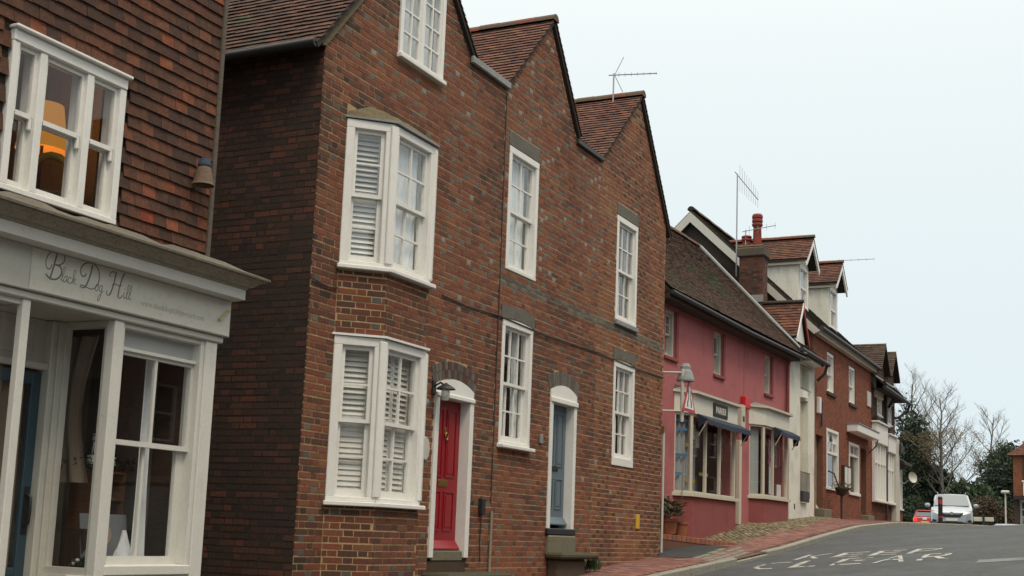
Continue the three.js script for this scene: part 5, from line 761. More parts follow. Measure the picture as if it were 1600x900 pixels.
// ---------------------------------------------------------------- red brick house with two white dormers
const palE = (u, v, st, r) => pick([[13, 5], [14, 4], [0, 2], [3, 2], [1, 1]], r);
{
  const g = facade('red_brick_house', 'bright red brick house with two white dormers and a white door canopy', -35.15, { x: -8.2 }), W = 8.3, foot = 1.9, top = 7.7;
  const H = [{ u0: 1.68, u1: 2.68, v0: 6.02, v1: 7.2 }, { u0: 4.72, u1: 5.72, v0: 6.02, v1: 7.2 }, { u0: 1.6, u1: 3.15, v0: 3.22, v1: 4.95 }, { u0: 4.68, u1: 6.2, v0: 3.2, v1: 4.8 }, { u0: 0.3, u1: 1.15, v0: 2.5, v1: 4.66 }, { u0: 6.55, u1: 7.4, v0: 2.5, v1: 4.75 }];
  new MB().ext([[0.003, foot], [W, foot], [W, top], [0.003, top]], -0.3, -0.004, H.map((h) => rect(h.u0, h.u1, h.v0, h.v1))).build('wall', std([0.17, 0.08, 0.05], { map: T.mortar }), g);
  { const b = new MB(); b.ext([[-7.2, foot], [-.305, foot], [-.305, 7.6], [-3.6, 11.2], [-7.2, 7.6]], 0, 0.25); const m = b.build('gable_end', std([0.05, 0.035, 0.026], { map: T.tile }), g); m.rotation.y = -PI / 2; m.position.x = 0.26; const c = new MB(); c.box(W - .25, W - .005, foot, 7.6, -7, -.31).box(.3, W - .3, foot, 7.6, -7.2, -7).box(.3, W - .3, foot, 7.4, -2.4, -2.3).box(.3, W - .3, 5.2, 5.4, -2.29, -.31); c.build('side_wall', MAT.mortarDark, g); }
  layBricks(g, brickwork(g, M4(), { seed: 24, u0: 0, u1: W, v0: foot, v1: top, pal: palE, holes: H }), 0);
  for (const h of H.slice(0, 2)) { sash(g, Tr(h.u0, h.v0, -0.03), 1.0, 1.18, { fr: 0.06, cols: 2, rows: 1, sill: 0.0, inside: inside.net(201) }); boxm('sill', MAT.mortarDark, g, h.u0 - .06, h.u1 + .06, h.v0 - 0.1, h.v0 - 0.002, -0.05, 0.06, { b: 0.01 }); }
  H.slice(2, 4).forEach((h, i) => { const q = grp('window', g, Tr(h.u0, h.v0, -0.01)), w = h.u1 - h.u0, hh = h.v1 - h.v0, f = new MB(), t = 0.09, tr = i ? hh - 0.42 : hh - 0.72; f.box(0, t, 0.06, hh - t, -.12, .03, { b: .006 }).box(w - t, w, 0.06, hh - t, -.12, .03, { b: .006 }).box(0, w, hh - t, hh, -.12, .03, { b: .006 }).box(-.04, w + .04, -.03, .06, -.12, .07, { b: .008 }).box(t, w - t, tr, tr + .06, -.1, .01); if (!i) f.box(t, w - t, hh - 0.36, hh - t, -.1, -.04); f.build('frame', MAT.white, q); const s = new MB(), yt = i ? hh - t : hh - 0.36; s.box(t, w - t, tr + .06, tr + .085, -.07, -.03).box(t, w - t, yt - .025, yt, -.07, -.03); panes(q, t, w - t, tr + .085, yt - .025, -.05, 3, 1, 0.05, s); s.build('top_light', MAT.white, q); pane(q, t, w - t, 0.06, tr, -.06, MAT.glass); if (!i) { const a = new MB(); a.lathe([[0.2, 0], [0.17, .1], [0.08, .17], [0, .2]], 10); const e = a.build('emblem', MAT.iron, q); e.position.set(w / 2, hh - 0.33, -.03); e.scale.set(1, 1, .1); } });
  for (const [h, m, wd] of [[H[4], MAT.oldcream, 0.85], [H[5], MAT.darkwood, 0.85]]) panelDoor(g, Tr(h.u0, h.v0 + 0.12, -0.18), wd, h.v1 - h.v0 - 0.12, m), boxm('door_step', MAT.stone, g, h.u0 - .05, h.u1 + .05, h.v0 - .35, h.v0 + .11, -.25, 0.25, { b: .02 });
  { const b = new MB(); b.box(4.35, 7.75, 5.08, 5.32, 0.0, 0.36, { b: 0.02 }); b.build('door_canopy', MAT.white, g); boxm('canopy_lead', MAT.lead, g, 4.33, 7.78, 5.32, 5.35, 0, .38); const s = new MB(); s.tube([V(7.6, 5.1, .34), V(7.6, 4.9, .3), V(7.6, 4.65, .05)], .02, 5); s.build('canopy_bracket', MAT.iron, g); }
  boxm('wall_box', MAT.white, g, 0.36, 0.56, 5.25, 5.7, 0.002, .1, { b: .01 }); boxm('wall_plaque', MAT.cream, g, 7.5, 8.05, 6.2, 6.7, .002, .05, { b: .01 });
  { const m = new MB(); m.tube([V(0.75, 5.6, .06), V(0.75, 4.9, .06)], .03, 6); m.build('downpipe', MAT.iron, g); }
  // roof
  const sl = V(0, 3.6, -3.75), e = V(-0.12, 7.62, 0.15), L = sl.length(), n = sl.clone().normalize(), rb = new MB();
  rb.poly(V(-.12, 7.62, .15), V(W + .1, 7.62, .15), V(W + .1, 11.22, -3.6), V(-.12, 11.22, -3.6)); rb.poly(V(-.12, 11.22, -3.6), V(W + .1, 11.22, -3.6), V(W + .1, 7.6, -7.4), V(-.12, 7.6, -7.4)); rb.poly(V(-.12, 7.5, .15), V(W + .1, 7.5, .15), V(W + .1, 7.62, .15), V(-.12, 7.62, .15)); rb.poly(V(W + .1, 7.5, .15), V(W + .1, 7.6, -7.4), V(W + .1, 11.22, -3.6), V(W + .1, 7.62, .15)); rb.poly(V(-.12, 7.52, .15), V(-.12, 7.62, .15), V(-.12, 11.22, -3.6), V(-.12, 11.1, -3.6)); rb.poly(V(-.12, 11.1, -3.6), V(-.12, 11.22, -3.6), V(-.12, 7.6, -7.4), V(-.12, 7.5, -7.4));
  const roof = rb.build('roof', MAT.slab, g); roofSlope(roof, e, V(1, 0, 0), n, W + .22, L, { seed: 161, pal: roofPal([[0.07, 0.062, 0.036], [0.06, 0.05, 0.033], [0.085, 0.07, 0.042], [0.05, 0.045, 0.028], [0.075, 0.05, 0.034]], 0.6, 91) }); ridge(roof, V(-.12, 11.24, -3.6), V(W + .1, 11.24, -3.6), 20, [ridgeMats[2], MAT.slab]);
  for (const s of [1, -1]) { const b = new MB(); b.ext(s > 0 ? [[-3.6, 11.16], [0.22, 7.48], [0.05, 7.4], [-3.6, 10.86]] : [[-3.6, 11.16], [-7.4, 7.5], [-7.2, 7.4], [-3.6, 10.86]], 0, .05); const m = b.build('bargeboard', MAT.cream, g); m.rotation.y = -PI / 2; m.position.x = -0.13; }
  { const b = new MB(); b.tube([V(-.1, 7.58, .25), V(W + .3, 7.56, .25)], .065, 7); b.build('gutter', MAT.iron, g); boxm('soffit', MAT.oldcream, g, 0, W + .1, 7.42, 7.55, .004, .17); }
  // dormers
  for (const [u, hh] of [[1.45, 0], [5.5, 0.08]]) {
    const d = grp('dormer', g, Tr(u, 8.45, -0.8)), w = 1.3, h = 1.4 + hh, ap = 2.12 + hh; const b = new MB(); b.ext([[0, -.2], [w, -.2], [w, h], [w / 2, ap - .1], [0, h]], -.25, 0, [rect(.16, w - .16, .12, h - .06)]); b.build('front', MAT.whiteRender, d);
    const ck = new MB(); ck.box(0, .12, -.6, h, -2.4, -.251).box(w - .12, w, -.6, h, -2.4, -.251); ck.build('cheek', MAT.whiteRender, d);
    const rf = new MB(), o = .14; rf.ext([[-o, h - .02], [w / 2, ap], [w + o, h - .02], [w + o, h + .06], [w / 2, ap + .1], [-o, h + .06]], -2.6, .3); rf.build('roof', MAT.slab, d);
    const s1 = V(w / 2 + o, ap + .1 - h - .06, 0), tb = new MB(); tileFace(tb, null, V(-o, h + .05, -2.6), V(0, 0, 1), s1.clone().normalize(), 2.92, s1.length(), { seed: 171 + u | 0, pal: (q, s, r) => RT.red[Math.floor(r() * 5)].map((c) => c * .9) }); const s2v = V(-w / 2 - o, ap + .1 - h - .06, 0); tileFace(tb, null, V(w + o, h + .05, .32), V(0, 0, -1), s2v.clone().normalize(), 2.92, s2v.length(), { seed: 175 }); tb.build('roof_tiles', MAT.tileV, d).userData.kind = 'stuff';
    ridge(d, V(w / 2, ap + .12, .34), V(w / 2, ap + .12, -2.5), 8, ridgeMats, .09);
    const bb = new MB(); bb.ext([[w / 2, ap + .05], [w + o, h + .02], [w + o, h - .16], [w / 2, ap - .14]], .26, .31); bb.build('bargeboard', MAT.white, d); const b2 = new MB(); b2.ext([[w / 2, ap + .05], [-o, h + .02], [-o, h - .16], [w / 2, ap - .14]], .26, .309); b2.build('bargeboard', MAT.white, d); boxm('fascia', MAT.oldcream, d, -.1, .0, h - .1, h - .02, -2.4, .26);
    const f = new MB(); f.box(.16, .24, .12, h - .06, -.1, .02).box(w - .24, w - .16, .12, h - .06, -.1, .02).box(.24, w - .24, h - .14, h - .06, -.1, .02).box(.24, w - .24, .12, .2, -.1, .03).box(.24, w - .24, h * .5 - .02, h * .5 + .03, -.08, -.01); f.build('window_frame', MAT.white, d); pane(d, .24, w - .24, .2, h * .5 - .02, -.06, MAT.glass); pane(d, .24, w - .24, h * .5 + .03, h - .14, -.04, MAT.oldglass); drape(.22, w - .22, .2, h - .1, -.2, 5, .015, 7).build('net_curtain', MAT.curtain, d);
  }
}
// things on that house
{ const g = thing('menu_board', 'glazed brown menu case on the red brick wall beside the canopy window', 'sign', [-8.19, 3.3, -38.75], PI / 2); boxm('case', MAT.darkwood, g, 0, 1.0, 0, .72, 0, .08, { b: .01 }); for (const x of [.08, .54]) boxm('menu_sheet', std([0.6, 0.6, 0.56], { roughness: .7 }), g, x, x + .38, .06, .66, .081, .086); }
{ const g = thing('hanging_planter', 'dark leafy planter on an iron rail beside the cream door', 'planter', [-7.8, 2.3, -36.9]); const m = new MB(); m.tube([V(0, 0, 0), V(0, .8, 0)], .03, 6); m.build('post', MAT.iron, g); const h = new MB(); h.tube([V(-.1, 1.35, 1.25), V(0, 1.3, 1.0), V(0, .8, 0.1), V(0, .78, 0)], .02, 5); h.build('handrail', MAT.iron, g); new MB().lathe([[.02, .7], [.12, .76], [.2, .94], [.18, .96], [.08, .94]], 10).build('basket', MAT.darkwood, g); const l = new MB(), r = rng(8); for (let i = 0; i < 240; i++) { const a = r() * 6.28, d = Math.sqrt(r()) * .3, p = V(Math.cos(a) * d, .9 + r() * .25 * (1 - d), Math.sin(a) * d), q = () => V((r() - .5) * .1, (r() - .5) * .08, (r() - .5) * .1); l.col = r() > .04 ? [.03 + r() * .03, .06 + r() * .04, .02] : [.4, .02, .08]; l.tri(p, p.clone().add(q()), p.clone().add(q())); } l.build('foliage', MAT.leafV, g).userData.kind = 'stuff'; }

// ---------------------------------------------------------------- tile-hung house with white shopfront, and the low annexe at its end
{
  const g = facade('tile_hung_house', 'dark tile-hung house with two tiled gablets over a white panelled shopfront', -43.45, { x: -8.2 }), W = 4.35, foot = 1.9;
  const H = [{ u0: 0.95, u1: 1.75, v0: 6.1, v1: 7.0 }, { u0: 2.75, u1: 3.6, v0: 5.95, v1: 6.85 }];
  new MB().ext([[0.003, foot], [W, foot], [W, 7.1], [0.003, 7.1]], -0.3, -0.01, [...H.map((h) => rect(h.u0, h.u1, h.v0, h.v1)), rect(0.15, 2.3, 3.2, 5.1), rect(2.4, 3.4, 3.2, 5.0)]).build('wall', MAT.mortarDark, g);
  { const c = new MB(); c.box(0.003, .25, foot, 7, -6, -.31).box(W - .25, W, foot, 7, -6, -.31).box(.26, W - .26, foot, 7, -6, -5.8).box(.26, W - .26, foot, 7, -2, -1.9).box(.26, W - .26, 5.15, 5.3, -1.89, -.31); c.build('side_wall', MAT.mortarDark, g); }
  { const tb = new MB(); tileFace(tb, null, V(0, 5.7, 0), V(1, 0, 0), V(0, 1, 0), W, 1.35, { seed: 181, gauge: .11, keep: (u, s) => !H.some((h) => u > h.u0 - .04 && u < h.u1 + .04 && s + 5.7 > h.v0 - .08 && s + 5.7 < h.v1), pal: (u, s, r) => pick([[[.10, .045, .03], 3], [[.07, .038, .028], 3], [[.13, .055, .034], 2]], r) }); tb.build('hanging_tiles', MAT.tileV, g).userData.kind = 'stuff'; }
  layBricks(g, brickwork(g, M4(), { seed: 25, u0: 0, u1: W, v0: foot, v1: 3.1, pal: (u, v, st, r) => pick([[1, 3], [2, 3], [0, 2], [5, 1]], r) }), 0);
  for (const h of H) { sash(g, Tr(h.u0, h.v0, 0.03), h.u1 - h.u0, h.v1 - h.v0, { fr: .06, cols: 1, rows: 1, sill: .05, inside: inside.net(211) }); }
  const front = (u0, u1, vt, n, ft) => { boxm('fascia', MAT.white, g, u0, u1, vt, ft, .0, .18, { b: .012 }); boxm('fascia_cornice', MAT.white, g, u0 - .05, u1 + .05, ft, ft + .06, 0, .26, { b: .012 }); boxm('sill', MAT.white, g, u0, u1, 3.1, 3.18, 0, .18, { b: .01 }); boxm('dark_capping', MAT.slab, g, u0, u0 + .7, ft + .06, ft + .2, 0, .2); const q = grp('shop_window', g, Tr(u0, 3.18, .06)), w = u1 - u0, h = vt - 3.18, b = new MB(); for (let i = 0; i <= n; i++) { const x = i / n * (w - .07); b.box(x, x + .07, 0, h, -.05, .05, { b: .005 }); } b.box(0.07, w - .07, h * .64, h * .64 + .07, -.04, .04); b.build('frame', MAT.white, q); for (let i = 0; i < n; i++) { const x = i / n * (w - .07); pane(q, x + .065, x + (w - .07) / n + .005, .0, h * .645, 0, MAT.glass); pane(q, x + .065, x + (w - .07) / n + .005, h * .66, h, 0, MAT.glass); } drape(.05, w - .05, 0, h, -.12, 6, .02, 8 + n).build('net_curtain', MAT.curtain, q); };
  front(0.02, 2.08, 5.08, 4, 5.74); front(2.3, 3.62, 4.92, 3, 5.5);
  boxm('pilaster', MAT.cream, g, 3.63, 4.3, foot, 5.5, 0.0, .19, { b: .012 }); { const m = new MB(); m.tube([V(2.19, 6.9, .1), V(2.19, 2.2, .1)], .05, 7); m.build('downpipe', MAT.iron, g); }
  const rb = new MB(); rb.poly(V(-.05, 6.98, .4), V(W + .35, 6.98, .4), V(W + .35, 10.2, -2.9), V(-.05, 10.2, -2.9)); rb.poly(V(-.05, 6.88, .4), V(W + .35, 6.88, .4), V(W + .35, 6.98, .4), V(-.05, 6.98, .4)); rb.poly(V(W + .35, 6.88, .4), V(W + .35, 6.9, -6), V(W + .35, 10.2, -2.9), V(W + .35, 6.98, .4)); rb.poly(V(-.05, 6.88, 0.4), V(-.05, 6.88, 0), V(W + .35, 6.88, 0), V(W + .35, 6.88, .4)); rb.poly(V(-.05, 10.2, -2.9), V(W + .35, 10.2, -2.9), V(W + .35, 6.9, -6), V(-.05, 6.9, -6)); const roof = rb.build('roof', MAT.slab, g);
  const sl = V(0, 3.22, -3.3); roofSlope(roof, V(-.05, 7.0, .4), V(1, 0, 0), sl.clone().normalize(), W + .4, 2.2, { seed: 191, pal: () => [.05, .038, .028] });
  for (const u of [0.35, 2.3]) { const d = grp('gablet', g, Tr(u, 6.95, 0.1)), w = 1.35; const b = new MB(); b.ext([[0, -.3], [w, -.3], [w, .6], [w / 2, 1.5], [0, .6]], -1.9, 0); b.build('front', MAT.oldcream, d); const tb = new MB(); tileFace(tb, null, V(0, .45, .0), V(1, 0, 0), V(0, 1, 0), w, 1.0, { seed: 192, keep: (x, s) => s + .45 < .6 + .9 * (1 - Math.abs(x - w / 2) / (w / 2)) - .05, pal: (x, s, r) => [.085 + r() * .03, .055, .036] }); const rf = new MB(); rf.ext([[-.14, .55], [w / 2, 1.5], [w + .14, .55], [w + .14, .63], [w / 2, 1.6], [-.14, .63]], -2.2, .22); rf.build('roof', MAT.slab, d); const s1 = V(w / 2 + .14, .97, 0); tileFace(tb, null, V(-.14, .61, -2.2), V(0, 0, 1), s1.clone().normalize(), 2.43, s1.length(), { seed: 193, pal: (x, s, r) => RT.brown[Math.floor(r() * 5)] }); tb.build('roof_tiles', MAT.tileV, d).userData.kind = 'stuff'; }
  { const m = new MB(); m.tube([V(-.1, 6.92, .46), V(W + .5, 6.86, .48)], .065, 7); m.build('gutter', MAT.black, g); const d = new MB(); d.tube([V(W + .45, 6.84, .48), V(W + .5, 6.6, .4), V(W + .3, 6.35, .1), V(W + .02, 6.3, .02)], .05, 6); d.build('gutter_swan_neck', MAT.black, g); const e = new MB(); e.tube([V(2.6, 6.82, .3), V(2.62, 6.5, .1)], .05, 6); e.build('eaves_bracket', MAT.black, g); }
}
{
  const g = facade('low_annexe', 'low white-windowed annexe at the far end of the terrace', -47.82, { x: -8.2, cat: 'building' });
  new MB().ext([[0, 2], [1.6, 2], [1.6, 4.75], [0, 4.75]], -3, 0, [rect(.15, 1.45, 3.05, 4.5)]).build('wall', MAT.mortarDark, g); layBricks(g, brickwork(g, M4(), { seed: 26, u0: 0, u1: 1.6, v0: 2, v1: 4.7, holes: [{ u0: .15, u1: 1.45, v0: 3, v1: 4.55 }], pal: palE }), 0); { const q = grp('window', g, Tr(.15, 3.05, 0)), b = new MB(); for (const x of [0, .4, .8, 1.22]) b.box(x, x + .08, 0, 1.45, -.06, .03); b.box(0.08, 1.22, 1.37, 1.45, -.06, .03).box(-.03, 1.33, -.06, 0, -.06, .08); b.build('frame', MAT.white, q); for (const x of [.08, .48, .88]) pane(q, x, x + .34, 0, 1.37, 0); drape(.05, 1.25, 0, 1.4, -.1, 5, .02, 66).build('net_curtain', MAT.curtain, q); }
  new MB().ext([[0, 4.7], [.35, 4.62], [.35, 4.72], [-3, 6.3], [-3, 6.1]], 0, 1.7).build('roof', MAT.slab, g).rotation.y = -PI / 2; g.children.at(-1).position.x = 1.7; { const l = new MB(); l.lathe([[.02, .4], [.06, .34], [.12, .1], [.14, 0], [0, 0]], 10); const q = l.build('wall_lamp', MAT.black, g); q.position.set(-.1, 5.0, .25); }
}
{ const m = new MB(); const N = 16, R = .21, P = (i, k) => { const a = i / N * 2 * PI, r = R * k / 4; return V(Math.cos(a) * r, Math.sin(a) * r, .12 * (r / R) * (r / R)); }; for (let i = 0; i < N; i++) for (let k = 0; k < 4; k++) { const a = P(i, k), b = P(i + 1, k), c = P(i + 1, k + 1), d = P(i, k + 1), s = V(0, 0, -.02); m.poly(a, d, c, b); m.poly(a.clone().add(s), b.clone().add(s), c.clone().add(s), d.clone().add(s)); } const g = thing('satellite_dish', 'round pale satellite dish on the end of the low annexe', 'dish', [-7.85, 4.2, -49.1], 0.95); m.build('reflector', MAT.cream, g).rotation.x = -.2; const a = new MB(); a.tube([V(0, -.35, .08), V(0, -.1, .42)], .015, 5); a.build('feed_arm', MAT.metalGrey, g); boxm('receiver', MAT.iron, g, -.04, .04, -.12, -.02, .38, .48, { b: .01 }); const b = new MB(); b.tube([V(0, -.05, -.02), V(-.05, -.2, -.25), V(-.36, -.2, -.2)], .02, 5); b.build('bracket', MAT.metalGrey, g); }

// ---------------------------------------------------------------- house at the right edge
{
  const z = -85, g = thing('corner_house', 'red brick house with hipped tile roof and white glazed porch at the right edge', 'house', [-7.42, 2.72, z]);
  const W = 9, foot = -.4, top = 4.85, H = [{ u0: .75, u1: 3.4, v0: .2, v1: 2.15 }];
  new MB().ext([[0, foot], [W, foot], [W, top], [0, top]], -6, -.01, [rect(.35, 3.2, .3, 2.1)]).build('wall', MAT.mortar, g); layBricks(g, brickwork(g, M4(), { seed: 27, u0: 0, u1: 4, v0: 2.3, v1: top, pal: palE }), 0);
  { const r = new MB(), o = .3; const a = [V(-o, top, o), V(W + o, top, o), V(W + o, top, -6 - o), V(-o, top, -6 - o)], p = V(3, top + 3.2, -3), q = V(W - 3, top + 3.2, -3); r.poly(a[0], a[1], q, p); r.poly(a[1], a[2], q); r.poly(a[2], a[3], p, q); r.poly(a[3], a[0], p); r.poly(...[...a].reverse()); const m = r.build('roof', std([.11, .05, .034], { map: T.tile }), g); const tb = new MB(), s = V(0, 3.2, -3.3); tileFace(tb, null, V(-o, top + .01, o), V(1, 0, 0), s.clone().normalize(), W + 2 * o, s.length(), { seed: 201, gauge: .12, tw: .2, keep: (u, v) => u > v * .71 && u < W + .6 - v * .71, pal: (u, v, r2) => RT.red[Math.floor(r2() * 5)] }); tb.build('roof_tiles', MAT.tileV, m).userData.kind = 'stuff'; }
  boxm('pent_roof', MAT.slab, g, .05, 4, 2.12, 2.36, 0, .9); { const m = new MB(); m.tube([V(.62, top - .1, .06), V(.62, 2.4, .06)], .05, 6); m.build('downpipe', MAT.iron, g); }
  for (let i = 0; i < 9; i++) boxm('baluster', MAT.white, g, .62 + i * .22, .74 + i * .22, 2.36, 3.2, .7, .78); boxm('balcony_rail', MAT.white, g, .55, 3, 3.2, 3.3, .66, .82);
  { const q = grp('window', g, Tr(.35, .1, .05)), b = new MB(), w = 2.6, h = 2.0; b.box(0, .12, 0, h, -.06, .1).box(w - .1, w, 0, h, -.06, .1).box(0.12, w - .1, h - .12, h, -.06, .1).box(.12, w - .1, 0, .1, -.06, .1); panes(q, .12, w - .1, .1, h - .12, 0, 5, 4, .06, b); b.build('frame', MAT.white, q); boxm('lintel', MAT.white, q, -.1, w, h, h + .14, -.06, .2); }
  boxm('porch_side', MAT.darkwood, g, .05, .34, -.2, 2.1, 0.0, .6);
}
{ const g = thing('lamp_post', 'white post with a flat pale lamp head beside the corner house', 'lamp post', [-7.72, 2.6, -83]); new MB().tube([V(0, 0, 0), V(0, 2.55, 0)], .05, 7).build('post', MAT.cream, g); boxm('head', MAT.cream, g, -.24, .24, 2.55, 2.72, -.2, .2, { b: .05 }); }

// ---------------------------------------------------------------- bollard, cars
{ const g = thing('bollard', 'black bollard with red reflector band on the kerb in front of the silver car', 'bollard', [-5.55, 2.36, -40.05]); new MB().lathe([[.065, -.1], [.065, .72], [.07, .78], [.05, .82], [0, .83]], 12).build('post', MAT.black, g); new MB().lathe([[.0665, .6], [.0665, .74]], 12).build('reflector_band', std([.4, .03, .03], { roughness: .4 }), g); new MB().lathe([[.0665, .2], [.0665, .24]], 12).build('lower_band', std([.4, .03, .03], { roughness: .4 }), g); }
function wheel(g, x, z, r, w) { const q = grp('wheel', g, Tr(x, r, z)); const t = new MB(M4().makeRotationZ(PI / 2)); t.lathe([[r * .6, -w / 2], [r * .95, -w / 2], [r, -w / 3], [r, w / 3], [r * .95, w / 2], [r * .6, w / 2]], 20); t.build('tyre', MAT.black, q); const m = new MB(M4().makeRotationZ(PI / 2)); m.lathe([[0, -w / 2 + .02], [r * .6, -w / 2 + .01], [r * .6, w / 2 - .01], [0, w / 2 - .02]], 14); m.build('rim', MAT.metalGrey, q); }
// car body as a loft of cross-sections from front (+z) to back
function carBody(g, mat, secs, name = 'body') { const ring = ([z, w, y0, ySh, yTop, wTop]) => { const p = [[-w * .92, y0], [-w, y0 + .12], [-w, ySh * .75 + y0 * .25], [-w * .97, ySh], [-wTop, yTop - .05], [-wTop * .85, yTop], [0, yTop + .02], [wTop * .85, yTop], [wTop, yTop - .05], [w * .97, ySh], [w, ySh * .75 + y0 * .25], [w, y0 + .12], [w * .92, y0]]; return p.map(([x, y]) => V(x, y, z)).reverse(); }; return new MB().loft(secs.map(ring)).build(name, mat, g); }
{ // silver people carrier facing us
  const y = roadY(-8.4, -64), g = thing('silver_car', 'silver people carrier facing the camera at the top of the road', 'car', [-8.42, y + 0.16, -64.5], 0.13);
  const paint = new THREE.MeshPhysicalMaterial({ color: rgb(.36, .39, .41), metalness: .35, roughness: .35, clearcoat: .7, clearcoatRoughness: .1 }), gl = new THREE.MeshPhysicalMaterial({ color: rgb(.06, .075, .08), roughness: .06, clearcoat: 1, ior: 1.5 }), dk = MAT.black;
  carBody(g, paint, [[2.28, .62, .3, .66, .7, .5], [2.18, .84, .24, .74, .8, .66], [1.9, .92, .2, .86, .92, .74], [1.2, .94, .2, .98, 1.06, .8], [.35, .94, .2, 1.0, 1.62, .74], [-.4, .94, .2, 1.0, 1.68, .76], [-1.6, .94, .2, 1.0, 1.64, .74], [-2.2, .9, .25, .96, 1.25, .7], [-2.35, .84, .32, .9, 1.0, .6]]);
  { const w = new MB(); w.poly(V(-.80, 1.06, 1.2), V(.80, 1.06, 1.2), V(.66, 1.585, .43), V(-.66, 1.585, .43)); w.poly(V(-.80, 1.04, 1.18), V(-.66, 1.565, .41), V(.66, 1.565, .41), V(.80, 1.04, 1.18)); const m = w.build('windscreen', gl, g); m.position.set(0, .03, .05); }
  for (const s of [-1, 1]) { const w = new MB(); const P = [V(s * .915, 1.04, .9), V(s * .915, 1.04, -1.9), V(s * .70, 1.52, -1.6), V(s * .69, 1.53, .3)]; s > 0 ? w.poly(...P) : w.poly(...P.reverse()); const m = w.build('side_window', gl, g); m.position.x = s * .02; }
  { const gr = new MB(); gr.ext([[-.5, .70], [-.36, .52], [.36, .52], [.5, .70], [.3, .66], [-.3, .66]], 0, .03); const m = gr.build('grille', dk, g); m.position.set(0, 0, 2.27); boxm('grille_bar', MAT.metalGrey, g, -.52, .52, .705, .735, 2.22, 2.3, { b: .01 }); const b = new MB(M4().makeRotationX(PI / 2)); b.lathe([[0, 0], [.085, 0], [.085, .03], [.06, .04], [.06, .025], [0, .025]], 16); b.build('badge', MAT.metalGrey, g).position.set(0, .7, 2.29); }
  { boxm('number_plate', std([.62, .61, .55]), g, -.26, .26, .36, .47, 2.28, 2.31); for (const s of [-1, 1]) { const h = new MB(); h.ext([[s * .5, .66], [s * .84, .74], [s * .88, .86], [s * .62, .78]], 0, .05); const m = h.build('headlight', new THREE.MeshPhysicalMaterial({ color: rgb(.6, .62, .63), roughness: .1, clearcoat: 1 }), g); m.position.z = 2.14; m.rotation.y = s * .16; boxm('fog_lamp_recess', dk, g, s * .72 - .14, s * .72 + .14, .3, .42, 2.12, 2.24, { b: .02 }); const mr = new MB(); mr.lathe([[0, -.1], [.09, -.08], [.12, 0], [.1, .07], [0, .1]], 10); const q = mr.build('wing_mirror', paint, g); q.position.set(s * 1.08, 1.1, .95); q.scale.set(1.1, 1, .7); boxm('mirror_stalk', dk, g, s > 0 ? .93 : -1.03, s > 0 ? 1.03 : -.93, 1.05, 1.09, .92, .98); } boxm('lower_intake', dk, g, -.5, .5, .24, .34, 2.2, 2.295, { b: .02 }); }
  for (const x of [-.84, .84]) for (const z of [1.45, -1.4]) wheel(g, x, z, .33, .22);
  const rb = new MB(); rb.tube([V(-.62, 1.68, .3), V(-.64, 1.75, -.2), V(-.64, 1.75, -1.3), V(-.6, 1.66, -1.7)], .02, 5); rb.build('roof_rail', MAT.metalGrey, g); const r2 = new MB(); r2.tube([V(.62, 1.68, .3), V(.64, 1.75, -.2), V(.64, 1.75, -1.3), V(.6, 1.66, -1.7)], .02, 5); r2.build('roof_rail', MAT.metalGrey, g);
}
{ // red hatchback driving away, brake lights on
  const y = roadY(-14.8, -99), g = thing('red_car', 'small red hatchback seen from behind with its brake lights lit', 'car', [-14.85, y + .14, -99], .16 + PI);
  const paint = new THREE.MeshPhysicalMaterial({ color: rgb(.42, .012, .016), roughness: .35, clearcoat: .8 }), gl = new THREE.MeshPhysicalMaterial({ color: rgb(.05, .06, .065), roughness: .06, clearcoat: 1 });
  carBody(g, paint, [[1.9, .6, .3, .62, .66, .5], [1.75, .78, .22, .72, .76, .62], [.9, .83, .2, .88, .94, .7], [.3, .83, .2, .9, 1.42, .58], [-.8, .83, .2, .9, 1.46, .6], [-1.55, .83, .22, .9, 1.38, .58], [-1.8, .8, .28, .86, .96, .6], [-1.88, .76, .34, .8, .84, .56]]);
  { const w = new MB(); w.poly(V(.58, .98, -1.80), V(-.58, .98, -1.80), V(-.5, 1.34, -1.58), V(.5, 1.34, -1.58)); w.build('rear_window', gl, g).position.set(0, 0, -.03); boxm('number_plate', std([.6, .5, .1]), g, -.26, .26, .52, .63, -1.93, -1.88); boxm('white_sticker', std([.7, .7, .7]), g, -.14, .16, .74, .9, -1.92, -1.89); for (const s of [-1, 1]) { const h = new MB(); h.box(s * .66 - .13, s * .66 + .13, .62, .86, -1.9, -1.84, { b: .03 }); h.build('brake_light', new THREE.MeshStandardMaterial({ color: rgb(.5, .01, .01), emissive: rgb(1, .06, .03), emissiveIntensity: 1.1 }), g); } boxm('rear_bumper', paint, g, -.78, .78, .28, .56, -1.94, -1.8, { b: .04 }); boxm('roof_spoiler', paint, g, -.54, .54, 1.36, 1.42, -1.7, -1.45, { b: .02 }); }
  for (const x of [-.74, .74]) for (const z of [1.15, -1.2]) wheel(g, x, z, .29, .19);
}
{ const g = thing('silver_parked_car', 'pale car half hidden beside the corner house', 'car', [-7.5, 2.0, -83.2], .5); const paint = new THREE.MeshPhysicalMaterial({ color: rgb(.4, .43, .45), metalness: .3, roughness: .35, clearcoat: .6 }); carBody(g, paint, [[1.9, .6, .3, .62, .66, .5], [1.75, .78, .22, .72, .76, .62], [.9, .83, .2, .84, .9, .7], [.3, .83, .2, .86, 1.3, .58], [-.8, .83, .2, .86, 1.32, .6], [-1.8, .8, .28, .8, .9, .6]]); for (const x of [-.74, .74]) for (const z of [1.15, -1.2]) wheel(g, x, z, .29, .19); }
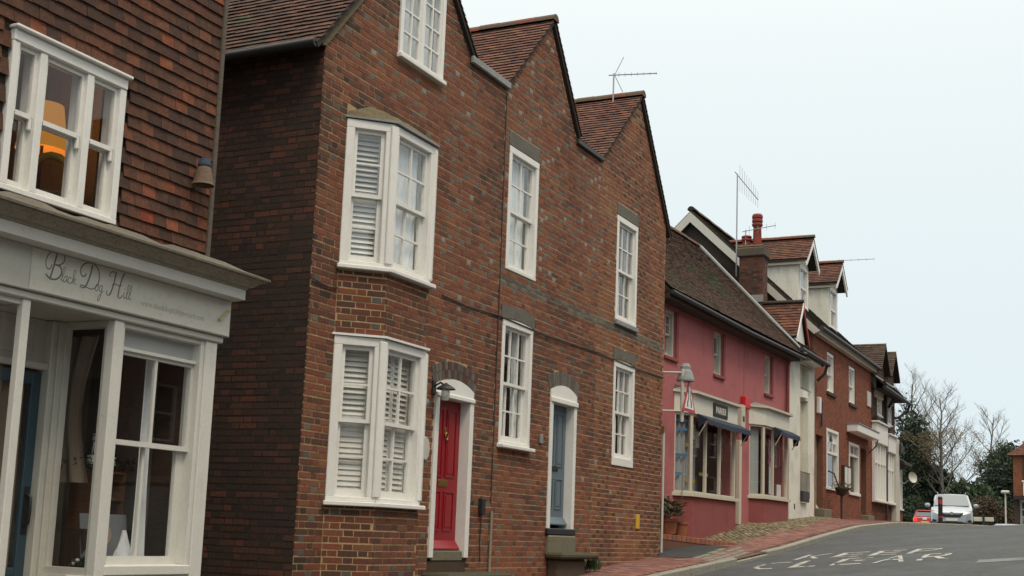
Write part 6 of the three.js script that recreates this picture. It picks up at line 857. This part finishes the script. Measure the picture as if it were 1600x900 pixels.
{ const g = thing('barrier_rail', 'short cream rail on a black post in front of the brown hedge', 'barrier', [-8.55, 2.72, -79]); boxm('rail', MAT.oldcream, g, -.55, .55, .62, .86, -.05, .05, { b: .01 }); new MB().tube([V(0, 0, .08), V(0, 1.05, .08)], .06, 6).build('post', MAT.black, g); }

// ---------------------------------------------------------------- trees and hedges
function bareTree(name, label, [x, z], h, seed, o = {}) { // a leader with limbs all the way up, each forking into twigs
  const r = rng(seed), y = roadY(x, z) - .2, g = thing(name, label, 'tree', [x, y, z]), tr = new MB(), br = new MB(), leaf = new MB(); let nl = 0;
  const max = o.max || 5;
  const grow = (p, d, len, rad, lvl) => {
    const n = lvl < 2 ? 5 : 3, pts = [p]; let q = p.clone(), dir = d.clone();
    for (let i = 0; i < n; i++) { dir.add(V((r() - .5) * .34, (lvl === 1 ? .1 : .03) + (r() - .5) * .16, (r() - .5) * .34)).normalize(); q = q.clone().addScaledVector(dir, len / n); pts.push(q); }
    br.tube(pts, rad, lvl < 2 ? 5 : 3, rad * .4);
    if (lvl >= max - 1 && o.leaf && q.y < h * .68 && r() < o.leaf) for (let k = 0; k < 7; k++) { const c = q.clone().add(V((r() - .5) * .9, (r() - .5) * .5, (r() - .5) * .9)), e = () => V((r() - .5) * .2, (r() - .5) * .16, (r() - .5) * .2), b = r(); leaf.col = [.12 + b * .06, .085 + b * .04, .04]; leaf.tri(c, c.clone().add(e()), c.clone().add(e())); nl++; }
    if (lvl >= max) return;
    const kids = lvl === 1 ? 6 : lvl === 2 ? 5 : 4;
    for (let k = 0; k < kids; k++) { const t = .25 + .75 * (k + r() * .8) / kids, f = Math.min(n - .01, t * n), idx = Math.floor(f), at = pts[idx].clone().lerp(pts[idx + 1], f - idx), a = r() * 6.28; const side = V(Math.cos(a), .25, Math.sin(a)); const nd = dir.clone().addScaledVector(side, .75 + .3 * r()).normalize(); grow(at, nd, len * (.42 + .2 * r()) * (1.15 - t * .45), rad * (.5 - .12 * t), lvl + 1); }
  };
  // trunk and leader
  const tp = [V(0, 0, 0)]; for (let i = 1; i <= 8; i++) tp.push(V((r() - .5) * .35 + (o.lean || 0) * i, h * .9 * i / 8, (r() - .5) * .3)); tr.tube(tp, h * .017, 8, h * .003);
  const L = o.limbs || 15; for (let k = 0; k < L; k++) { const t = .24 + .74 * k / L, f = Math.min(7.99, t * 8), i = Math.floor(f), at = tp[i].clone().lerp(tp[i + 1], f - i), a = k * 2.4 + r() * .8, up = .45 + .75 * t; grow(at, V(Math.cos(a), up, Math.sin(a)).normalize(), h * (.40 - .26 * t) * (.8 + .4 * r()), h * .0058 * (1.15 - t * .7), 1); }
  tr.build('trunk', MAT.bark, g); br.build('crown', MAT.bark, g).userData.kind = 'stuff'; if (nl) leaf.build('dead_leaves', MAT.leafV, g).userData.kind = 'stuff'; return g;
}
function bush(name, label, cat, [x, z], rx, ry, rz, y0, cols, seed, o = {}) { // mass of leaf clumps through the volume of an uneven crown
  const r = rng(seed), y = roadY(x, z) - .1, g = thing(name, label, cat, [x, y, z]), l = new MB(), nz = noise2(seed, 9), N = o.n || 5200, S = o.size || .3;
  const lobes = [...Array(o.lobes || 16)].map(() => { const a = r() * 6.28, e = r() * 2 - .8, q = Math.sqrt(Math.max(0, 1 - e * e)); return V(Math.cos(a) * q * rx * .62, y0 + ry + e * ry * .66, Math.sin(a) * q * rz * .62); });
  for (let i = 0; i < N; i++) {
    const L = lobes[Math.floor(r() * lobes.length)], a = r() * 6.28, e = r() * 2 - 1, q = Math.sqrt(1 - e * e), R = Math.pow(r(), .4), k = .42 + .2 * nz(i * .13, L.x);
    const p = L.clone().add(V(Math.cos(a) * q * rx * k * R, e * ry * k * R, Math.sin(a) * q * rz * k * R)); if (p.y < .05) p.y = .05 + r() * .3; const v = .7 + .6 * r(), c = cols[Math.floor(r() * cols.length)]; l.col = c.map((t) => t * v);
    const e1 = V(r() - .5, r() - .3, r() - .5).normalize().multiplyScalar(S * (.5 + r())), e2 = V(r() - .5, r() - .5, r() - .5).normalize().multiplyScalar(S * .5 * (.5 + r())); l.poly(p, p.clone().add(e1).sub(e2), p.clone().addScaledVector(e1, 1.6), p.clone().add(e1).add(e2));
  }
  l.build('crown', MAT.leafV, g).userData.kind = 'stuff'; if (cat === 'tree') { const t = new MB(); t.tube([V(0, 0, 0), V(.05, ry * .6, 0), V(0, y0 + ry, .05)], .22, 8, .08); t.build('trunk', MAT.bark, g); for (let i = 0; i < 4; i++) { const b = new MB(), L = lobes[i]; b.tube([V(0, y0 + ry * .4, 0), L], .09, 6, .03); b.build('limb', MAT.bark, g); } } return g;
}
bareTree('bare_tree', 'tall bare tree with a few brown leaves behind the silver car', [-15.4, -112], 12.8, 7, { leaf: .75, max: 4, limbs: 24 });
bareTree('bare_tree', 'bare tree rising behind the dark evergreen at the end of the terrace', [-21.4, -135], 17.2, 19, { max: 4, limbs: 17 });
bareTree('bare_tree', 'bare tree with crooked limbs behind the right-hand evergreen', [-12.3, -118], 11.6, 31, { max: 4, limbs: 15, lean: .05 });
const ever = [[.018, .034, .016], [.026, .045, .018], [.012, .024, .012], [.035, .055, .02]];
bush('evergreen_tree', 'dark evergreen tree at the end of the terrace', 'tree', [-17.9, -112], 1.75, 4.9, 1.9, .6, ever, 41, { n: 12000, size: .22, lobes: 26 });
bush('evergreen_tree', 'broad dark evergreen tree beside the corner house', 'tree', [-9.7, -108], 2.6, 3.0, 2.5, .8, [...ever, [.05, .07, .02]], 43, { n: 15000, size: .18, lobes: 26 });
bush('hedge', 'clipped green hedge behind the red car', 'hedge', [-17.2, -109], 1.6, 1.3, .9, .1, [[.03, .055, .02], [.045, .07, .024], [.02, .04, .016]], 45, { n: 7000, size: .13, lobes: 24 });
bush('hedge', 'brown autumn hedge between the silver car and the corner house', 'hedge', [-9.9, -93], 1.7, 1.1, .9, .1, [[.10, .065, .035], [.075, .055, .03], [.12, .075, .035], [.05, .05, .025]], 47, { n: 8000, size: .13, lobes: 24 });
bush('shrub', 'low dark green shrub directly behind the silver car', 'shrub', [-12.6, -104], 2.0, 1.7, 1, .2, [...ever, [.05, .075, .025]], 49, { n: 4200, size: .24 });
bush('shrub', 'dark shrub between the red car and the bare tree', 'shrub', [-16.4, -116], 2.2, 2.6, 1.2, .2, ever, 51, { n: 4200, size: .28 });
bush('shrub', 'green shrub right of the silver car above the brown hedge', 'shrub', [-11.2, -101], 1.4, 1.5, .9, .3, [[.03, .055, .02], [.05, .08, .028], [.02, .04, .016]], 53, { n: 3000, size: .22 });
bush('far_wood', 'dark line of woodland closing the view behind the trees', 'wood', [-19, -150], 22, 2.6, 2, .2, ever, 55, { n: 9000, size: .5, lobes: 60 }).userData.kind = 'stuff';

// ---------------------------------------------------------------- street furniture and small things
{ // bracketed road-narrows sign with lamp on the brick corner
  const g = thing('warning_sign', 'triangular red-bordered road narrows sign under a grey lamp on the brick corner', 'sign', [-7.8, 3.8, -22.84]);
  new MB().tube([V(0, 0, 0), V(0, 1.0, 0)], .038, 8).build('post', MAT.cream, g);
  for (const y of [.2, .93]) { const b = new MB(); b.tube([V(-.335, y, .14), V(0, y, .02)], .018, 6); b.build('bracket_arm', MAT.cream, g); }
  const tri = (s, z0, z1, dy) => new MB().ext([[-.375 * s, dy - .217 * s], [.375 * s, dy - .217 * s], [0, dy + .433 * s]].map(([x, y]) => [x, y]), z0, z1), F = (m) => { m.rotation.y = PI / 2; m.position.set(.05, .42, -.24); return m; };
  F(tri(1, 0, .012, 0).build('sign_border', std([.45, .015, .03], { roughness: .4 }), g)); F(tri(.72, .0125, .016, 0).build('sign_face', std([.72, .72, .68], { roughness: .4 }), g)); for (const s of [-1, 1]) F(new MB().ext([[s * .13, -.12], [s * .085, -.12], [s * .085, -.04], [s * .045, .05], [s * .045, .2], [s * .075, .2], [s * .075, .06], [s * .13, -.03]], .0165, .02).build('sign_symbol', MAT.black, g)); F(boxm('sign_back', MAT.metalGrey, g, -.2, .2, -.12, -.08, -.02, -.001));
  new MB().lathe([[.0, .78], [.17, .78], [.17, .81], [.13, .95], [.1, 1.0], [.1, 1.06], [.06, 1.12], [0, 1.13]], 14, V(.02, 0, -.12)).build('lamp_head', std([.3, .32, .33], { map: T.stone }), g);
}
function pot(label, [x, y, z], r, h, plant) {
  const g = thing('plant_pot', label, 'plant pot', [x, y, z], 0, 'pots beside the pink shop'), n = 20;
  new MB().lathe([[0, 0], [r * .78, 0], [r * .97, h * .8], [r * 1.08, h * .82], [r * 1.1, h], [r * .98, h], [r * .95, h * .9], [0, h * .88]], n).build('pot', MAT.terracotta, g);
  if (plant) { const l = new MB(), rr = rng(plant); for (let i = 0; i < 300; i++) { const a = rr() * 6.28, e = rr(), d = Math.sqrt(rr()) * .27, p = V(Math.cos(a) * d, h + .04 + e * .36 * (1.15 - d), Math.sin(a) * d), o = V(Math.cos(a + rr() - .5), .6 - rr() * .8, Math.sin(a + rr() - .5)).normalize().multiplyScalar(.1 + .08 * rr()), s = V(-o.z, rr() * .02, o.x).normalize().multiplyScalar(.036), v = .7 + rr() * .8; l.col = [.04 * v, .095 * v, .03 * v]; l.poly(p, p.clone().addScaledVector(o, .5).add(s), p.clone().add(o), p.clone().addScaledVector(o, .5).sub(s)); } l.build('foliage', MAT.leafV, g).userData.kind = 'stuff'; for (let k = 0; k < 4; k++) { const s = new MB(), a = k * 1.6; s.tube([V(0, h * .85, 0), V(Math.cos(a) * .12, h + .3, Math.sin(a) * .12)], .008, 4); s.build('stem', MAT.bark, g); } }
  return g;
}
pot('terracotta pot with a bushy green plant nearest the brick house corner', [-8.36, 1.715, -23.8], .18, .29, 71);
pot('darker terracotta pot behind the first, closer to the pink wall', [-8.26, 1.69, -24.2], .16, .27, 0);
{ const g = thing('climbing_stem', 'thin bare climbing stem against the pink wall beside the pot', 'plant', [-8.33, 1.55, -24.3]); const r = rng(3), b = new MB(); let p = V(0, 0, 0); const pts = [p]; for (let i = 0; i < 8; i++) { p = p.clone().add(V((r() - .5) * .05, .2, (r() - .6) * .09)); pts.push(p); } b.tube(pts, .009, 4, .004); b.build('stem', MAT.bark, g); const t = new MB(); t.tube([pts[5], pts[5].clone().add(V(.05, .22, -.2))], .006, 4); t.build('twig', MAT.bark, g); }
{ const g = thing('weed_clump', 'green weeds growing beside the mossy step of the grey-blue door', 'plant', [-7.98, 1.05, -19.1]), l = new MB(), r = rng(14); for (let i = 0; i < 120; i++) { const a = r() * 6.28, d = r() * .2, p = V(Math.cos(a) * d * .6, r() * .12, Math.sin(a) * d), o = V(Math.cos(a) * .5, .5 + r(), Math.sin(a) * .5).normalize().multiplyScalar(.06 + .09 * r()), s = V(-o.z, 0, o.x).normalize().multiplyScalar(.02), v = .6 + r() * .8; l.col = [.035 * v, .085 * v, .022 * v]; l.poly(p, p.clone().addScaledVector(o, .6).add(s), p.clone().add(o), p.clone().addScaledVector(o, .6).sub(s)); } l.build('leaves', MAT.leafV, g).userData.kind = 'stuff'; }
{ // lantern above the red door, intercom and plaque by the doors
  const g = thing('wall_lantern', 'small black wall lantern over the red door', 'lantern', [-8.13, 3.3, -14.06]); const a = new MB(); a.tube([V(0, .12, 0), V(.1, .17, 0), V(.17, .13, 0)], .014, 6); a.build('arm', MAT.black, g); new MB().lathe([[.13, .08], [.1, .11], [.03, .15], [0, .17]], 12, V(.18, 0, 0)).build('hood', MAT.black, g); new MB().lathe([[.04, -.06], [.055, 0], [.055, .08]], 10, V(.18, 0, 0)).build('globe', new THREE.MeshPhysicalMaterial({ color: rgb(.8, .82, .8), transmission: .6, roughness: .4, thickness: 0 }), g); boxm('back_plate', MAT.black, g, -.005, .02, .02, .2, -.04, .04, { b: .005 });
  const p = new MB(M4().makeRotationZ(-PI / 2)); p.lathe([[0, 0], [.12, 0], [.115, .02], [0, .022]], 18); const q = p.top('house_plaque', MAT.cream, 'round pale plaque on the brick between the bay window and the red door', 'plaque'); q.position.set(-8.136, 2.62, -13.92); q.scale.set(1, 1.25, .8);
  const bl = new MB(); bl.box(-.05, .05, -.07, .07, 0, .03, { b: .008 }); const b2 = bl.top('door_bell', std([.2, .21, .2]), 'small grey bell box left of the grey-blue door', 'bell'); b2.position.set(-8.138, 3.02, -17.34); b2.rotation.y = PI / 2;
  const c = new MB(); c.lathe([[0, 0], [.05, 0], [.04, .04], [0, .05]], 10); const s = c.top('security_sensor', MAT.lead, 'small round grey fitting left of the lantern by the red door', 'sensor'); s.position.set(-8.13, 3.2, -13.86); s.rotation.z = -PI / 2;
}
{ // lamp on the hanging tiles
  const g = thing('wall_light', 'weathered bell-shaped wall light on the hanging tiles', 'wall light', [-8.1, 4.78, -9.26]); new MB().lathe([[.11, 0], [.1, .02], [.07, .16], [.055, .18]], 14, V(.1, 0, 0)).build('shade', std([.17, .11, .075], { map: T.stone }), g); new MB().lathe([[.06, .18], [.065, .2], [.05, .26], [0, .27]], 12, V(.1, 0, 0)).build('cap', std([.03, .05, .075]), g); boxm('bracket', MAT.iron, g, 0, .1, .08, .12, -.02, .02);
}
// television aerials
function aerial(label, [x, y, z], mastH, boomDir, boomL, elems, o = {}) {
  const g = thing('tv_aerial', label, 'aerial', [x, y, z], 0, 'television aerials on the roofs'), m = new MB(); m.tube([V(0, 0, 0), V(0, mastH, 0)], o.r || .016, 6); m.build('mast', MAT.metalGrey, g);
  const d = V(...boomDir).normalize(), h = V(0, mastH - .03, 0), up = V(...(o.elem || [0, 1, 0])), b = new MB(); b.tube([h.clone().addScaledVector(d, -boomL * .12), h.clone().addScaledVector(d, boomL)], .012, 5); b.build('boom', MAT.metalGrey, g);
  for (let i = 0; i < elems; i++) { const p = h.clone().addScaledVector(d, boomL * (.12 + .86 * i / (elems - 1))), l = (o.len || .14) * (1.2 - .5 * i / elems), e = new MB(); e.tube([p.clone().addScaledVector(up, -l), p.clone().addScaledVector(up, l)], .005, 4); e.build('element', MAT.metalGrey, g); }
  if (o.reflector) { for (const s of [1, -1]) { const e = new MB(), p = h.clone().addScaledVector(d, boomL * .02); e.tube([p, p.clone().addScaledVector(d, .16).add(V(0, s * .34, 0))], .008, 4); e.build('reflector', MAT.metalGrey, g); } }
  return g;
}
aerial('aerial with an angled reflector on the ridge of the third brick gable', [-8.62, 9.55, -21.02], .56, [1, 0.02, -.3], .8, 7, { reflector: 1, elem: [0, .35, 0], len: .1 });
aerial('tall aerial mast beside the red chimney pots', [-10.05, 8.9, -33.85], 2.95, [.35, -.5, -.6], 1.0, 9, { elem: [0, 1, 0], len: .32, r: .02 });
aerial('small aerial on a bent arm behind the far white dormer', [-9.0, 10.4, -42.2], .68, [1, .03, -.2], 1.15, 5, { len: .04 });
aerial('low horizontal aerial clamped to the chimney pots', [-9.75, 9.75, -33.7], .42, [1, .12, 0], .85, 4, { len: .1 });

// goods in the shop window (each its own thing)
const bottleMat = new THREE.MeshPhysicalMaterial({ color: rgb(.008, .016, .01), roughness: .12, clearcoat: 1 });
function bottle(label, p) { const g = thing('wine_bottle', label, 'bottle', p, 0, 'bottles in the shop window'); new MB().lathe([[0, 0], [.042, 0], [.044, .02], [.044, .16], [.036, .2], [.017, .25], [.015, .3], [.018, .305], [.018, .325], [0, .325]], 14).build('glass', bottleMat, g); new MB().lathe([[.0448, .05], [.0448, .13]], 14).build('label', std([.62, .6, .52]), g); new MB().lathe([[.0165, .25], [.0165, .3], [.019, .327], [0, .329]], 12).build('foil', std([.25, .25, .24], { metalness: .5, roughness: .4 }), g); return g; }
{
  const X = -8.34, fl = 1.14;
  { const g = thing('wooden_crate', 'orange-brown wooden crate standing on end in the shop window', 'crate', [X - .2, fl + .36, -8.78]); const w = .42, h = .52, d = .26; for (const [a, b] of [[-w / 2, -w / 2 + .02], [w / 2 - .02, w / 2]]) boxm('side_board', std([.14, .06, .022], { map: T.wood }), g, -d / 2, d / 2, 0, h, a, b); for (const [a, b] of [[0, .02], [h - .02, h], [h * .5, h * .5 + .018]]) boxm('shelf_board', std([.125, .052, .02], { map: T.wood }), g, -d / 2, d / 2, a, b, -w / 2 + .02, w / 2 - .02); boxm('back_board', MAT.wood, g, -d / 2, -d / 2 + .012, 0.02, h - .02, -w / 2 + .02, w / 2 - .02); boxm('plinth', MAT.darkwood, g, -d / 2 - .05, d / 2 + .05, -.36, 0, -w / 2 - .1, w / 2 + .1); }
  bottle('dark wine bottle standing on top of the crate', [X - .18, fl + .885, -8.66]); bottle('dark wine bottle inside the crate', [X - .16, fl + .385, -8.7]); bottle('dark wine bottle in front of the picture board', [X + .12, fl + .005, -8.5]); bottle('second dark bottle on the crate behind the window bar', [X - .2, fl + .885, -8.92]);
  { const g = thing('picture_board', 'grey picture board leaning against the crate in the shop window', 'board', [X + .02, fl + .1, -8.7], PI / 2 - .2); const m = boxm('board', std([.16, .17, .18], { roughness: .6 }), g, -.24, .24, 0, .4, 0, .012); m.rotation.x = -.18; const c = new MB(M4().makeRotationX(PI / 2)); c.lathe([[0, 0], [.12, 0], [.12, .004], [0, .004]], 20); const q = c.build('printed_disc', std([.34, .25, .19]), g); q.position.set(-.05, .22, -.02); q.rotation.x = -.18; }
  { const b = new MB(), r = rng(6), rows = 7, n = 14, P = (i, j) => { const t = j / rows, a = i / n * 2 * PI, rad = lerp(.15, .02, Math.pow(t, .8)) * (1 + .12 * Math.sin(a * 3 + j)); return V(Math.cos(a) * rad * .6, t * .34, Math.sin(a) * rad); }; for (let i = 0; i < n; i++) for (let j = 0; j < rows; j++) b.poly(P(i, j), P(i, j + 1), P(i + 1, j + 1), P(i + 1, j)); const m = b.top('gathered_cloth', std([.6, .62, .64], { roughness: .9, side: THREE.DoubleSide }), 'white cloth gathered to a point in front of the picture board', 'cloth'); m.position.set(X + .16, fl + .02, -8.78); }
  { const g = thing('garland', 'dark evergreen garland with pale bobbles along the display floor and crate top', 'garland', [X, fl, -8.7]), l = new MB(), r = rng(61); for (let i = 0; i < 900; i++) { const k = i % 3, t = r() * 1 - .5, p = k ? V(.12 + (r() - .5) * .12, .03 + r() * .07, t * .9) : V(-.2 + (r() - .5) * .2, .9 + r() * .1, -.1 + t * .8), o = V(r() - .5, r() - .3, r() - .5).normalize().multiplyScalar(.05), s = V(o.y, -o.x, o.z).normalize().multiplyScalar(.008), v = .5 + r(); l.col = [.018 * v, .03 * v, .016 * v]; l.tri(p.clone().sub(s), p.clone().add(s), p.clone().add(o)); } l.build('sprigs', MAT.leafV, g).userData.kind = 'stuff'; for (let i = 0; i < 9; i++) { const b = new MB(); b.lathe([[0, -.018], [.015, -.01], [.018, 0], [.015, .01], [0, .018]], 8); const m = b.build('bobble', MAT.cream, g); m.position.set(.12 + (r() - .5) * .1, .06 + r() * .05, (r() - .5) * .9); } }
}
{ // lit lamp and yellow chair in the room over the shop
  const g = thing('floor_lamp', 'lit lamp with an orange shade in the room above the shop', 'lamp', [-9.3, 3.92, -8.46]); new MB().lathe([[.15, 0], [.15, .02], [.02, .04], [.015, 1.15]], 12).build('stand', MAT.iron, g); new MB().lathe([[.24, 1.1], [.17, 1.55]], 20).build('lamp_shade', new THREE.MeshStandardMaterial({ color: rgb(.7, .42, .12), emissive: rgb(1, .42, .06), emissiveIntensity: .3, roughness: 1, side: THREE.DoubleSide }), g); const L = new THREE.PointLight(0xffa64a, .8, 0, 2); L.position.set(0, 1.72, 0.0); L.castShadow = true; g.add(L); 
  const c = thing('yellow_chair', 'chair with a curved yellow back in the room above the shop', 'chair', [-8.8, 3.92, -8.12], .5); const t = new MB(); t.tube([...Array(11)].map((_, i) => { const a = i / 10 * PI; return V(Math.cos(a) * .24, .55 + Math.sin(a) * .36, 0); }), .035, 7); t.build('backrest', std([.5, .32, .03], { roughness: .6 }), c); boxm('seat', MAT.darkwood, c, -.23, .23, .42, .48, 0, .44, { b: .02 }); for (const x of [-.2, .2]) for (const z of [.03, .4]) { const l = new MB(); l.tube([V(x, 0, z), V(x, .43, z)], .016, 6); l.build('leg', MAT.iron, c); }
}

// ---------------------------------------------------------------- the row across the street, seen only in the window panes
{
  const r = rng(900), specs = [[6, 8.6, 5.2, 3.4, std([.2, .09, .05], { map: T.mortar })], [-2.7, 9.2, 5.6, 3.6, std([.18, .07, .045], { map: T.mortar })], [-12, 7.6, 5.0, 3.2, std([.14, .08, .05], { map: T.mortar })], [-19.7, 9.6, 5.6, 3.8, std([.16, .065, .04], { map: T.mortar })], [-29.4, 9, 5.2, 3.4, std([.13, .075, .05], { map: T.mortar })], [-38.5, 10.4, 5.6, 3.8, std([.17, .075, .05], { map: T.mortar })], [-49, 12, 5.2, 3.6, std([.15, .06, .04], { map: T.mortar })], [-61.2, 12, 5.4, 3.8, std([.12, .07, .045], { map: T.mortar })], [-73.5, 14, 5.6, 4, std([.16, .07, .045], { map: T.mortar })]];
  const nm = ['light red brick', 'dark red brick', 'dull brown brick', 'brown-red brick', 'grey-brown brick', 'wide brick', 'long red brick', 'tall grey brick', 'farthest red brick'];
  specs.forEach(([z, w, eave, rise, mat], i) => {
    const y = roadY(6, z - w / 2) + .1, g = thing('opposite_house', `${nm[i]} house across the street, out of the picture, mirrored in the panes`, 'house', [7.2, y, z - w], -PI / 2, 'houses across the street'), H = [];
    const n = Math.round(w / 2.4); for (let k = 0; k < n; k++) for (const v of [.9, 3.4]) H.push([(k + .5) * w / n - .5, (k + .5) * w / n + .5, v, v + 1.5]);
    new MB().ext([[0.01, -1.5], [w - .01, -1.5], [w - .01, eave], [0.01, eave]], -.3, 0, H.map((h) => rect(...h))).build('wall', mat, g); const b = new MB(); b.box(.01, .25, -1.5, eave, -7, -.31).box(w - .25, w - .01, -1.5, eave, -7, -.31).box(.26, w - .26, -1.5, eave, -7, -6.8).box(.26, w - .26, -1, eave, -1.6, -1.5); b.build('side_wall', MAT.room, g);
    const rf = new MB(M4().makeRotationY(PI / 2)); rf.ext([[-.3, eave - .1], [3.5, eave + rise], [7.2, eave - .1]], -.0 + .02, w - .02); rf.build('roof', std([.075, .045, .032], { map: T.tile }), g);
    H.forEach(([a, c, v0, v1]) => { const q = grp('window', g, Tr(a, v0, -.1)), f = new MB(); f.box(0, .06, 0, v1 - v0, -.05, .05).box(c - a - .06, c - a, 0, v1 - v0, -.05, .05).box(.06, c - a - .06, v1 - v0 - .06, v1 - v0, -.05, .05).box(.06, c - a - .06, 0, .06, -.05, .05).box(.06, c - a - .06, .72, .76, -.03, .03); f.build('frame', MAT.white, q); pane(q, .06, c - a - .06, .06, .72, 0); pane(q, .06, c - a - .06, .76, v1 - v0 - .06, 0); });
    boxm('chimney', std([.12, .06, .04], { map: T.mortar }), g, w * .2, w * .2 + .9, eave + 1, eave + rise + 1.1, -3.9, -3.1);
  });
}
scene.traverse((o) => { if (o.isMesh && !o.material.transparent) { o.castShadow = true; o.receiveShadow = true; } });
renderer.render(scene, camera);
